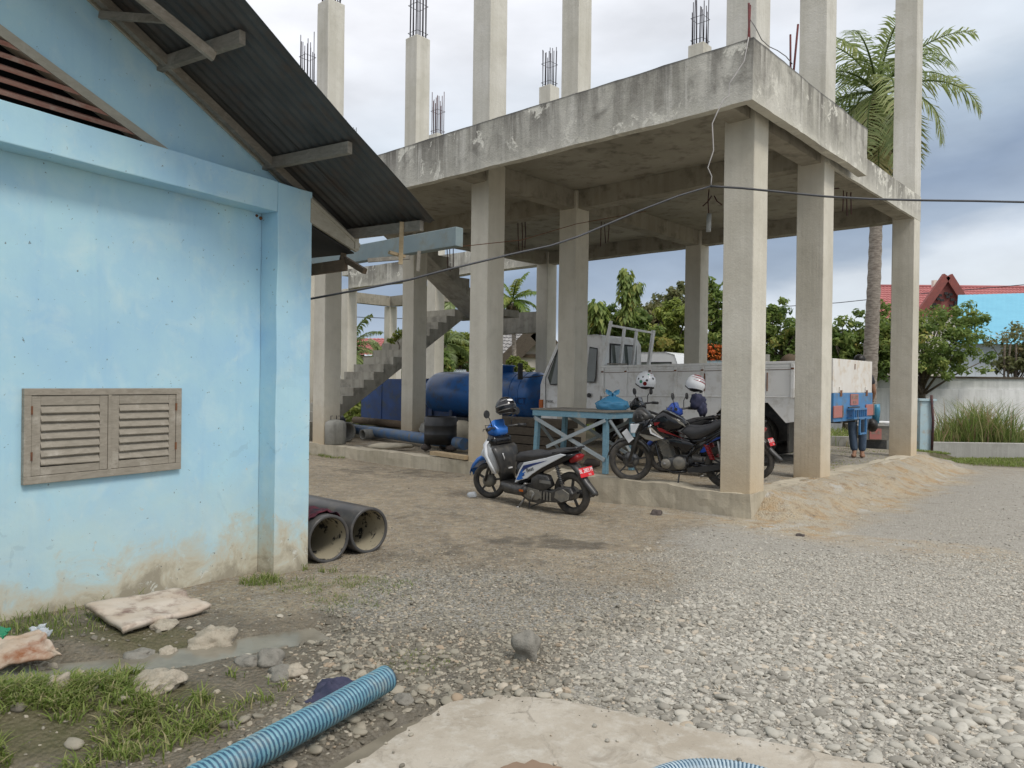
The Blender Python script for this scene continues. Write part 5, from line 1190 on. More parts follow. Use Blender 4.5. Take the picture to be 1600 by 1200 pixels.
    sg = M(); tt = np.linspace(0, 1, 90); sg.tube([(-.47 - .07 * t + .026 * math.cos(t * 50), .10 + .026 * math.sin(t * 50), .54 - .19 * t) for t in tt], .006, 5); B(sg, 'coil_spring', 'black')
    B(M().lathe((-.15, -.15, .16), (-1, 0, .12), [(0, .02), (.1, .035), (.2, .052), (.58, .05), (.62, .03)], 20), 'exhaust', 'darkmetal')
    ks = M(); ks.tube([(.0, .09, .15), (.05, .17, .02)], .011, 6); ks.tube([(.05, .17, .02), (.085, .19, .005)], .012, 6); B(ks, 'kick_stand', 'steel')
    B(M().tube([(-.02, .10, .16), (-.13, .15, .13), (-.16, .16, .20)], .009, 6), 'kick_starter', 'steel')
    B(M().tube([(-.03, .06, .17), (-.10, .16, .035), (-.04, -.14, .035), (-.03, -.06, .17)], .011, 6), 'centre_stand', 'darkmetal')
    B(M().tube([(.50, .06, .93), (.60, .16, .93), (.60, .10, .80)], .006, 5), 'brake_cable', 'cable'); B(M().tube([(.50, -.06, .93), (.62, -.12, .94), (.60, -.08, .80)], .006, 5), 'brake_cable', 'cable')
    for s_ in (-1, 1): B(M().tube([(-.06, s_ * .11, .30), (-.05, s_ * .19, .31)], .011, 6), 'foot_peg', 'steel')
    B(M().box(-.40, -.24, .1355, .142, .34, .375), 'maker_badge', 'steel'); B(M().box(-.03, .03, .186, .19, .21, .235), 'reflector', 'orange')
    B(M().tube([(-.60, .07, .245), (-.60, .13, .245)], .02, 10), 'axle_nut', 'steel')
    return root
def helmet(label, loc, r, rot, base, deco):
    root = thing('helmet', label, 'helmet', loc, 'helmets hung on the motorbikes'); root.rotation_euler = rot; ROOT[root.name] = Vector((0, 0, 0))
    B = lambda m_, n_, mt, par=root, **k: m_.build(n_, mt, par, shift=False, **k)
    def S_(a, b, k=1.0): return (r * k * math.cos(b) * math.cos(a), r * k * math.cos(b) * math.sin(a) * .93, r * k * math.sin(b))
    b = M(); nb, na = 16, 36; vs = []
    for k in (1., .88):
        for j in range(nb + 1):
            for i in range(na):
                a = 2 * math.pi * i / na; lo = rad(-38) + rad(34) * max(0, math.cos(a)) ** .8; bb = lo + (rad(90) - lo) * j / nb; vs.append(S_(a, bb, k))
    L = (nb + 1) * na
    fs = [(q * L + j * na + i, q * L + j * na + (i + 1) % na, q * L + (j + 1) * na + (i + 1) % na, q * L + (j + 1) * na + i) for q in (0, 1) for j in range(nb) for i in range(na)]
    b.add(vs, fs + [(i, (i + 1) % na, L + (i + 1) % na, L + i) for i in range(na)], True); B(b, 'helmet_shell', base, recalc=False)
    rim = [S_(2 * math.pi * i / 40, rad(-38) + rad(34) * max(0, math.cos(2 * math.pi * i / 40)) ** .8, .97) for i in range(41)]
    B(M().tube(rim, r * .075, 8), 'rubber_trim', 'black')
    B(M().blob((0, 0, -r * .12), r * .8, r * .74, r * .62, 3, 2, .05), 'lining', 'black')
    deco(B, S_, r); return root
def band(S_, a0, a1, b0, b1, w, k=1.012, n=18):
    b = M(); vs = []
    for i in range(n + 1):
        t = i / n; a = a0 + (a1 - a0) * t; bb = b0 + (b1 - b0) * t + .0
        ww_ = w * math.sin(math.pi * min(max(t, .04), .96)) ** .5
        vs += [S_(a, bb - ww_, k), S_(a, bb + ww_, k)]
    b.add(vs, [(i * 2, i * 2 + 1, i * 2 + 3, i * 2 + 2) for i in range(n)], True); return b
def dot(S_, a, b_, r_, k=1.012):
    m_ = M(); vs = [S_(a, b_, k)] + [S_(a + r_ * math.cos(t) / max(.3, math.cos(b_)), b_ + r_ * math.sin(t), k) for t in np.linspace(0, 6.283, 13)[:-1]]
    return m_.add(vs, [(0, 1 + i, 1 + (i + 1) % 12) for i in range(12)])
def deco_black(B, S_, r):
    for s_ in (-1, 1):
        B(band(S_, math.pi - 1.9 * s_, math.pi - .25 * s_, rad(2), rad(12), .06), 'stripe', 'steel'); B(band(S_, math.pi - 1.6 * s_, math.pi - .2 * s_, rad(-22), rad(-12), .045), 'stripe', 'steel')
        B(band(S_, math.pi - 1.2 * s_, math.pi - .35 * s_, rad(30), rad(46), .05), 'stripe', 'steel')
    B(band(S_, math.pi - .42, math.pi + .42, rad(36), rad(36), .12), 'logo_patch', 'white')
    B(band(S_, -1.0, 1.0, rad(12), rad(12), .22, 1.012), 'visor', 'glass')
def deco_white(B, S_, r):
    for a, b_, q, mt in ((2.0, .35, .09, 'black'), (2.6, .62, .08, 'green'), (3.1, .2, .12, 'black'), (3.5, .5, .1, 'mred'), (3.9, .15, .1, 'black'), (2.4, .0, .12, 'black'), (4.3, .45, .1, 'green'), (4.6, .1, .09, 'black'), (3.2, .85, .13, 'mred'), (2.9, 1.02, .09, 'black'), (3.7, .9, .1, 'green'), (1.5, .2, .1, 'black'), (1.8, -.1, .16, 'green'), (5., .6, .1, 'black'), (2.2, -.32, .2, 'mred')):
        B(dot(S_, a, b_, q), 'sticker', mt)
    for k in range(5):
        a = 3.4 + .28 * math.cos(k * 1.257) / .7; b_ = .72 + .24 * math.sin(k * 1.257); B(dot(S_, a, b_, .05), 'sticker', 'gablered')
def deco_red(B, S_, r):
    B(band(S_, 1.6, 4.6, rad(62), rad(40), .13), 'stripe', 'sred'); B(band(S_, 1.9, 4.9, rad(38), rad(10), .06), 'stripe', 'sred'); B(band(S_, 2.2, 5.0, rad(15), rad(-5), .05), 'stripe', 'sred'); B(band(S_, 2.0, 4.9, rad(26), rad(0), .018), 'stripe', 'black'); B(band(S_, 2.0, 4.4, rad(50), rad(24), .016), 'stripe', 'black')

def face(rx, ry, fx, fy): return math.atan2(fy - ry, fx - rx)
hd = face(.797, 9.62, -.297, 10.6)
mx_, my_ = (.797 * .68 + -.297 * .60) / 1.28, (9.62 * .68 + 10.6 * .60) / 1.28
zr_, zf_ = Hs(.797, 9.62), Hs(-.297, 10.6)
s1 = scooter('scooter', 'blue and white scooter with red number plate parked on bare earth before the plinth', (mx_, my_, zr_), hd, 1.14, 'sblue', 'swhite', 'BL 2803 PF', lean=-.05)
for o_ in s1.children: pass
s1.rotation_euler = Matrix.Rotation(hd, 3, 'Z').to_4x4().to_euler() if False else (-.06, -math.atan2(zf_ - zr_, 1.4), hd)
s1.rotation_mode = 'XYZ'
s1.location.z = zr_ + (zf_ - zr_) * .6 / 1.28 - .005
helmet('glossy black helmet with silver stripes on the blue and white scooter', at(790.5, 637, 10.35), .152, (0, .2, hd + 2.9 + math.pi), 'gloss', deco_black)

# second scooter deeper in, and one more behind the table
hd3 = face(3.85, 11.15, 2.72, 11.9)
s3 = scooter('scooter', 'dark blue scooter behind the black motorcycle, under the white and red helmet', (3.08, 11.50, ZF - .03), hd3, 1.12, 'navyblue', 'gloss', 'BL 3161 PG', lean=.0)
helmet('white helmet with red sweeps on the dark blue scooter', at(1086.5, 601, 12.1), .165, (.25, .1, hd3 + 2.6 + math.pi), 'swhite', deco_red)
s4 = scooter('scooter', 'dark scooter beside the blue table, carrying the stickered white helmet', (2.72, 12.72, ZF - .03), hd3 - .05, 1.17, 'gloss', 'dustyblack', None)
helmet('white helmet covered in small stickers, above the headlamp of the black motorcycle', at(1009, 596.5, 12.6), .175, (.1, .1, hd3 + 2.8 + math.pi), 'swhite', deco_white)
def jacket(label, c, w, h, mat, seed):
    b = M(); b.blob((c.x, c.y, c.z), w, w * .8, h, seed, 3, .5, 2.2); b.blob((c.x + w * .5, c.y - .05, c.z - h * .8), w * .6, w * .5, h * .8, seed + 1, 3, .5, 2.4)
    o = b.build('jacket', mat, None); own(o, c); return tag(o, label, 'jacket')
jacket('dark jacket bundled over the handlebar under the white and red helmet', at(1091, 628, 12.0), .12, .14, 'cloth', 3)
# ---- black motorcycle
def motorcycle():
    fx, fy, rx, ry = 1.72, 10.78, 2.95, 10.17
    h_ = face(rx, ry, fx, fy)
    root = thing('motorcycle', 'black motorcycle with dark red and silver tank shrouds, half hidden by the corner column', 'motorcycle', (fx * .5 + rx * .5, fy * .5 + ry * .5, ZF - .035), 'motorbikes parked at the building')
    root.rotation_euler = (-.05, 0, h_); root.scale = (1.03,) * 3; ROOT[root.name] = Vector((0, 0, 0))
    B = lambda m_, n_, mt, par=root, **k: m_.build(n_, mt, par, shift=False, **k)
    wheel(root, .66, .30, .30, .085, steer=.22, drum=False); wheel(root, -.66, .30, .30, .10)
    X = lambda zx: .66 - (zx - 225) * .00150
    def Z(zx, zy): return (935 + (zx - 225) * .07 - zy) / (598 + (zx - 225) * .0386)
    def pf(*pts): return [(X(a), Z(a, b)) for a, b in pts]
    fk = M()
    for s_ in (-1, 1): fk.tube([(.66, s_ * .085, .30), (.50, s_ * .085, .72), (.44, s_ * .08, .88)], .02, 8)
    B(fk, 'fork', 'darkmetal')
    fe = M(); vs = []; n = 14
    for i in range(n + 1):
        a = rad(8 + 150 * i / n); R_ = .325; x = .66 + R_ * math.cos(a); z = .30 + R_ * math.sin(a)
        for y, dz in ((-.06, -.03), (-.05, 0), (0, .012), (.05, 0), (.06, -.03)): vs.append((x, y, z + dz))
    fe.add(vs, [(i * 5 + j, i * 5 + j + 1, (i + 1) * 5 + j + 1, (i + 1) * 5 + j) for i in range(n) for j in range(4)], True); o = B(fe, 'front_fender', 'dustyblack'); o.modifiers.new('t', 'SOLIDIFY').thickness = .005
    # headlamp and visor
    B(M().shell(pf((250, 440), (335, 440), (310, 470), (285, 525), (245, 520)), -.095, .095, .15), 'headlamp', 'chrome')
    B(M().prism(pf((243, 446), (338, 442), (318, 470), (288, 524), (246, 520)), -.108, .108), 'lamp_lens', 'swhite', bevel=.01)
    B(M().shell(pf((250, 432), (262, 360), (300, 318), (345, 318), (400, 362), (440, 400), (350, 440)), -.11, .11, .25), 'visor_cowl', 'dustyblack')
    B(M().shell(pf((240, 445), (300, 432), (400, 412), (435, 402), (360, 520), (300, 530), (335, 455)), -.105, .105, .15), 'lamp_surround', 'gloss')
    B(M().prism(pf((158, 520), (205, 485), (272, 570), (225, 606)), .075, .08), 'front_plate', 'white')
    # tank, shrouds, seat
    B(M().shell(pf((440, 420), (490, 370), (545, 335), (590, 350), (650, 378), (720, 415), (755, 460), (705, 495), (600, 520), (480, 500)), -.14, .14, .28), 'fuel_tank', 'gloss')
    for s_ in (-1, 1):
        B(M().prism(pf((340, 530), (400, 485), (450, 470), (520, 530), (572, 565), (470, 587), (400, 570)), s_ * .135, s_ * .175), 'tank_shroud', 'msilver', bevel=.012)
        B(M().prism(pf((345, 520), (400, 470), (440, 462), (450, 500), (560, 560), (480, 545)), s_ * .17, s_ * .186), 'shroud_wing', 'gloss', bevel=.006)
        B(M().prism(pf((435, 475), (448, 470), (462, 508), (572, 566), (545, 562), (450, 520)), s_ * .187, s_ * .189), 'decal', 'white')
        B(M().prism(pf((500, 475), (540, 478), (600, 510), (755, 572), (640, 535), (520, 505)), s_ * .141, s_ * .147), 'decal', 'mred')
        B(M().prism(pf((470, 435), (530, 428), (510, 450), (480, 460)), s_ * .135, s_ * .142), 'decal', 'mred')
        B(M().prism(pf((600, 385), (665, 400), (735, 440), (757, 470), (700, 440)), s_ * .12, s_ * .132), 'decal', 'msilver')
        B(M().shell(pf((600, 570), (700, 570), (790, 590), (845, 620), (760, 690), (700, 640), (620, 620)), *(sorted((s_ * .07, s_ * .15))), .1), 'side_cover', 'gloss')
        B(M().shell(pf((430, 455), (455, 445), (450, 480), (420, 490)), *(sorted((s_ * .15, s_ * .19))), .2), 'turn_signal', 'chrome')
    B(M().shell(pf((700, 510), (760, 465), (850, 470), (950, 455), (1010, 425), (1130, 395), (1140, 420), (1010, 515), (900, 570), (800, 585)), -.13, .13, .10), 'seat', 'seat')
    B(M().shell(pf((780, 590), (900, 575), (1010, 520), (1150, 430), (1210, 420), (1170, 480), (1010, 560), (850, 620)), -.11, .11, .1), 'tail_body', 'gloss')
    # frame and engine
    fr_ = M(); 
    for s_ in (-1, 1):
        fr_.tube([(.44, s_ * .02, .84), (X(480), s_ * .09, Z(480, 620)), (X(530), s_ * .1, Z(530, 800)), (X(640), s_ * .1, Z(640, 850)), (X(760), s_ * .11, Z(760, 840))], .017, 8)
        fr_.tube([(X(560), s_ * .08, Z(560, 520)), (X(820), s_ * .1, Z(820, 650)), (X(770), s_ * .11, Z(770, 720)), (X(760), s_ * .11, Z(760, 840))], .016, 8)
        fr_.tube([(X(770), s_ * .11, Z(770, 720)), (X(1000), s_ * .11, Z(1000, 560)), (X(1100), s_ * .1, Z(1100, 500))], .014, 8)
        fr_.tube([(X(770), s_ * .09, Z(770, 790)), (-.66, s_ * .09, .30)], .02, 8)
    B(fr_, 'frame', 'gloss')
    cyl = M(); 
    for i in range(11):
        t = i / 10; xa, za = X(545) + (X(590) - X(545)) * t, Z(545, 590) + (Z(590, 720) - Z(545, 590)) * t; q = .075 if i not in (0, 10) else .06
        cyl.bar((xa - q, 0, za - .02), (xa + q, 0, za + .02), .21, .009, up=(0, 0, 1))
    cyl.bar((X(545), 0, Z(545, 590)), (X(595), 0, Z(595, 740)), .14, .11, up=(0, 1, 0)); B(cyl, 'cylinder', 'grease')
    B(M().shell(pf((540, 740), (610, 720), (760, 720), (800, 770), (770, 830), (600, 840), (535, 800)), -.13, .13, .15), 'crankcase', 'darkmetal')
    ec = M()
    for s_ in (-1, 1):
        ec.lathe((X(580), s_ * .12, Z(580, 775)), (0, s_, 0), [(0, .07), (.02, .066), (.03, .03), (.034, .01)], 20)
        ec.lathe((X(700), s_ * .12, Z(700, 770)), (0, s_, 0), [(0, .09), (.015, .085), (.025, .03)], 20)
    B(ec, 'engine_cover', 'grease')
    B(M().lathe((X(572), .151, Z(572, 775)), (0, 1, 0), [(0, .022), (.012, .02), (.013, .005)], 14), 'cap', 'steel')
    B(M().tube([(X(545), -.09, Z(545, 610)), (X(480), -.11, Z(480, 700)), (X(540), -.14, Z(540, 850)), (X(800), -.15, Z(800, 860))], .02, 8), 'exhaust_pipe', 'darkmetal')
    B(M().lathe((X(800), -.16, Z(800, 860)), (-1, 0, .14), [(0, .025), (.08, .045), (.5, .05), (.53, .03)], 18), 'exhaust', 'darkmetal')
    B(M().prism(pf((770, 810), (880, 800), (1120, 770), (1120, 815), (900, 850), (780, 850)), .10, .125), 'chain_case', 'black')
    for s_ in (-1, 1):
        B(M().tube([(X(1040), s_ * .13, Z(1040, 590)), (X(1075), s_ * .13, Z(1075, 790))], .015, 8), 'shock_absorber', 'steel')
        B(M().tube([(X(940) - .02 * 0 + .0 + .03 * math.cos(t * 56) - .085 * t, s_ * .13 + .03 * math.sin(t * 56), Z(940, 620) - .19 * t) for t in np.linspace(0, 1, 100)], .0095, 5), 'coil_spring', 'sred')
        B(M().tube([(X(880), s_ * .1, Z(880, 790)), (X(860), s_ * .22, Z(860, 760))], .013, 6), 'foot_peg', 'black')
    hb_ = M(); hb_.tube([(.40, .33, .93), (.46, .22, .98), (.44, .08, .93), (.44, -.08, .93), (.46, -.22, .98), (.40, -.33, .93)], .012, 8); B(hb_, 'handlebar', 'darkmetal')
    for s_ in (-1, 1):
        B(M().tube([(.435, s_ * .27, .955), (.37, s_ * .38, .915)], .018, 8), 'grip', 'black'); B(M().tube([(.50, s_ * .2, .97), (.45, s_ * .36, .93)], .006, 6), 'brake_lever', 'darkmetal')
    ck = M(); ck.lathe((.45, 0, .97), (-.5, 0, .8), [(-.03, .02), (-.02, .05), (.02, .055), (.022, .05)], 18); B(ck, 'speedometer', 'black')
    cb = M(); cb.tube([(.46, .18, .97), (.56, .1, .92), (.52, .03, .75)], .005, 5); cb.tube([(.46, -.18, .97), (.6, -.08, .9), (.53, -.03, .7)], .005, 5); B(cb, 'control_cable', 'cable')
    B(M().tube([(X(700), .11, Z(700, 860)), (X(690), .15, Z(690, 960)), (X(655), .16, .02)], .012, 6), 'kick_stand', 'black')
    plate_obj(root, (-.99, 0, .50), (0, -1, 0), (.3, 0, .95), .25, .105, [])
    b = M(); prof = [(-.60, .62, .08), (-.80, .60, .08), (-.92, .50, .07), (-1.0, .38, .06)]; vs = []
    for x, z, w in prof: vs += [(x + .02, -w, z - .02), (x, 0, z + .01), (x + .02, w, z - .02)]
    b.add(vs, [(i * 3 + j, i * 3 + j + 1, (i + 1) * 3 + j + 1, (i + 1) * 3 + j) for i in range(3) for j in range(2)], True); o = B(b, 'rear_fender', 'dustyblack'); o.modifiers.new('t', 'SOLIDIFY').thickness = .008
    B(M().shell([(-.86, .64), (-.96, .68), (-.98, .63), (-.9, .6)], -.06, .06, .1), 'tail_lamp', 'sred')
    return root
moto = motorcycle()

# ------------------------------------------------------------------ flat bed truck
truck = thing('truck', 'dirty white flat bed truck with blue tail frame parked between the columns', 'truck', G(3, 5, ZF))
def TF(u, v, z): return G(u, v, z + .016 * (3.2 - u))
def T(): return M(fr=TF)
VA, VB = 4.2, 6.2
Z0, Z1 = 1.43, 2.09
T().box(.52, 5.30, VA + .03, VB - .03, Z0 - .08, Z0 - .003).build('bed_floor', 'wood_dark', truck)
for v0, v1, out in ((VA, VA + .03, -1), (VB - .03, VB, 1)):
    sd_ = T().box(.52, 5.30, v0, v1, Z0, Z1 - .05).build('side_board', 'whitepaint', truck, bevel=.004)
    T().box(.50, 5.32, v0 - .02, v1 + .02, Z1 - .049, Z1).build('top_rail', 'whitepaint', sd_, bevel=.006)
    T().box(.52, 5.30, v0 - .012 if out < 0 else v1 + .001, v0 - .001 if out < 0 else v1 + .012, Z1 - .145, Z1 - .12).build('mid_rail', 'whitepaint', sd_, bevel=.003)
    for k in range(9):
        u = .55 + k * (5.25 - .55) / 8; a, c = (v0 - .036, v0 - .001) if out < 0 else (v1 + .001, v1 + .036)
        T().box(u - .03, u + .03, a, c, Z0 + .0, Z1 - .051).build('stake', 'whitepaint', sd_, bevel=.003)
        T().box(u - .028, u + .028, a - .006 if out < 0 else c, a if out < 0 else c + .006, Z1 - .15, Z1 - .118).build('hinge', 'rustpatch', sd_)
    for k in range(8):
        u = .55 + k * (5.25 - .55) / 8 + .05; u1_ = u + (5.25 - .55) / 8 - .10; a, c = (v0 - .007, v0 - .001) if out < 0 else (v1 + .001, v1 + .007)
        T().box(u, u1_, a - (.008 if out < 0 else 0), c + (.008 if out > 0 else 0), Z1 - .105, Z1 - .065).build('slot_strip', 'whitepaint', sd_, bevel=.002); T().box(u, u1_, a, c, Z0 + .05, Z1 - .17).build('side_panel', 'whitepaint', sd_, bevel=.004)
    T().box(.56, 5.26, v0 - .006 if out < 0 else v1 + .001, v0 - .001 if out < 0 else v1 + .006, Z1 - .155, Z1 - .146).build('rust_line', 'rustpatch', sd_)
    T().box(.56, 5.26, v0 - .014 if out < 0 else v1 + .001, v0 - .001 if out < 0 else v1 + .014, Z0 + .004, Z0 + .03).build('bottom_rail', 'whitepaint', sd_, bevel=.003)
    for k in range(3):
        ur = 1.6 + k * 1.25; T().box(ur, ur + .014, v0 - .028 if out < 0 else v1 + .001, v0 - .001 if out < 0 else v1 + .028, Z0 + .12, Z1 - .2).build('rust_streak', 'rustpatch', sd_)
    # skirt with wheel arch
    uw = 2.0; R_ = .62; arc_ = [(uw + R_ * math.cos(t), .68 + R_ * math.sin(t)) for t in np.linspace(rad(152), rad(28), 12)]
    prof = [(5.0, 1.0), (5.28, 1.0), (5.28, Z0 - .002), (.52, Z0 - .002), (.52, 1.02), (uw - R_ - .35, 1.02)] + [(uw - .74, .98), (uw - .40, 1.34), (uw + .40, 1.34), (uw + .74, .98)] + [(uw + .8, .98)]
    b = M(fr=lambda x, y, z: TF(x, y, z)); b.prism(prof, v0 + .004 if out < 0 else v1 - .02, v0 + .02 if out < 0 else v1 - .004); b.build('skirt', 'whitepaint', truck)
T().box(5.305, 5.34, VA, VB, Z0, Z1 + .02).build('headboard', 'whitepaint', truck, bevel=.004)
for v, tilt in ((VA + .05, .0), (VB - .08, .0)):
    T().bar((5.33, v, Z1), (5.30 - .10, v + (.14 if v < 5 else .0), 3.06 if v < 5 else 2.96), .085, .06).build('rack_post', 'whitepaint', truck)
for v in (VA + .75, VA + 1.25): T().bar((5.33, v, Z1), (5.23, v, 2.93), .06, .05).build('rack_post', 'whitepaint', truck)
T().bar((5.22, VA + .15, 2.97), (5.22, VB - .06, 2.90), .045, .045).build('rack_rail', 'whitepaint', truck)
T().bar((5.2, VA + .1, Z1 + .04), (5.2, VA + .8, Z1 + .05), .06, .03).build('loose_batten', 'wood_pale', truck)
# cab
cabp = [(5.42, .95), (5.42, 2.62), (5.50, 2.76), (5.70, 2.80), (6.45, 2.78), (6.72, 2.66), (7.02, 1.95), (7.10, 1.70), (7.13, .85), (6.9, .72), (6.62, .78), (6.50, 1.0), (6.0, 1.0), (5.9, .95)]
b = T(); n = len(cabp); vs = []
for v, k in ((VA + .10, .10), (VA + .13, .0), (VA + .16, 0), (VB - .20, 0), (VB - .17, 0), (VB - .14, .10)):
    for u, z in cabp:
        s_ = -(v - 5.2) / abs(v - 5.2); tum = max(0, z - 1.75) * .13
        vs.append((u, v + s_ * tum * (1 if abs(v - 5.2) > .5 else 0), z - (.03 if (k and z > 2.6) else 0)))
b.add(vs, [(i * n + j, i * n + (j + 1) % n, (i + 1) * n + (j + 1) % n, (i + 1) * n + j) for i in range(5) for j in range(n)] + [tuple(range(n))[::-1], tuple(5 * n + j for j in range(n))])
cab = b.build('cab', 'whitepaint', truck, bevel=.02)
def cwin(pts, side, name='side_window'):
    """window laid proud of the cab flank"""
    f_ = lambda g, d: [(u0_ + (u - u0_) * g, (VA + .10 + max(0, z - 1.75) * .13 - d) if side < 0 else (VB - .14 - max(0, z - 1.75) * .13 + d), z0_ + (z - z0_) * g) for u, z in pts]
    u0_ = sum(p[0] for p in pts) / len(pts); z0_ = sum(p[1] for p in pts) / len(pts); k = len(pts)
    b = T(); b.add(f_(1.06, -.01) + f_(1.06, .006), [tuple(range(k)), tuple(range(k, 2 * k))] + [(i, (i + 1) % k, k + (i + 1) % k, k + i) for i in range(k)]); fr_ = b.build(name, 'rubber', cab)
    b = T(); b.add(f_(1., .0065) + f_(1., .010), [tuple(range(k)), tuple(range(k, 2 * k))] + [(i, (i + 1) % k, k + (i + 1) % k, k + i) for i in range(k)]); b.build('pane', 'glass', fr_)
for s_ in (-1, 1):
    cwin([(6.86, 1.86), (6.64, 2.50), (6.0, 2.54), (5.96, 1.72), (6.78, 1.70)], s_)
    cwin([(5.54, 1.85), (5.56, 2.46), (5.76, 2.50), (5.78, 1.75), (5.56, 1.75)], s_, 'quarter_window')
v_ = VA + .095
dl = T(); 
for p, q in (((5.86, 1.02), (5.86, 2.62)), ((5.86, 2.62), (6.62, 2.60)), ((6.62, 2.6), (6.95, 1.85)), ((6.95, 1.85), (6.92, 1.1))): dl.bar((p[0], v_ + max(0, p[1] - 1.75) * .13, p[1]), (q[0], v_ + max(0, q[1] - 1.75) * .13, q[1]), .012, .012)
dl.build('door_seam', 'rubber', cab)
T().box(5.93, 6.08, v_ - .02, v_ + .01, 1.56, 1.60).build('door_handle', 'black', cab)
T().lathe((5.70, v_ - .004, 1.45), (0, 1, 0), [(0, .05), (.02, .05)], 16).build('fuel_cap', 'black', cab)
text('DIESEL', .075, 'black', TF(6.80, v_ - .004, 1.30), (-gu, Vector((0, 0, 1)), -gv), cab, name='lettering')
T().box(7.02, 7.12, VA + .085, VA + .25, 1.10, 1.34).build('turn_signal', 'orange', cab)
T().box(7.12, 7.16, VA + .2, VB - .24, 1.0, 1.3).build('grille', 'black', cab)
T().add([(7.035, VA + .28, 1.95), (7.035, VB - .32, 1.95), (6.76, VB - .37, 2.60), (6.76, VA + .33, 2.60)], [(0, 1, 2, 3)]).build('windscreen', 'glass', cab)
rw = T(); rw.box(5.405, 5.419, VA + .46, VB - .46, 1.86, 2.60); rwo = rw.build('rear_window', 'rubber', cab, bevel=.02)
T().box(5.399, 5.404, VA + .50, VB - .50, 1.90, 2.56).build('pane', 'glass', rwo)
T().tube([(7.05, VA + .15, 1.9), (7.28, VA - .12, 1.86), (7.30, VA - .30, 1.86), (7.30, VA - .38, 1.96)], .012, 6).build('mirror_arm', 'black', cab)
T().box(7.285, 7.32, VA - .46, VA - .30, 1.80, 2.18).build('mirror', 'black', cab, bevel=.02)
# tail: white gate over a blue frame
gate = T().box(.445, .50, VA + .0, VB + .12, Z0 + .09, Z1 + .03).build('tailgate', 'tailwhite', truck, bevel=.008)
for v in (VA + .35, VB - .25):
    T().box(.42, .444, v - .05, v + .05, Z0 + .03, Z0 + .14).build('hinge', 'rustpatch', gate); T().box(.425, .443, v - .06, v + .06, Z0 + .10, Z0 + .20).build('hinge_plate', 'tailwhite', gate)
T().box(.435, .444, VA + 1.1, VA + 1.12, Z1 - .14, Z1 - .04).build('rust_streak', 'rustpatch', gate)
fr_ = T().box(.43, .50, VA + .0, VB + .12, 1.02, Z0 + .088).build('tail_frame', 'truckblue', truck, bevel=.008)
for v in (VA + .18, VB - .10):
    lp = T().box(.405, .429, v - .22, v + .20, 1.09, 1.30).build('tail_lamp', 'plateold', fr_, bevel=.01)
    T().box(.400, .430, v + .201, v + .245, 1.09, 1.30).build('lamp_side', 'steel', fr_)
T().box(.412, .429, VA + .72, VA + 1.32, 1.235, 1.27).build('step_slot', 'black', fr_)
T().box(.415, .429, VA + .83, VA + 1.25, 1.27 + .03, 1.50).build('old_plate', 'plateold', fr_)
text('BL 8018', .105, 'wood_pale', TF(.412, VA + 1.04, 1.44), (gv, Vector((0, 0, 1)), -gu), fr_, name='lettering')
text('04 11', .075, 'wood_pale', TF(.412, VA + 1.04, 1.35), (gv, Vector((0, 0, 1)), -gu), fr_, name='lettering')
ld = T()
for z in (1.07, 1.23): ld.box(.30, .42, VA + .66, VA + 1.38, z - .015, z + .015)
for k in range(7): ld.box(.30, .33, VA + .67 + k * .113, VA + .69 + k * .113, 1.085, 1.215)
ld.build('step_frame', 'truckblue', fr_)
lf2 = T(); lf2.bar((.32, VA + 1.03, 1.06), (.32, VA + 1.03, .78), .03, .03); lf2.bar((.32, VA + 1.37, 1.06), (.32, VA + 1.37, .78), .03, .03); lf2.bar((.32, VA + 1.015, .78), (.32, VA + 1.385, .78), .03, .03); lf2.build('ladder_step', 'truckblue', fr_)
# chassis and wheels
for v in (VA + .55, VB - .65): T().box(.5, 6.9, v, v + .08, .98, 1.18).build('chassis_rail', 'dustyblack', truck)
for v in (VA + .56, VB - .60): T().box(1.15, 2.85, v, v + .02, .62, 1.33).build('wheel_well', 'dustyblack', truck)
for v in (VA + .03, VB - .57): T().box(1.15, 2.85, v, v + .54, 1.335, 1.345).build('wheel_well', 'dustyblack', truck)
T().tube([(2.0, VA + .2, .72), (2.0, VB - .2, .72)], .07, 10).build('rear_axle', 'dustyblack', truck)
T().blob((2.0, 5.2, .70), .2, .22, .2, 1).build('differential', 'dustyblack', truck)
def twheel(u, v, r, w_):
    t = T().lathe((u, v, ZF + r - .01 + .016 * (u - 3.2)), (0, 1, 0), [(0, r * .55), (0, r * .93), (.03, r), (w_ - .03, r), (w_, r * .93), (w_, r * .55)], 36, closed=True).build('wheel', 'tyre', truck)
    T().lathe((u, v + .02, ZF + r - .01 + .016 * (u - 3.2)), (0, 1, 0), [(0, r * .2), (.02, r * .54), (w_ - .06, r * .545), (w_ - .04, r * .2)], 24).build('rim', 'steel', t)
for v in (VA + .06, VA + .30, VB - .52, VB - .28): twheel(2.0, v, .41, .21)
for v in (VA + .14, VB - .36): twheel(6.30, v, .39, .2)
for v in (VA + .05, VB - .55): T().box(1.22, 1.25, v, v + .5, .45, 1.2).build('mud_flap', 'dustyblack', truck)
T().box(3.0, 3.9, VA + .1, VA + .5, .75, 1.15).build('fuel_tank', 'dustyblack', truck, bevel=.03)
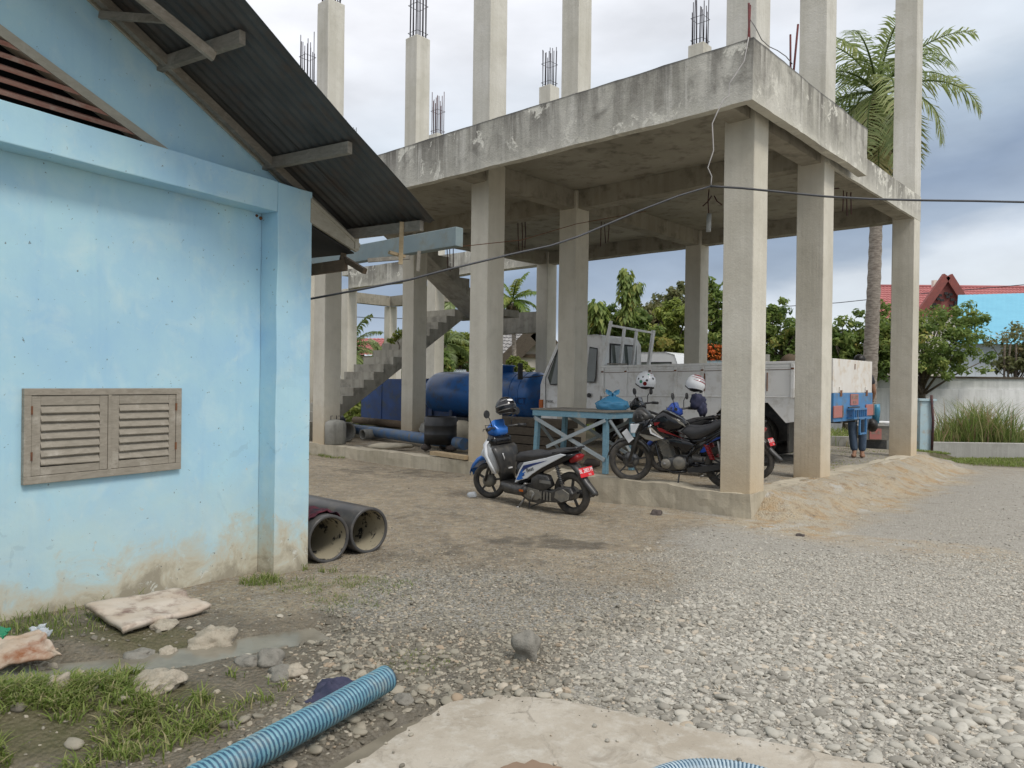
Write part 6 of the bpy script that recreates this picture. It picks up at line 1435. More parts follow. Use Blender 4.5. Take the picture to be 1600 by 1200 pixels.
# things on the truck bed
o = M(fr=TF).box(1.85, 2.15, 4.5, 4.85, Z1 - .02, Z1 + .16).build('concrete_block', 'cylconc', None); own(o, TF(2, 4.6, Z0)); tag(o, 'grey block resting across the truck side near the second column', 'block')
o = M(fr=TF).box(1.75, 2.3, 4.45, 4.9, Z0 + .001, Z1 - .021).build('crate', 'wood_grey', None, bevel=.01); own(o, TF(2, 4.6, Z0)); tag(o, 'wooden crate standing in the truck bed under the grey block', 'crate')
o = M(fr=TF).blob((1.45, 4.8, Z1 + .02), .17, .17, .14, 4, 2, .15).build('clay_pot', 'wood_brown', None); own(o, TF(1.45, 4.8, Z0)); tag(o, 'brown rounded bundle beside the grey block in the truck', 'bundle')
o = M(fr=TF).blob((1.45, 4.8, Z0 + .32), .2, .2, .32, 5, 2, .15).build('sack', 'sack', None); own(o, TF(1.45, 4.8, Z0)); tag(o, 'full sack in the truck bed carrying the brown bundle', 'sack')

# ------------------------------------------------------------------ blue tanker
tank = thing('water_tanker', 'big dark blue cylindrical tank lying behind the front columns', 'tank', G(9.5, 5.25, .3))
TR = .60; zc_ = 1.33; vT = 5.15
tb = M(fr=G).lathe((7.62, vT, zc_), (1, 0, 0), [(0, .02), (.02, TR * .5), (.07, TR * .8), (.16, TR * .97), (.24, TR), (2.1, TR), (3.72, TR), (3.84, TR * .97), (4.02, TR * .82), (4.16, TR * .52), (4.22, .02)], 48).build('tank_body', 'tank', tank)
for u in (8.05, 8.35): M(fr=G).torus((u, vT, zc_), (1, 0, 0), TR + .002, .012, 40, 6).build('weld_ring', 'tank', tank)
M(fr=G).lathe((8.98, vT, zc_ + TR - .03), (0, 0, 1), [(0, .21), (.16, .21), (.17, .25), (.2, .25), (.21, .2), (.22, .02)], 20).build('manhole', 'tank', tank)
M(fr=G).tube([(10.05, vT, zc_ + TR - .02), (10.05, vT, zc_ + TR + .25)], .05, 10).build('vent_pipe', 'tank', tank)
M(fr=G).tube([(10.08, vT, zc_ + TR), (10.08, vT, zc_ + TR + .3), (10.14, vT, zc_ + TR + .36), (10.22, vT, zc_ + TR + .33)], .012, 6).build('vent_bend', 'steel', tank)
for u in (8.3, 9.4, 10.6, 11.4):
    M(fr=G).box(u - .05, u + .05, vT - .42, vT + .42, .72, .93).build('saddle', 'boxblue', tank)
for v in (vT - .38, vT + .3): M(fr=G).box(7.8, 11.6, v, v + .08, .60, .719).build('frame_rail', 'dustyblack', tank)
for u in (8.2, 9.9, 11.4):
    for v in (vT - .36, vT + .3): M(fr=G).box(u - .05, u + .05, v, v + .09, .2, .599).build('leg', 'dustyblack', tank)
e_ = -gv; Pt = G(7.98, vT - TR * .985, zc_ - .12)
text('UCT', .24, 'boxblue', Pt + e_ * .02, (-gu, (Vector((0, 0, 1)) + e_ * .18).normalized(), (e_ - Vector((0, 0, .18))).normalized()), tank, extr=.004)

# ---- dark blue steel box behind the stairs
bx = thing('steel_container', 'dark blue steel water box standing behind the staircase', 'container', at(620, 650, 22.5) * 1.0)
pa, pb = at(563, 655, 22.6), at(705, 655, 20.2); pa.z = pb.z = .28
dr = (pb - pa); Lb = dr.length; dr.normalize(); nr = Vector((-dr.y, dr.x, 0))
def BF(x, y, z): return pa + dr * x + nr * y + Vector((0, 0, z))
for i in range(4):
    w_ = Lb / 4; M(fr=BF).box(i * w_ + .02, (i + 1) * w_ - .02, 0, .04, .15, 1.44).build('panel', 'boxblue', bx, bevel=.008)
    M(fr=BF).box((i + 1) * w_ - .02 + .001, (i + 1) * w_ + .019, -.015, .05, .1, 1.46).build('frame_bar', 'boxblue' if i != 1 else 'steel', bx)
M(fr=BF).box(0, Lb, .041, 1.3, .1, 1.44).build('tank_shell', 'boxblue', bx)
# ---- pipes lying beyond the stairs
def lying(name, label, p, q, r, mat, grp=None, hollow=False, cat='pipe'):
    p = Vector(p); q = Vector(q); d = (q - p).normalized(); L = (q - p).length
    if hollow: b = M().lathe(p, d, [(.003, r * .86), (0, r * .88), (0, r), (L, r), (L, r * .86), (L * .5, r * .86)], 28, closed=True)
    else: b = M().tube([p, (p + q) / 2, q], r, 16)
    o = b.build(name, mat, None); own(o, p); return tag(o, label, cat, grp)
p0, p1_ = at(553, 664, 18.6), at(726, 681, 14.6); p0.z = p1_.z = .46
lying('steel_pipe', 'long blue steel pipe lying on the floor behind the middle column', p0, p1_, .12, 'pipeblue')
p0, p1_ = at(548, 655, 19.5), at(628, 662, 17.6); p0.z = .36; p1_.z = .36
lying('steel_pipe', 'brown grey pipe lying behind the long blue pipe', p0 + Vector((0, .5, .25)), p1_ + Vector((0, .5, .25)), .09, 'wood_brown')
p = at(543, 694, 16.9); p.z = ZF + .20; lying('concrete_pipe', 'open ended grey concrete pipe behind the cement drum', p, p + gu * 1.0, .22, 'cylconc', hollow=True)
p = at(566, 691, 17.4); p.z = ZF + .10; lying('concrete_pipe', 'small half buried concrete pipe right of the larger pipe', p, p + gv * .7, .12, 'cylconc', hollow=True)
p = at(489, 680, 18.2); p.z = ZF + .25; lying('concrete_pipe', 'concrete pipe half hidden by the blue house corner', p, p + gv * .9 + gu * .3, .28, 'hdpe', hollow=True)
# drums
p = at(524, 694, 15.9); dz = ZF
d_ = M().lathe((p.x, p.y, dz), (0, 0, 1), [(0, .20), (.02, .225), (.40, .225), (.46, .215), (.50, .17), (.53, .05)], 28).build('cement_drum', 'cylconc', None); own(d_, (p.x, p.y, dz)); tag(d_, 'mottled grey cement cylinder on the plinth beside the fourth column', 'drum')
for a in (0, 1.6, 3.2): M().tube([(.1 * math.cos(a), .1 * math.sin(a), .5), (.1 * math.cos(a), .1 * math.sin(a), .60), (.06 * math.cos(a), .06 * math.sin(a), .6)], .008, 5).build('lifting_loop', 'rebar', d_, shift=False)
p = at(688, 699, 15.0); dz = ZF + .12
dm = thing('cut_drum', 'soot black cut oil drum on stones beside the blue tank', 'drum', (p.x, p.y, dz))
M().lathe((p.x, p.y, dz), (0, 0, 1), [(.012, .02), (.012, .318), (0, .325), (.18, .325), (.19, .329), (.20, .329), (.21, .325), (.36, .325), (.365, .329), (.375, .325), (.53, .325), (.54, .31), (.03, .31), (.03, .02)], 36).build('drum_wall', 'black', dm)
for i, (dx, dy, w_) in enumerate(((-.27, -.12, .17), (.24, -.18, .2), (.05, .22, .18))):
    gp = Vector((p.x + dx, p.y + dy, ZF)); o = M().blob((gp.x, gp.y, ZF + .055), w_ / 1.6, w_ / 1.8, .075, 31 + i, 2, .3).build('rock', 'stonedark', None); own(o, gp); tag(o, ['black round stone at the left under the cut drum', 'sooty stone at the right under the cut drum', 'sooty stone hidden at the back under the cut drum'][i], 'rock')
q0, q1_ = at(677, 714, 13.7), at(731, 722, 12.9); q0.z = q1_.z = ZF + .06
o = M().bar(q0, q1_, .16, .07).build('timber_beam', 'wood_light', None, bevel=.004); own(o, q0); tag(o, 'short pale timber beam lying on the plinth by the second column', 'timber')
def rub(px_, py_, Yd, w, h, seed, mat, label, cat='rubble', d=.8):
    p = at(px_, py_, Yd); z = ZF - .02; o = M().blob((p.x, p.y, z + h / 2), w / 2, w / 2 * d, h / 2 * 1.1, seed, 2, .45, 1.2).build('rubble', mat, None); own(o, (p.x, p.y, z)); return tag(o, label, cat)
rub(612, 700, 15.2, .9, .13, 41, 'kerb', 'long low mound of broken concrete on the plinth by the third column', d=.35)
rub(700, 688, 16.2, .5, .40, 42, 'cylconc', 'pile of grey rubble behind the cut drum')
rub(672, 660, 17.5, .5, .5, 43, 'cylconc', 'grey block of broken concrete beside the third column')
rub(726, 668, 15.8, .5, .55, 44, 'kerb', 'buff rubble heap right of the cut drum')
rub(892, 700, 12.9, .35, .16, 45, 'rockgrey', 'grey rubble lump under the blue table')
rub(925, 704, 12.4, .30, .14, 46, 'stonedark', 'dark rubble lump under the blue table near its right leg')
# stacked old sleepers behind the scooter
k = 0
for row, (z, cnt) in enumerate(((ZF, 3), (ZF + .17, 3), (ZF + .34, 2), (ZF + .51, 2))):
    for i in range(cnt):
        v = 2.0 + i * .24 + random.uniform(-.02, .02); c = G(5.3, v, z + .085)
        o = M(fr=G).box(4.55 + random.uniform(-.1, .1), 6.35 + random.uniform(-.15, .15), v - .10, v + .10, z, z + .155).build('sleeper', 'wood_dark', None, bevel=.008)
        own(o, G(5.4, v, z)); tag(o, '%s old dark timber sleeper in the %s layer of the stack behind the scooter' % (('front', 'middle' if cnt == 3 else 'rear', 'rear')[i], ('bottom', 'second', 'third', 'top')[row]), 'timber', 'stacked sleepers behind the blue scooter')

# ------------------------------------------------------------------ blue wooden table
tbl = thing('wooden_table', 'rough pale blue wooden table with crossed braces and grey plank top', 'table', G(2.6, .55, ZF - .03))
ua, ub, va, vb = 2.58, 4.04, .53, 1.35; zt_ = ZF - .03 + .97
def tb_(u0, u1, v0, v1, z0, z1, nm, mt): return M(fr=G).box(u0, u1, v0, v1, z0, z1).build(nm, mt, tbl, bevel=.003)
for k in range(5):
    w_ = (vb - va + .1) / 5; tb_(ua - .06, ub + .06, va - .05 + k * w_ + .003, va - .05 + (k + 1) * w_ - .003, zt_ - .022, zt_ + random.uniform(-.003, .003), 'plank', 'wood_grey')
tb_(ua - .03, ub + .03, va - .03, va - .0, zt_ - .12, zt_ - .024, 'apron', 'wood_blue'); tb_(ua - .03, ub + .03, vb, vb + .03, zt_ - .12, zt_ - .024, 'apron', 'wood_blue')
tb_(ua - .03, ua - .0, va + .001, vb - .001, zt_ - .12, zt_ - .024, 'apron', 'wood_blue'); tb_(ub, ub + .03, va + .001, vb - .001, zt_ - .12, zt_ - .024, 'apron', 'wood_blue')
zf0 = ZF - .035
for u, du in ((ua + .002, 0), (ub - .082, .06)):
    for v in (va + .002, vb - .082): M(fr=G).bar((u + .04, v + .04, zt_ - .025), (u + .04 + du, v + .04, zf0), .075, .075, up=(0, 1, 0)).build('leg', 'wood_blue', tbl, bevel=.003)
M(fr=G).bar((ua - .0, va - .045, zt_ - .14), (ub - .30, va - .045, zf0 + .35), .055, .022, up=(0, 1, 0)).build('brace', 'wood_bluegrey', tbl)
M(fr=G).bar((ub - .02, va - .018, zt_ - .16), (ua + .02, va - .018, zf0 + .22), .06, .022, up=(0, 1, 0)).build('brace', 'wood_bluegrey', tbl)
M(fr=G).bar((ua + .05, vb + .045, zt_ - .14), (ub - .05, vb + .045, zf0 + .2), .05, .022, up=(0, 1, 0)).build('brace', 'wood_bluegrey', tbl)
M(fr=G).bar((ub - .05, vb + .02, zt_ - .14), (ua + .05, vb + .02, zf0 + .2), .05, .022, up=(0, 1, 0)).build('brace', 'wood_bluegrey', tbl)
M(fr=G).bar((ua - .02, va + .05, zt_ - .14), (ua - .02, vb - .05, zf0 + .2), .05, .022, up=(1, 0, 0)).build('brace', 'wood_bluegrey', tbl)
M(fr=G).bar((ub + .05, va + .05, zt_ - .14), (ub + .06, vb - .05, zf0 + .2), .05, .022, up=(1, 0, 0)).build('brace', 'wood_bluegrey', tbl)
# plastic bag
cb_ = at(957, 632, 12.3); cb_.z = zt_
bag = M(); nn = 26; na = 34; vs = []
for j in range(nn + 1):
    t = j / nn
    for i in range(na):
        a = 2 * math.pi * i / na; r = .24 * math.sin(math.pi * min(t * .5 + .3, 1)) ** .7 * (1 if t < .6 else max(.12, 1 - (t - .6) * 1.7)) * (1 + .13 * mnoise.noise(Vector((math.cos(a) * 2, math.sin(a) * 2, t * 3))) + .09 * math.sin(a * 7 + t * 4) * t + .05 * math.sin(a * 13 + t * 9))
        vs.append((cb_.x + r * math.cos(a) * 1.1, cb_.y + r * math.sin(a) * .8, zt_ + .003 + .22 * t + .02 * t * mnoise.noise(Vector((a, t * 3, 2)))))
bag.add(vs, [(j * na + i, j * na + (i + 1) % na, (j + 1) * na + (i + 1) % na, (j + 1) * na + i) for j in range(nn) for i in range(na)] + [tuple(range(na))[::-1]], True)
bag = bag.build('plastic_bag', 'bag', None); own(bag, cb_); tag(bag, 'knotted translucent blue plastic bag on the blue table', 'bag')
for s_ in (-1, 1):
    e = M(); vs = []
    for j in range(7):
        t = j / 6; w = .05 * math.sin(math.pi * (t * .8 + .2)) + .012
        vs += [(s_ * (.02 + .10 * t), -w * .4, .19 + .11 * t + .02 * math.sin(j)), (s_ * (.02 + .10 * t) - s_ * w * .8, .02 * math.sin(j * 2), .20 + .13 * t + w * .6), (s_ * (.02 + .10 * t), w * .4, .19 + .11 * t)]
    e.add(vs, [(j * 3 + i, j * 3 + i + 1, j * 3 + i + 4, j * 3 + i + 3) for j in range(6) for i in range(2)], True); e.build('bag_handle', 'bag', bag, shift=False, recalc=False)

# ------------------------------------------------------------------ man standing behind the truck
pm = at(1341, 712, 14.9)
man = thing('person', 'person in blue jeans standing behind the truck tail, only legs and dark hair showing', 'person', (pm.x, pm.y, ZF - .03))
def skin(name, joints, edges, mat, parent, sub=2):
    me = bpy.data.meshes.new(name); me.from_pydata([j[0] for j in joints], edges, []); o = bpy.data.objects.new(name, me); COL.objects.link(o); o.parent = parent
    o.modifiers.new('skin', 'SKIN'); me.materials.append(MT[mat])
    if not me.skin_vertices: 
        bm = bmesh.new(); bm.from_mesh(me); bm.verts.layers.skin.verify(); bm.to_mesh(me); bm.free()
    for i, j in enumerate(joints):
        sv = me.skin_vertices[0].data[i]; sv.radius = (j[1], j[2] if len(j) > 2 else j[1]); sv.use_root = (i == 0)
    s = o.modifiers.new('sub', 'SUBSURF'); s.levels = s.render_levels = sub
    for p_ in me.polygons: p_.use_smooth = True
    o.modifiers['skin'].use_smooth_shade = True
    return o
HH = 1.08
J = [((0, 0, .98), .15, .11), ((.0, 0, 1.18), .13, .10), ((0, 0, 1.42), .16, .10), ((0, .0, 1.55), .06), ((0, -.02, 1.62), .055), ((.19, 0, 1.46), .055), ((.25, .05, 1.20), .042), ((.20, .22, 1.04), .034), ((-.19, 0, 1.46), .055), ((-.25, .05, 1.20), .042), ((-.18, .24, 1.02), .034),
     ((.09, 0, .90), .095), ((.07, -.01, .50), .062), ((.06, .01, .09), .045), ((-.09, 0, .90), .095), ((-.11, .02, .50), .062), ((-.06, -.03, .09), .045), ((.07, -.10, .04), .04), ((-.07, -.14, .04), .04),
     ((0, -.02, 1.70), .085, .10), ((0, -.02, 1.79), .075, .09)]
J = [((a[0] * HH, a[1] * HH, a[2] * HH), *r_) for a, *r_ in J]
body = skin('body', J, [(0, 1), (1, 2), (2, 3), (3, 4), (2, 5), (5, 6), (6, 7), (2, 8), (8, 9), (9, 10), (0, 11), (11, 12), (12, 13), (0, 14), (14, 15), (15, 16), (13, 17), (16, 18), (4, 19), (19, 20)], 'skin', man)
body_ = body
skin('jeans', [(J[0][0], .165, .125), (tuple(Vector(J[0][0]) + Vector((0, 0, .08))), .155, .12), (J[11][0], .115), (J[12][0], .085), ((J[13][0][0], J[13][0][1], .10), .078), (J[14][0], .115), (J[15][0], .085), ((J[16][0][0], J[16][0][1], .10), .078)], [(0, 1), (0, 2), (2, 3), (3, 4), (0, 5), (5, 6), (6, 7)], 'jeans', man)
skin('shirt', [(tuple(Vector(J[1][0]) + Vector((0, 0, -.06))), .155, .125), (J[2][0], .18, .125), (tuple(Vector(J[3][0]) - Vector((0, 0, .04))), .075), (J[5][0], .075), (tuple((Vector(J[5][0]) + Vector(J[6][0])) / 2), .06), (J[8][0], .075), (tuple((Vector(J[8][0]) + Vector(J[9][0])) / 2), .06)], [(0, 1), (1, 2), (1, 3), (3, 4), (1, 5), (5, 6)], 'shirt', man)
M().blob((0, .0, 1.80 * HH), .105, .12, .10, 2, 3, .12, 4).build('hair', 'hair', man, shift=False)
for s_ in (-1, 1):
    M().blob((s_ * .035 * 1, -.118, 1.735 * HH), .014, .008, .009, 1, 2, 0).build('eye', 'white', man, shift=False)
    M().blob((s_ * .095, -.02, 1.725 * HH), .012, .022, .032, 1, 2, .1).build('ear', 'skin', man, shift=False)
    M().shell([(-.05, 0), (.05, 0), (.055, .03), (.02, .07), (-.045, .06)], -.05, .05, .2) if False else None
    fx_ = .07 * HH * (1 if s_ > 0 else -1.0); fy_ = -.06 if s_ > 0 else -.10
    M().blob((fx_, fy_, .035), .052, .13, .045, 7, 3, .08, 2, flat=.03).build('shoe', 'skin', man, shift=False)
M().blob((0, -.135, 1.71 * HH), .014, .02, .025, 1, 2, .1).build('nose', 'skin', man, shift=False)
M().blob((0, -.118, 1.672 * HH), .03, .01, .007, 1, 2, 0).build('mouth', 'mred', man, shift=False)
man.rotation_euler = (0, 0, -.5)
for s_, jn in ((1, 7), (-1, 10)):
    base = Vector(J[jn][0]); pal = M(); pal.blob(tuple(base + Vector((0, .05, -.005))), .04, .05, .017, 3, 2, .05)
    pal.build('hand', 'skin', man, shift=False)
    for k in range(4):
        x = (k - 1.5) * .02; L_ = (.062, .072, .068, .052)[k]; M().tube([tuple(base + Vector((x, .085, -.005))), tuple(base + Vector((x, .085 + L_ * .6, -.012))), tuple(base + Vector((x, .085 + L_ * .85, -.035)))], [.009, .0085, .006], 8).build('finger', 'skin', man, shift=False)
    M().tube([tuple(base + Vector((-s_ * .03, .03, -.005))), tuple(base + Vector((-s_ * .055, .06, -.012))), tuple(base + Vector((-s_ * .05, .085, -.02)))], [.012, .010, .008], 8).build('thumb', 'skin', man, shift=False)
# ------------------------------------------------------------------ vehicles beyond the truck
def van(name, label, cat, c, head, paint, L=4.1, Wd=1.66, Hh=1.95, boxy=True):
    root = thing(name, label, cat, c); root.rotation_euler = (0, 0, head); ROOT[root.name] = Vector((0, 0, 0))
    B = lambda m_, n_, mt, par=root, **k: m_.build(n_, mt, par, shift=False, **k)
    h = L / 2
    prof = [(-h, .45), (-h, 1.1), (-h + .10, Hh - .14), (-h + .22, Hh), (h - 1.15, Hh), (h - .85, Hh - .08), (h - .28, 1.12), (h - .05, .98), (h, .5), (h - .2, .32), (-h + .2, .32)] if boxy else \
           [(-h, .45), (-h, .85), (-h + .55, .95), (-h + .95, Hh), (h - 1.7, Hh), (h - 1.15, .95), (h - .1, .85), (h, .5), (h - .2, .3), (-h + .2, .3)]
    b = M(); n = len(prof); vs = []
    for y, k in ((-Wd / 2, 1), (-Wd / 2 + .02, 0), (Wd / 2 - .02, 0), (Wd / 2, 1)):
        for x, z in prof:
            s_ = -1 if y > 0 else 1; vs.append((x * (1 - .01 * k), y + s_ * (max(0, z - 1.0) * .16 + .03 * k), z - (.03 * k if z > 1.4 else 0)))
    b.add(vs, [(i * n + j, i * n + (j + 1) % n, (i + 1) * n + (j + 1) % n, (i + 1) * n + j) for i in range(3) for j in range(n)] + [tuple(range(n))[::-1], tuple(3 * n + j for j in range(n))])
    body = B(b, 'body', paint, bevel=.05)
    def sw(x0, x1, z0, z1, s_):
        yy = lambda z, d: s_ * (Wd / 2 - .03 - max(0, z - 1.0) * .16 + d)
        for nm, mt, g, d in (('window_seal', 'rubber', .03, .012), ('pane', 'glass', 0, .017)):
            q = M(); q.add([(x0 - g, yy(z0 - g, d), z0 - g), (x1 + g, yy(z0 - g, d), z0 - g), (x1 + g, yy(z1 + g, d), z1 + g), (x0 - g, yy(z1 + g, d), z1 + g), (x0 - g, yy(z0 - g, -.05), z0 - g), (x1 + g, yy(z0 - g, -.05), z0 - g), (x1 + g, yy(z1 + g, -.05), z1 + g), (x0 - g, yy(z1 + g, -.05), z1 + g)],
                           [(0, 1, 2, 3), (4, 5, 6, 7), (0, 1, 5, 4), (1, 2, 6, 5), (2, 3, 7, 6), (3, 0, 4, 7)]); B(q, nm, mt)
    for s_ in (-1, 1):
        if boxy:
            sw(-h + .35, -h + 1.2, 1.15, Hh - .32, s_); sw(-h + 1.35, -h + 2.3, 1.15, Hh - .32, s_); sw(h - 1.6, h - .95, 1.15, Hh - .32, s_)
        else: sw(-h + 1.15, -.05, 1.0, Hh - .12, s_); sw(.1, h - 1.75, 1.0, Hh - .12, s_)
    if boxy:
        B(M().box(-h - .012, -h + .08, -Wd * .36, Wd * .36, 1.12, Hh - .35), 'rear_window', 'glass', body, bevel=.01); B(M().add([(h - .30, -.62, 1.18), (h - .30, .62, 1.18), (h - .83, .56, Hh - .14), (h - .83, -.56, Hh - .14)], [(0, 1, 2, 3)]), 'windscreen', 'glass', body)
        B(M().blob((h - .5, Wd / 2 + .05, 1.25), .05, .09, .12, 3), 'mirror', 'black', body)
    for x in (-h + .75, h - .75):
        for s_ in (-1, 1): wheel(root, x, .30, .30, .17, y=s_ * (Wd / 2 - .1), drum=False)
    return root
hu = math.atan2(gu.y, gu.x)
pv = at(1022, 600, 22.5); van('van', 'clean white van parked behind the truck headboard', 'van', (pv.x, pv.y, .12), hu + 3.2, 'vanwhite', Hh=2.48, L=3.6)
pv = at(1122, 600, 25.0); van('car', 'light blue and white car roof just showing over the truck side', 'car', (pv.x, pv.y, .1), hu + 3.1, 'postblue', Hh=2.35, L=4.2, boxy=True)
# trailer at the far side of the truck
pt = at(1368, 700, 17.2); tr = thing('trailer', 'low grey trailer with faded red plate behind the truck tail', 'trailer', (pt.x, pt.y, .2))
def TT(x, y, z): return Vector((pt.x, pt.y, 0)) + Vector((1, -.12, 0)).normalized() * x + Vector((.12, 1, 0)).normalized() * y + Vector((0, 0, z))
M(fr=TT).add([(-.42, 0, .78), (.42, 0, .78), (.28, 0, .45), (-.22, 0, .45), (-.42, .9, .78), (.42, .9, .78), (.28, .9, .45), (-.22, .9, .45)], [(0, 1, 2, 3), (4, 5, 6, 7), (0, 1, 5, 4), (1, 2, 6, 5), (2, 3, 7, 6), (3, 0, 4, 7)]).build('body', 'grease', tr, bevel=.01)
M(fr=TT).box(-.14, .12, -.02, -.002, .47, .72).build('old_plate', 'plateold', tr); text('BL 8', .1, 'wood_pale', TT(-.01, -.023, .62), (Vector((1, -.12, 0)).normalized(), Vector((0, 0, 1)), Vector((-.12, -1, 0)).normalized()), tr, name='lettering')
M(fr=TT).tube([(-.5, -.05, .86), (.48, -.05, .86)], .035, 10).build('white_tube', 'white', tr)
M(fr=TT).box(-.1, .35, .3, .8, .2, .449).build('axle_box', 'dustyblack', tr)
q = at(1366, 658, 16.4); o = M().tube([at(1368, 632, 16.4), at(1369, 640, 16.4), at(1367, 661, 16.4)], .085, 12).build('plastic_pipe', 'pvc', None); own(o, q); tag(o, 'bright blue plastic pipe leaning at the truck tail corner', 'pipe')
q = at(1362, 664, 16.3); o = M().blob(tuple(q), .12, .14, .14, 3, 2, .3).build('bundle', 'hair', None); own(o, q); tag(o, 'dark brown bundle under the bright blue plastic pipe', 'bundle')

# ------------------------------------------------------------------ walls and houses in the distance
def linebox(b, p, q, th, z0, z1):
    p = Vector((p[0], p[1], 0)); q = Vector((q[0], q[1], 0)); d = (q - p).normalized(); n = Vector((-d.y, d.x, 0)) * th
    return b.add([tuple(x + Vector((0, 0, z))) for z in (z0, z1) for x in (p, q, q + n, p + n)], [(0, 3, 2, 1), (4, 5, 6, 7), (0, 1, 5, 4), (1, 2, 6, 5), (2, 3, 7, 6), (3, 0, 4, 7)])
wl = thing('boundary_wall', 'whitewashed boundary wall with mossy grey upper band behind the reeds', 'wall', (16, 26, 0))
linebox(M(), (4, 27.5), (34, 25.0), .2, -.1, 1.62).build('lower_band', 'fencewhite', wl); linebox(M(), (4, 27.6), (34, 25.1), .2, 1.623, 2.0).build('upper_band', 'fencegrey', wl)
linebox(M(), (4, 27.55), (34, 25.05), .28, 2.003, 2.07).build('capping', 'wood_dark', wl)
lw = thing('low_wall', 'low bare cement wall between the grass verge and the reeds', 'wall', (12, 18, 0))
linebox(M(), (9.95, 18.05), (24, 17.6), .16, -.1, .36).build('wall_body', 'lowwall', lw, bevel=.01)
p = at(1442, 712, 17.6); o = M().box(p.x - .16, p.x + .16, p.y - .15, p.y + .15, -.1, 1.36).build('gate_post', 'postblue', None, bevel=.01); own(o, (p.x, p.y, 0)); tag(o, 'pale blue square post beside the rearmost right column', 'post')
M().box(-.2, .2, -.19, .19, 1.362, 1.41).build('cap', 'postblue', o, shift=False)
p = at(1456, 700, 17.4); o = M().tube([(p.x, p.y, .2), (p.x + .02, p.y, .9), (p.x - .03, p.y, 1.5)], .03, 8).build('rusty_post', 'rust', None); own(o, (p.x, p.y, 0)); tag(o, 'thin rusty iron post right beside the pale blue post', 'post')
p = at(1397, 705, 19); linebox(M(), (6.0, 19.2), (9.6, 18.4), .16, -.1, .42).build('low_wall', 'lowwall', None)
o = bpy.data.objects['low_wall.001']; own(o, (8, 19, 0)); tag(o, 'low grey kerb wall beyond the truck, seen left of the rear column', 'wall')
# cyan-roofed building
cy = thing('blue_roofed_hall', 'hall with bright cyan corrugated roof and pale metal siding at the right edge', 'building', at(1560, 588, 38))
pA, pB = at(1497, 461, 44), at(1720, 455, 44); pC, pD = at(1720, 538, 37), at(1492, 534, 37)
b = M(); nx_, nz_ = 60, 2; vs = []
for j in range(64):
    for i in range(nx_ + 1):
        a = i / nx_; t = j / 63; P_ = (pA * (1 - a) + pB * a) * (1 - t) + (pD * (1 - a) + pC * a) * t; vs.append((P_.x, P_.y, P_.z + .035 * math.sin(i * math.pi) + (.015 if i % 2 else 0) - .07 * (j % 2)))
b.add(vs, [(j * (nx_ + 1) + i, j * (nx_ + 1) + i + 1, (j + 1) * (nx_ + 1) + i + 1, (j + 1) * (nx_ + 1) + i) for j in range(63) for i in range(nx_)]); b.build('roof', 'roofcyan', cy, recalc=False)
for i in range(14):
    t0, t1 = i / 14, (i + .985) / 14; p = pD.lerp(pC, t0); q = pD.lerp(pC, t1)
    M().add([(p.x, p.y + .8, 0), (q.x, q.y + .8, 0), (q.x, q.y + .8, q.z + .4), (p.x, p.y + .8, p.z + .4), (p.x, p.y + .9, 0), (q.x, q.y + .9, 0), (q.x, q.y + .9, q.z + .4), (p.x, p.y + .9, p.z + .4)], [(0, 1, 2, 3), (4, 5, 6, 7), (0, 1, 5, 4), (1, 2, 6, 5), (2, 3, 7, 6), (3, 0, 4, 7)]).build('siding_panel', 'siding', cy)
M().add([tuple(pA + Vector((.1, 0, -.2))), tuple(pB + Vector((0, 0, -.2))), (pB.x, pB.y, 0), (pA.x, pA.y, 0)], [(0, 1, 2, 3)]).build('rear_wall', 'siding', cy)
# red tiled house
rh = thing('red_tiled_house', 'house with faded red tiled roof and dark red carved gable', 'house', at(1450, 560, 55))
def tiled(name, A_, B_, C_, D_, rows, cols, mt, par, amp=.06):
    """stepped courses of tiles from ridge A-B down to eave D-C"""
    b = M(); vs = []
    for j in range(rows * 2):
        t = (j // 2 + j % 2) / rows
        for i in range(cols + 1):
            a = i / cols; P_ = (A_ * (1 - a) + B_ * a) * (1 - t) + (D_ * (1 - a) + C_ * a) * t; vs.append((P_.x, P_.y, P_.z + (amp if j % 2 else 0) + (amp * .7 if i % 2 else 0)))
    b.add(vs, [(j * (cols + 1) + i, j * (cols + 1) + i + 1, (j + 1) * (cols + 1) + i + 1, (j + 1) * (cols + 1) + i) for j in range(rows * 2 - 1) for i in range(cols)]); return b.build(name, mt, par, recalc=False)
a_, b2_, c_, d_ = at(1363, 448, 60), at(1700, 451, 60), at(1700, 520, 52), at(1362, 498, 52)
tiled('roof', a_, b2_, c_, d_, 14, 120, 'roofred', rh, .07)
M().tube([a_ + Vector((0, 0, .05)), b2_ + Vector((0, 0, .05))], .14, 8).build('ridge', 'roofred', rh)
M().add([tuple(d_ + Vector((.8, .8, -.2))), tuple(c_ + Vector((0, .8, -.2))), (c_.x, c_.y + .8, 0), (d_.x + .8, d_.y + .8, 0), tuple(a_ + Vector((.8, 0, -1))), (a_.x + .8, a_.y, 0)], [(0, 1, 2, 3), (0, 4, 5, 3)]).build('wall', 'cream', rh)
g0, g1, g2 = at(1436, 492, 50), at(1516, 492, 50), at(1478, 432, 50)
M().add([tuple(g0), tuple(g1), tuple(g2), tuple(g0 + Vector((0, .4, 0))), tuple(g1 + Vector((0, .4, 0))), tuple(g2 + Vector((0, .4, 0)))], [(0, 1, 2), (3, 4, 5), (0, 1, 4, 3), (1, 2, 5, 4), (2, 0, 3, 5)]).build('gable', 'gablered', rh)
for e in (g0, g1):
    o_ = e + (e - g2) * .12
    M().bar(g2 + (e - g2) * .035 + Vector((0, -.15, .1)), o_ + Vector((0, -.15, .1)), .5, .28, up=(0, 1, 0)).build('barge_board', 'gablered', rh)
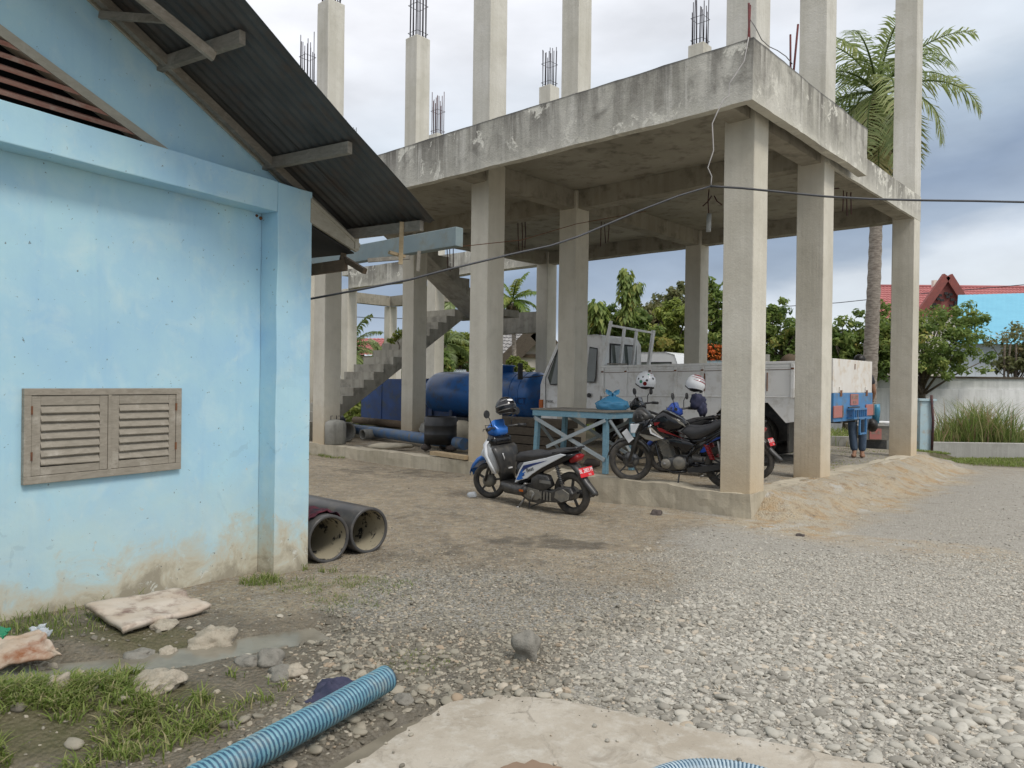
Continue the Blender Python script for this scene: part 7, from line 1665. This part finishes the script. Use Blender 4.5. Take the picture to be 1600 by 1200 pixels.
for k in range(14):
    x_, y_ = 1478 + random.uniform(-22, 22), 0; lim = 440 + abs(x_ - 1478) * 1.5; y_ = random.uniform(lim + 6, 488); p = at(x_, y_, 49.9)
    M().box(p.x - .12, p.x + .12, p.y - .06, p.y + .01, p.z - .08, p.z + .08).build('carving_shade_block', 'dark', rh)  # solid near-black blocks imitate shaded holes in the carving
q0, q1_ = at(1436, 494, 50.2), at(1516, 494, 50.2); M().add([tuple(q0), tuple(q1_), (q1_.x, q1_.y, 0), (q0.x, q0.y, 0), (q0.x, q0.y + 5, q0.z), (q1_.x, q1_.y + 5, q1_.z)], [(0, 1, 2, 3), (0, 1, 5, 4)]).build('porch_wall', 'cream', rh)
M().bar(at(1460, 448, 58), at(1460, 438, 58), .3, .3).build('chimney', 'cream', rh)
# pale gabled house seen under the deck
ph = thing('cream_house', 'cream gabled house with dark barge boards and grey tiled roof seen under the deck', 'house', at(815, 570, 42))
A_, B_, C_ = at(792, 566, 42), at(868, 560, 42), at(838, 522, 42)
M().add([(A_.x, A_.y, 0), (B_.x, B_.y, 0), tuple(B_), tuple(C_), tuple(A_), (A_.x, A_.y + 6, 0), (B_.x, B_.y + 6, 0), tuple(B_ + Vector((0, 6, 0))), tuple(C_ + Vector((0, 6, 0))), tuple(A_ + Vector((0, 6, 0)))],
        [(0, 1, 2, 3, 4), (5, 6, 7, 8, 9), (0, 1, 6, 5), (1, 2, 7, 6), (4, 0, 5, 9)]).build('wall', 'cream', ph)
M().bar(at(787, 570, 41.6), at(839, 517, 41.6), .9, .35, up=(0, 1, 0)).build('barge_board', 'wood_dark', ph); M().bar(at(838, 517, 41.6), at(880, 562, 41.6), .9, .35, up=(0, 1, 0)).build('barge_board', 'wood_dark', ph)
tiled('roof', at(760, 505, 50), at(826, 507, 46), at(794, 566, 41.7), at(745, 560, 44), 12, 20, 'greytile', ph, .06)
M().bar(at(802, 556, 41.9), at(868, 556, 41.9), .15, .18).build('trim', 'wood_brown', ph)
# red roofed house left, tin shed, pink wall
r1 = thing('red_roofed_house', 'small red roofed house seen between the left columns', 'house', at(585, 560, 46))
tiled('roof', at(552, 529, 49), at(600, 529, 49), at(612, 556, 45), at(560, 556, 45), 8, 16, 'roofred', r1)
p, q = at(562, 556, 45.4), at(612, 556, 45.4); M().add([tuple(p), tuple(q), (q.x, q.y, 0), (p.x, p.y, 0), (q.x, q.y + 4, q.z), (q.x, q.y + 4, 0)], [(0, 1, 2, 3), (1, 4, 5, 2)]).build('wall', 'cream', r1)
p, q = at(540, 566, 40), at(562, 566, 40); M().box(p.x, q.x, p.y, p.y + .2, 0, 3.0).build('side_wall', 'siding', r1)
r2 = thing('tin_shed', 'low tin roofed shed behind the blue tank', 'shed', at(712, 590, 34))
tiled('roof', at(693, 577, 36), at(728, 578, 36), at(732, 596, 33), at(702, 596, 33), 4, 24, 'siding', r2, .03); p, q = at(690, 580, 35.8), at(704, 597, 33.2)
M().add([tuple(p), tuple(q), (q.x, q.y, 0), (p.x, p.y, 0)], [(0, 1, 2, 3)]).build('side_wall', 'roofred', r2); p = at(732, 597, 33.2); M().add([tuple(q), tuple(p), (p.x, p.y, 0), (q.x, q.y, 0)], [(0, 1, 2, 3)]).build('front_wall', 'cream', r2)
r3 = thing('brick_house', 'distant house with an orange red roof above the tin shed', 'house', at(716, 565, 60)); tiled('roof', at(712, 554, 62), at(728, 553, 62), at(735, 562, 58), at(704, 562, 58), 4, 10, 'flower', r3)
p, q = at(700, 562, 58.5), at(735, 562, 58.5); M().add([tuple(p), tuple(q), (q.x, q.y, 0), (p.x, p.y, 0)], [(0, 1, 2, 3)]).build('wall', 'gablered', r3)

# ------------------------------------------------------------------ trees
def leaves(name, cen, C_, rads, nper, size, mat, parent, shade=0.):
    """leaf-sized faces gathered in clumps; cen: clump centres (k,3), rads their radii"""
    k = len(C_); n = k * nper; c = np.repeat(np.asarray(C_), nper, 0); r = np.repeat(np.asarray(rads), nper)
    d = rng.normal(size=(n, 3)); d /= np.linalg.norm(d, axis=1)[:, None]; rr = r * rng.random(n) ** .42
    P_ = c + d * rr[:, None] * np.array([1, 1, .72]); 
    nrm = d * .6 + rng.normal(size=(n, 3)) * .5 + np.array([0, 0, .5]); nrm /= np.linalg.norm(nrm, axis=1)[:, None]
    t = np.cross(nrm, rng.normal(size=(n, 3))); t /= np.linalg.norm(t, axis=1)[:, None]; b_ = np.cross(nrm, t); s = size * rng.uniform(.6, 1.35, n)[:, None]
    V = np.stack([P_ - t * s, P_ + b_ * s * .42 + nrm * s * .1, P_ + t * s, P_ - b_ * s * .42 + nrm * s * .1], 1)
    lc = np.clip(np.repeat(rng.normal(.45, .17, k), nper) + rng.normal(0, .13, n), 0, 1)
    o = npmesh(name, V.reshape(-1, 3) - np.asarray(cen), np.arange(n * 4).reshape(n, 4), mat, dict(lc=np.repeat(lc, 4)), parent=parent); o['kind'] = 'stuff'; del o['kind']
    return o
def tree(name, label, cat, base, crowns, mat, leafs=5200, lsize=.13, clumps=90, trunk=.16, lean=(0, 0), grp='trees beyond the yard', zb=None):
    """crowns: list of (px, py, Y, rx, rz) ellipsoids given where they stand"""
    base = Vector(base); root = thing(name, label, cat, base, grp); Cs = []; rs = []; tops = []
    for (cx, cy, Yd, rx, rz_) in crowns:
        c = at(cx, cy, Yd); tops.append((c, rx, rz_)); k = int(clumps * rx * rz_ / sum(q[3] * q[4] for q in crowns)) + 4
        d = rng.normal(size=(k, 3)); d /= np.linalg.norm(d, axis=1)[:, None]; q = rng.random(k) ** .45 * rng.uniform(.85, 1.2, k)
        P_ = np.array(c) + d * q[:, None] * np.array([rx, rx * .8, rz_]); Cs.append(P_); rs.append(rng.uniform(.12, .30, k) * (rx + rz_) / 2 + .06)
    Cs = np.concatenate(Cs); rs = np.concatenate(rs); keep = Cs[:, 2] > .3; Cs, rs = Cs[keep], rs[keep]
    leaves('crown', base, Cs, rs, max(10, int(leafs / len(Cs))), lsize, mat, root)
    tr_ = M(); h = min(q[0].z - q[2] * .3 for q in tops); top = Vector((base.x + lean[0], base.y + lean[1], max(.6, h)))
    tr_.tube([base - Vector((0, 0, .1)), base.lerp(top, .5) + Vector((.04, .02, 0)), top], [trunk, trunk * .8, trunk * .6], 10)
    tr_.build('trunk', 'bark', root)
    li = M()
    for _ in range(min(26, len(Cs) // 4)):
        c = Vector(Cs[rng.integers(len(Cs))]); s_ = base.lerp(top, random.uniform(.6, 1.)); mid_p = s_.lerp(c, .5) + Vector((random.uniform(-.1, .1), 0, random.uniform(0, .25)))
        li.tube([s_, mid_p, c], [trunk * .35, trunk * .2, .012], 6)
    li.build('limb', 'bark', root); return root
def gp(x, y, Yd): p = at(x, y, Yd); return (p.x, p.y, 0.)
tree('tree', 'bushy green tree hanging over the white wall right of the rearmost column', 'tree', gp(1440, 600, 26.5), [(1445, 528, 26, 1.7, 1.0), (1400, 520, 26, 1.1, 1.0), (1400, 555, 25.6, 1.0, .8), (1500, 505, 26, 1.1, .75), (1495, 560, 26, 1.0, .6), (1450, 575, 25.3, .9, .45), (1425, 497, 26.4, .5, .5)], 'leaf_green', 11500, .085, 200, .15)
tree('tree', 'sparse olive tree with bare stems at the right edge', 'tree', gp(1585, 600, 28), [(1590, 550, 28, 1.3, .75), (1570, 570, 28, .8, .35), (1625, 540, 28, 1.2, .9)], 'leaf_grey', 3600, .09, 80, .07)
for i, (x, l) in enumerate(((1569, .0), (1574, .1), (1587, 0))):
    p = at(x, 588, 27.6); o = M().tube([(p.x, p.y, 0), (p.x + l * .3, p.y, 2.6), (p.x + l, p.y, 3.3)], .035, 6).build('thin_stem', 'bark', None); own(o, (p.x, p.y, 0)); tag(o, ['leftmost of the three thin bare stems above the white wall', 'middle one of the three thin bare stems above the white wall', 'rightmost of the three thin bare stems above the white wall'][i], 'sapling')
tree('tree', 'green bushy tree just left of the tall palm trunk', 'tree', gp(1322, 600, 26), [(1322, 525, 26, .95, .8), (1300, 548, 26, .8, .7), (1345, 552, 25.8, .7, .7), (1375, 515, 26.5, .6, .9), (1378, 565, 26, .6, .55)], 'leaf_green', 7600, .10, 120, .12)
tree('tree', 'green tree between the corner column and its right neighbour', 'tree', gp(1215, 600, 28), [(1222, 522, 28, 1.0, 1.25), (1205, 550, 28, 1.2, 1.0), (1195, 495, 28, .5, .8), (1262, 545, 28.5, 1.0, .9)], 'leaf_green', 8200, .10, 130, .14)
tree('tree', 'tall bright green tree right of the slim rear column', 'tree', gp(1122, 600, 30), [(1120, 470, 30, .75, 1.1), (1125, 520, 30, 1.0, 1.3), (1100, 555, 30, 1.0, .8), (1135, 555, 30, .9, .8)], 'leaf_green', 7600, .12, 120, .14)
tree('tree', 'yellow green tree left of the slim rear column', 'tree', gp(1045, 600, 29), [(1045, 520, 29, .9, 1.0), (1060, 495, 29, .7, .8), (1030, 545, 29, 1.0, .8)], 'leaf_yellow', 6200, .12, 100, .13)
tree('tree', 'airy olive green tree whose thin top shows sky behind the truck rack', 'tree', gp(1010, 600, 31), [(1030, 485, 31, 1.3, .8), (1060, 460, 31, .55, .6), (1000, 500, 31, 1.1, .7)], 'leaf_grey', 4300, .11, 100, .12)
tree('tree', 'low green shrub tree over the truck cab roof', 'tree', gp(955, 600, 27), [(950, 510, 27, .95, .75), (975, 505, 27, .9, .8), (935, 525, 27, .7, .7), (990, 530, 27, 1.0, .7)], 'leaf_green', 7600, .11, 110, .1)
def spiky(name, label, pts, Yd, base, sz, cnt=220):
    """upright shoot with large hanging leaves"""
    root = thing(name, label, 'tree', base, 'leafy shoots above the truck cab'); base = Vector(base); path = [at(x, y, Yd) for x, y in pts]
    M().tube([base] + path, [.06] + [.035] * (len(path) - 1) + [.01], 6).build('stem', 'bark', root)
    n = cnt; idx_ = rng.integers(1, len(path), n); V = []; lc = []
    for i in range(n):
        a = path[idx_[i] - 1].lerp(path[idx_[i]], rng.random()); d = Vector((rng.normal(), rng.normal(), rng.normal() * .2)).normalized(); p_ = a + d * (sz * rng.uniform(.1, .55)); q_ = p_ + d * (sz * .32) + Vector((0, 0, -sz * rng.uniform(.35, .7))); s_ = d.cross(Vector((0, 0, 1))).normalized() * sz * .15
        m_ = (p_ + q_) / 2 + Vector((0, 0, .05)); V += [p_, m_ + s_, q_, m_ - s_]; lc += [min(1, max(0, rng.normal(.55, .2)))] * 4
    npmesh('foliage', np.array([tuple(Vector(v) - base) for v in V]), np.arange(n * 4).reshape(n, 4), 'leaf_green', dict(lc=lc), parent=root); return root
spiky('leafy_shoot', 'tallest slender leafy shoot rising above the truck cab', [(975, 470), (977, 447), (978, 433), (978, 420)], 26, gp(975, 600, 26), .42, 300)
spiky('leafy_shoot', 'second slender leafy shoot leaning right of the tallest one', [(975, 500), (985, 472), (992, 452), (996, 441)], 26, gp(978, 600, 26), .42, 320)
spiky('leafy_shoot', 'short leafy shoot at the left, beside the interior column', [(938, 510), (935, 485), (930, 472)], 26, gp(940, 600, 26), .55, 260)
p = at(1120, 548, 27); fl = thing('flowering_shrub', 'shrub with orange red flowers behind the truck bed', 'shrub', (p.x, p.y, 0)); Cs = np.array([at(1112 + rng.uniform(-8, 16), rng.uniform(540, 566), 27) for _ in range(26)])
leaves('flower', (p.x, p.y, 0), Cs, np.full(26, .16), 26, .05, 'flower', fl); Cs = np.array([at(1110 + rng.uniform(-10, 22), rng.uniform(535, 585), 27.2) for _ in range(40)]); leaves('foliage', (p.x, p.y, 0), Cs, np.full(40, .3), 60, .08, 'leaf_dark', fl)
M().tube([(p.x, p.y, 0), (p.x, p.y, 2.6)], .06, 8).build('trunk', 'bark', fl)
tree('tree', 'bright green tree behind the tin shed', 'tree', gp(718, 600, 38), [(720, 540, 38, 1.0, .95), (712, 555, 38, .7, .6)], 'leaf_yellow', 3600, .13, 60, .1)
tree('shrub', 'dark hedge below the distant orange roof', 'shrub', gp(715, 600, 44), [(715, 572, 44, 1.2, .5), (705, 570, 44, .6, .5)], 'leaf_dark', 2400, .12, 50, .08)
tree('shrub', 'green hedge right behind the tank, left of the tin shed', 'shrub', gp(693, 600, 34), [(692, 565, 34, .35, .9), (694, 585, 34, .4, .8)], 'leaf_green', 2400, .10, 40, .06)
tree('shrub', 'young green bush behind the manhole of the blue tank', 'shrub', gp(808, 600, 33), [(806, 568, 33, .45, .35), (818, 574, 33, .5, .25)], 'leaf_yellow', 1500, .11, 30, .04)
tree('shrub', 'yellow green bush under the stairs', 'shrub', gp(556, 640, 24), [(556, 640, 24, .55, .45), (556, 655, 23.6, .5, .35), (552, 625, 24, .35, .3)], 'leaf_yellow', 2600, .08, 50, .04)
tree('shrub', 'small potted plant on the stair steps', 'plant', tuple(at(622, 548, 19.5)), [(618, 528, 19.5, .12, .16), (622, 520, 19.5, .10, .14), (612, 533, 19.5, .1, .08)], 'leaf_yellow', 260, .05, 12, .012, grp=None)
tree('tree', 'dark green tree mass far left behind the columns', 'tree', gp(500, 600, 45), [(500, 545, 45, 3.2, 1.6), (440, 540, 45, 3, 2), (350, 540, 47, 3.5, 2.2)], 'leaf_dark', 6500, .2, 90, .2)
tree('tree', 'wide tree mass beyond the white wall, right of the picture edge', 'tree', gp(1720, 600, 40), [(1720, 540, 40, 3.5, 2.2), (1800, 520, 42, 3.5, 2.6)], 'leaf_green', 5000, .2, 80, .2)
# a far tree line closes the horizon
fb = []; fr2 = []
for i in range(380):
    az = rng.uniform(-.95, .95); D = rng.uniform(70, 95); fb.append((D * math.sin(az), D * math.cos(az), rng.uniform(.4, 3.6))); fr2.append(rng.uniform(1., 2.2))
fo = leaves('far_tree_line', (0, 0, 0), np.array(fb), np.array(fr2), 60, .42, 'leaf_dark', None); tag(fo, 'far off line of dark trees on the horizon', 'tree line', kind='stuff')

# ------------------------------------------------------------------ palms
def palm(label, base, top, tr0, tr1, nf, Lf, mat, ages=(-.9, 1.2), spread_=.0, seed=1, leafw=.045, drop=1.1, grp='coconut palms'):
    r_ = np.random.default_rng(seed); base, top = Vector(base), Vector(top); root = thing('palm_tree', label, 'palm', base, grp)
    n = 26; path = []; b = M(); vs = []
    for i in range(n * 2 + 1):
        t = i / (n * 2); c = base.lerp(top, t) + Vector((math.sin(t * 2.4) * .12 - t * .08, 0, 0)); R_ = tr0 + (tr1 - tr0) * t ** .6 + (.012 if i % 2 else -.004) + (.06 * max(0, 1 - t * 12))
        path.append(c); vs.append(R_)
    b.tube(path, vs, 14); b.build('trunk', 'palmbark', root)
    ga_ = 2.39996
    for k in range(nf):
        az = k * ga_ + r_.uniform(-.25, .25); el = ages[1] + (ages[0] - ages[1]) * (k / (nf - 1)) ** .85 + r_.uniform(-.1, .1); L_ = Lf * r_.uniform(.85, 1.1) * (1.15 if k < 9 and Lf > 3 else 1)
        dh = Vector((math.cos(az), math.sin(az), 0)); m = 26; pts = []; p_ = top.copy() + Vector((0, 0, .1)); e = el
        for i in range(m + 1):
            pts.append(p_.copy()); e -= drop * (.5 + .65 * k / nf) * (1.5 / m) * (.35 + 1.4 * i / m); e = max(e, -1.45); p_ = p_ + (dh * math.cos(e) + Vector((0, 0, math.sin(e)))) * (L_ / m)
        fr_ = M(); fr_.tube(pts, [.035 * (1 - i / m) + .006 for i in range(m + 1)], 5); fo_ = fr_.build('frond_rib', mat, root)
        nl = 84 if Lf > 3 else 46; V = []; F_ = []; lc = []; hue = r_.uniform(.15, .75) + (.25 if el < -.4 else 0)
        sidev = dh.cross(Vector((0, 0, 1))).normalized(); tw = r_.uniform(-.4, .4)
        for i in range(nl):
            t = .16 + .83 * i / nl; a = pts[int(t * m)].lerp(pts[min(m, int(t * m) + 1)], t * m % 1); d = (pts[min(m, int(t * m) + 1)] - pts[int(t * m)]).normalized()
            ll = Lf * .27 * math.sin(math.pi * min(1, t * .82 + .14)) ** .7 * r_.uniform(.75, 1.1)
            for s_ in (-1, 1):
                up = Vector((0, 0, 1)); q_ = (sidev * s_ * r_.uniform(.65, 1.) + d * r_.uniform(.45, .8) + up * (r_.uniform(-.35, .25) + tw * s_)).normalized()
                w_ = d.cross(q_).cross(q_).normalized() * leafw * .5; mpt = a + q_ * ll * .5 + Vector((0, 0, -ll * .06)); tip = a + q_ * ll * .93 + Vector((0, 0, -ll * r_.uniform(.22, .45)))
                o = len(V); V += [a - w_ * .5, a + w_ * .5, mpt + w_, mpt - w_, tip]; F_ += [(o, o + 1, o + 2), (o, o + 2, o + 3), (o + 3, o + 2, o + 4)]; lc += [min(1, max(0, hue + r_.normal(0, .1)))] * 5
        fx = npmesh('leaflet_row', np.array([tuple(v - base) for v in V]), np.array(F_), mat, dict(lc=lc), parent=fo_)
    cr2 = M()
    for k in range(7): a = k * .9; cr2.blob((top.x + .22 * math.cos(a), top.y + .22 * math.sin(a), top.z - .25 + .06 * math.sin(k * 2)), .10, .10, .13, k, 2, .1)
    cr2.build('coconut_cluster', 'wood_brown', root); return root
Yp = 21.; tb0 = at(1354, 600, Yp); tb0.z = 0; tt0 = at(1372, 150, Yp)
palm('tall coconut palm rising behind the rear right columns', (tb0.x, tb0.y, 0), tuple(tt0), .23, .14, 36, 2.9, 'leaf_palm', (-1.25, 1.52), seed=8, leafw=.045, drop=1.5)
def spalm(label, x, yc, Yd, Lf, nf, seed, mat='leaf_palmy', tr=.12, x0=None):
    t = at(x, yc, Yd); b0 = at(x0 or x, 600, Yd); palm(label, (b0.x, b0.y, 0), tuple(t), tr, tr * .7, nf, Lf, mat, (-.6, 1.35), seed=seed, leafw=.055)
spalm('young yellow green palm in front of the cream house', 801, 473, 33, 1.55, 15, 5)
spalm('small palm at the left, in front of the small red roofed house', 547, 545, 33, 1.9, 14, 6, 'leaf_palm')
spalm('drooping palm seen between the stairs and the landing', 697, 540, 36, 1.9, 13, 7, 'leaf_palm')
spalm('palm crown seen in the gap above the stair steps', 699, 462, 40, 2.0, 13, 8, 'leaf_palm')
spalm('little palm tip far behind the stair steps', 592, 556, 42, 1.5, 11, 9, 'leaf_palm')

# ------------------------------------------------------------------ cables
def cable(name, label, pts, r, mat, sag=0., n=10):
    b = M(); P_ = [at(*q) for q in pts]; path = []
    for i in range(len(P_) - 1):
        for j in range(n): t = j / n; q_ = P_[i].lerp(P_[i + 1], t); q_.z -= sag * 4 * t * (1 - t) * (P_[i + 1] - P_[i]).length; path.append(q_)
    path.append(P_[-1]); o = b.tube(path, r, 6).build(name, mat, None); own(o, P_[0]); return tag(o, label, 'cable')
cable('power_cable', 'black overhead cable sagging across the whole front of the building', [(430, 474, 7.4), (485, 467, 7.45), (570, 451, 7.5), (640, 437, 7.6), (700, 421, 7.7), (800, 397, 8.0), (860, 384, 8.2), (905, 369, 8.4), (1000, 329, 8.6), (1060, 306, 8.7), (1110, 291, 8.8)], .011, 'cable', 0, 4)
cable('power_cable', 'black twisted cable running from the wire knot to the right edge', [(1110, 291, 8.8), (1160, 294, 8.8), (1220, 300, 8.8), (1290, 307, 8.9), (1360, 311, 9.0), (1440, 313, 9.1), (1520, 314, 9.2), (1700, 318, 9.4)], .013, 'cable', 0, 4)
cable('tie_wire', 'pale kinked wire hanging from the deck edge down to the black cable', [(1170, 58, 8.85), (1163, 95, 8.82), (1147, 120, 8.8), (1140, 130, 8.8), (1139, 150, 8.8), (1131, 155, 8.8), (1122, 173, 8.8), (1113, 193, 8.8), (1115, 235, 8.8), (1106, 262, 8.8), (1112, 275, 8.8), (1111, 290, 8.8)], .0065, 'wire', 0, 2)
cable('tie_wire', 'thin grey wire from the corner bars to the second pair of bars', [(1172, 30, 9.2), (1180, 42, 9.2), (1190, 62, 9.3), (1202, 73, 9.4), (1215, 79, 9.6), (1228, 88, 9.8), (1238, 100, 9.9)], .006, 'steel', 0, 2)
cable('rusty_wire', 'thin rusty wire stretched from the second column into the bay', [(712, 386, 12.4), (815, 375, 12.6), (900, 350, 13.5), (1010, 330, 14.5)], .006, 'rustpatch', 0, 4)
cable('power_line', 'distant power line behind the trees at the right', [(930, 483, 60), (1100, 487, 60), (1310, 473, 60), (1440, 459, 58), (1620, 443, 55)], .03, 'cable', .001, 6)
cable('power_line', 'distant power line between the left columns', [(470, 492, 50), (600, 497, 50), (640, 498, 50), (800, 500, 50)], .025, 'cable', 0, 4)
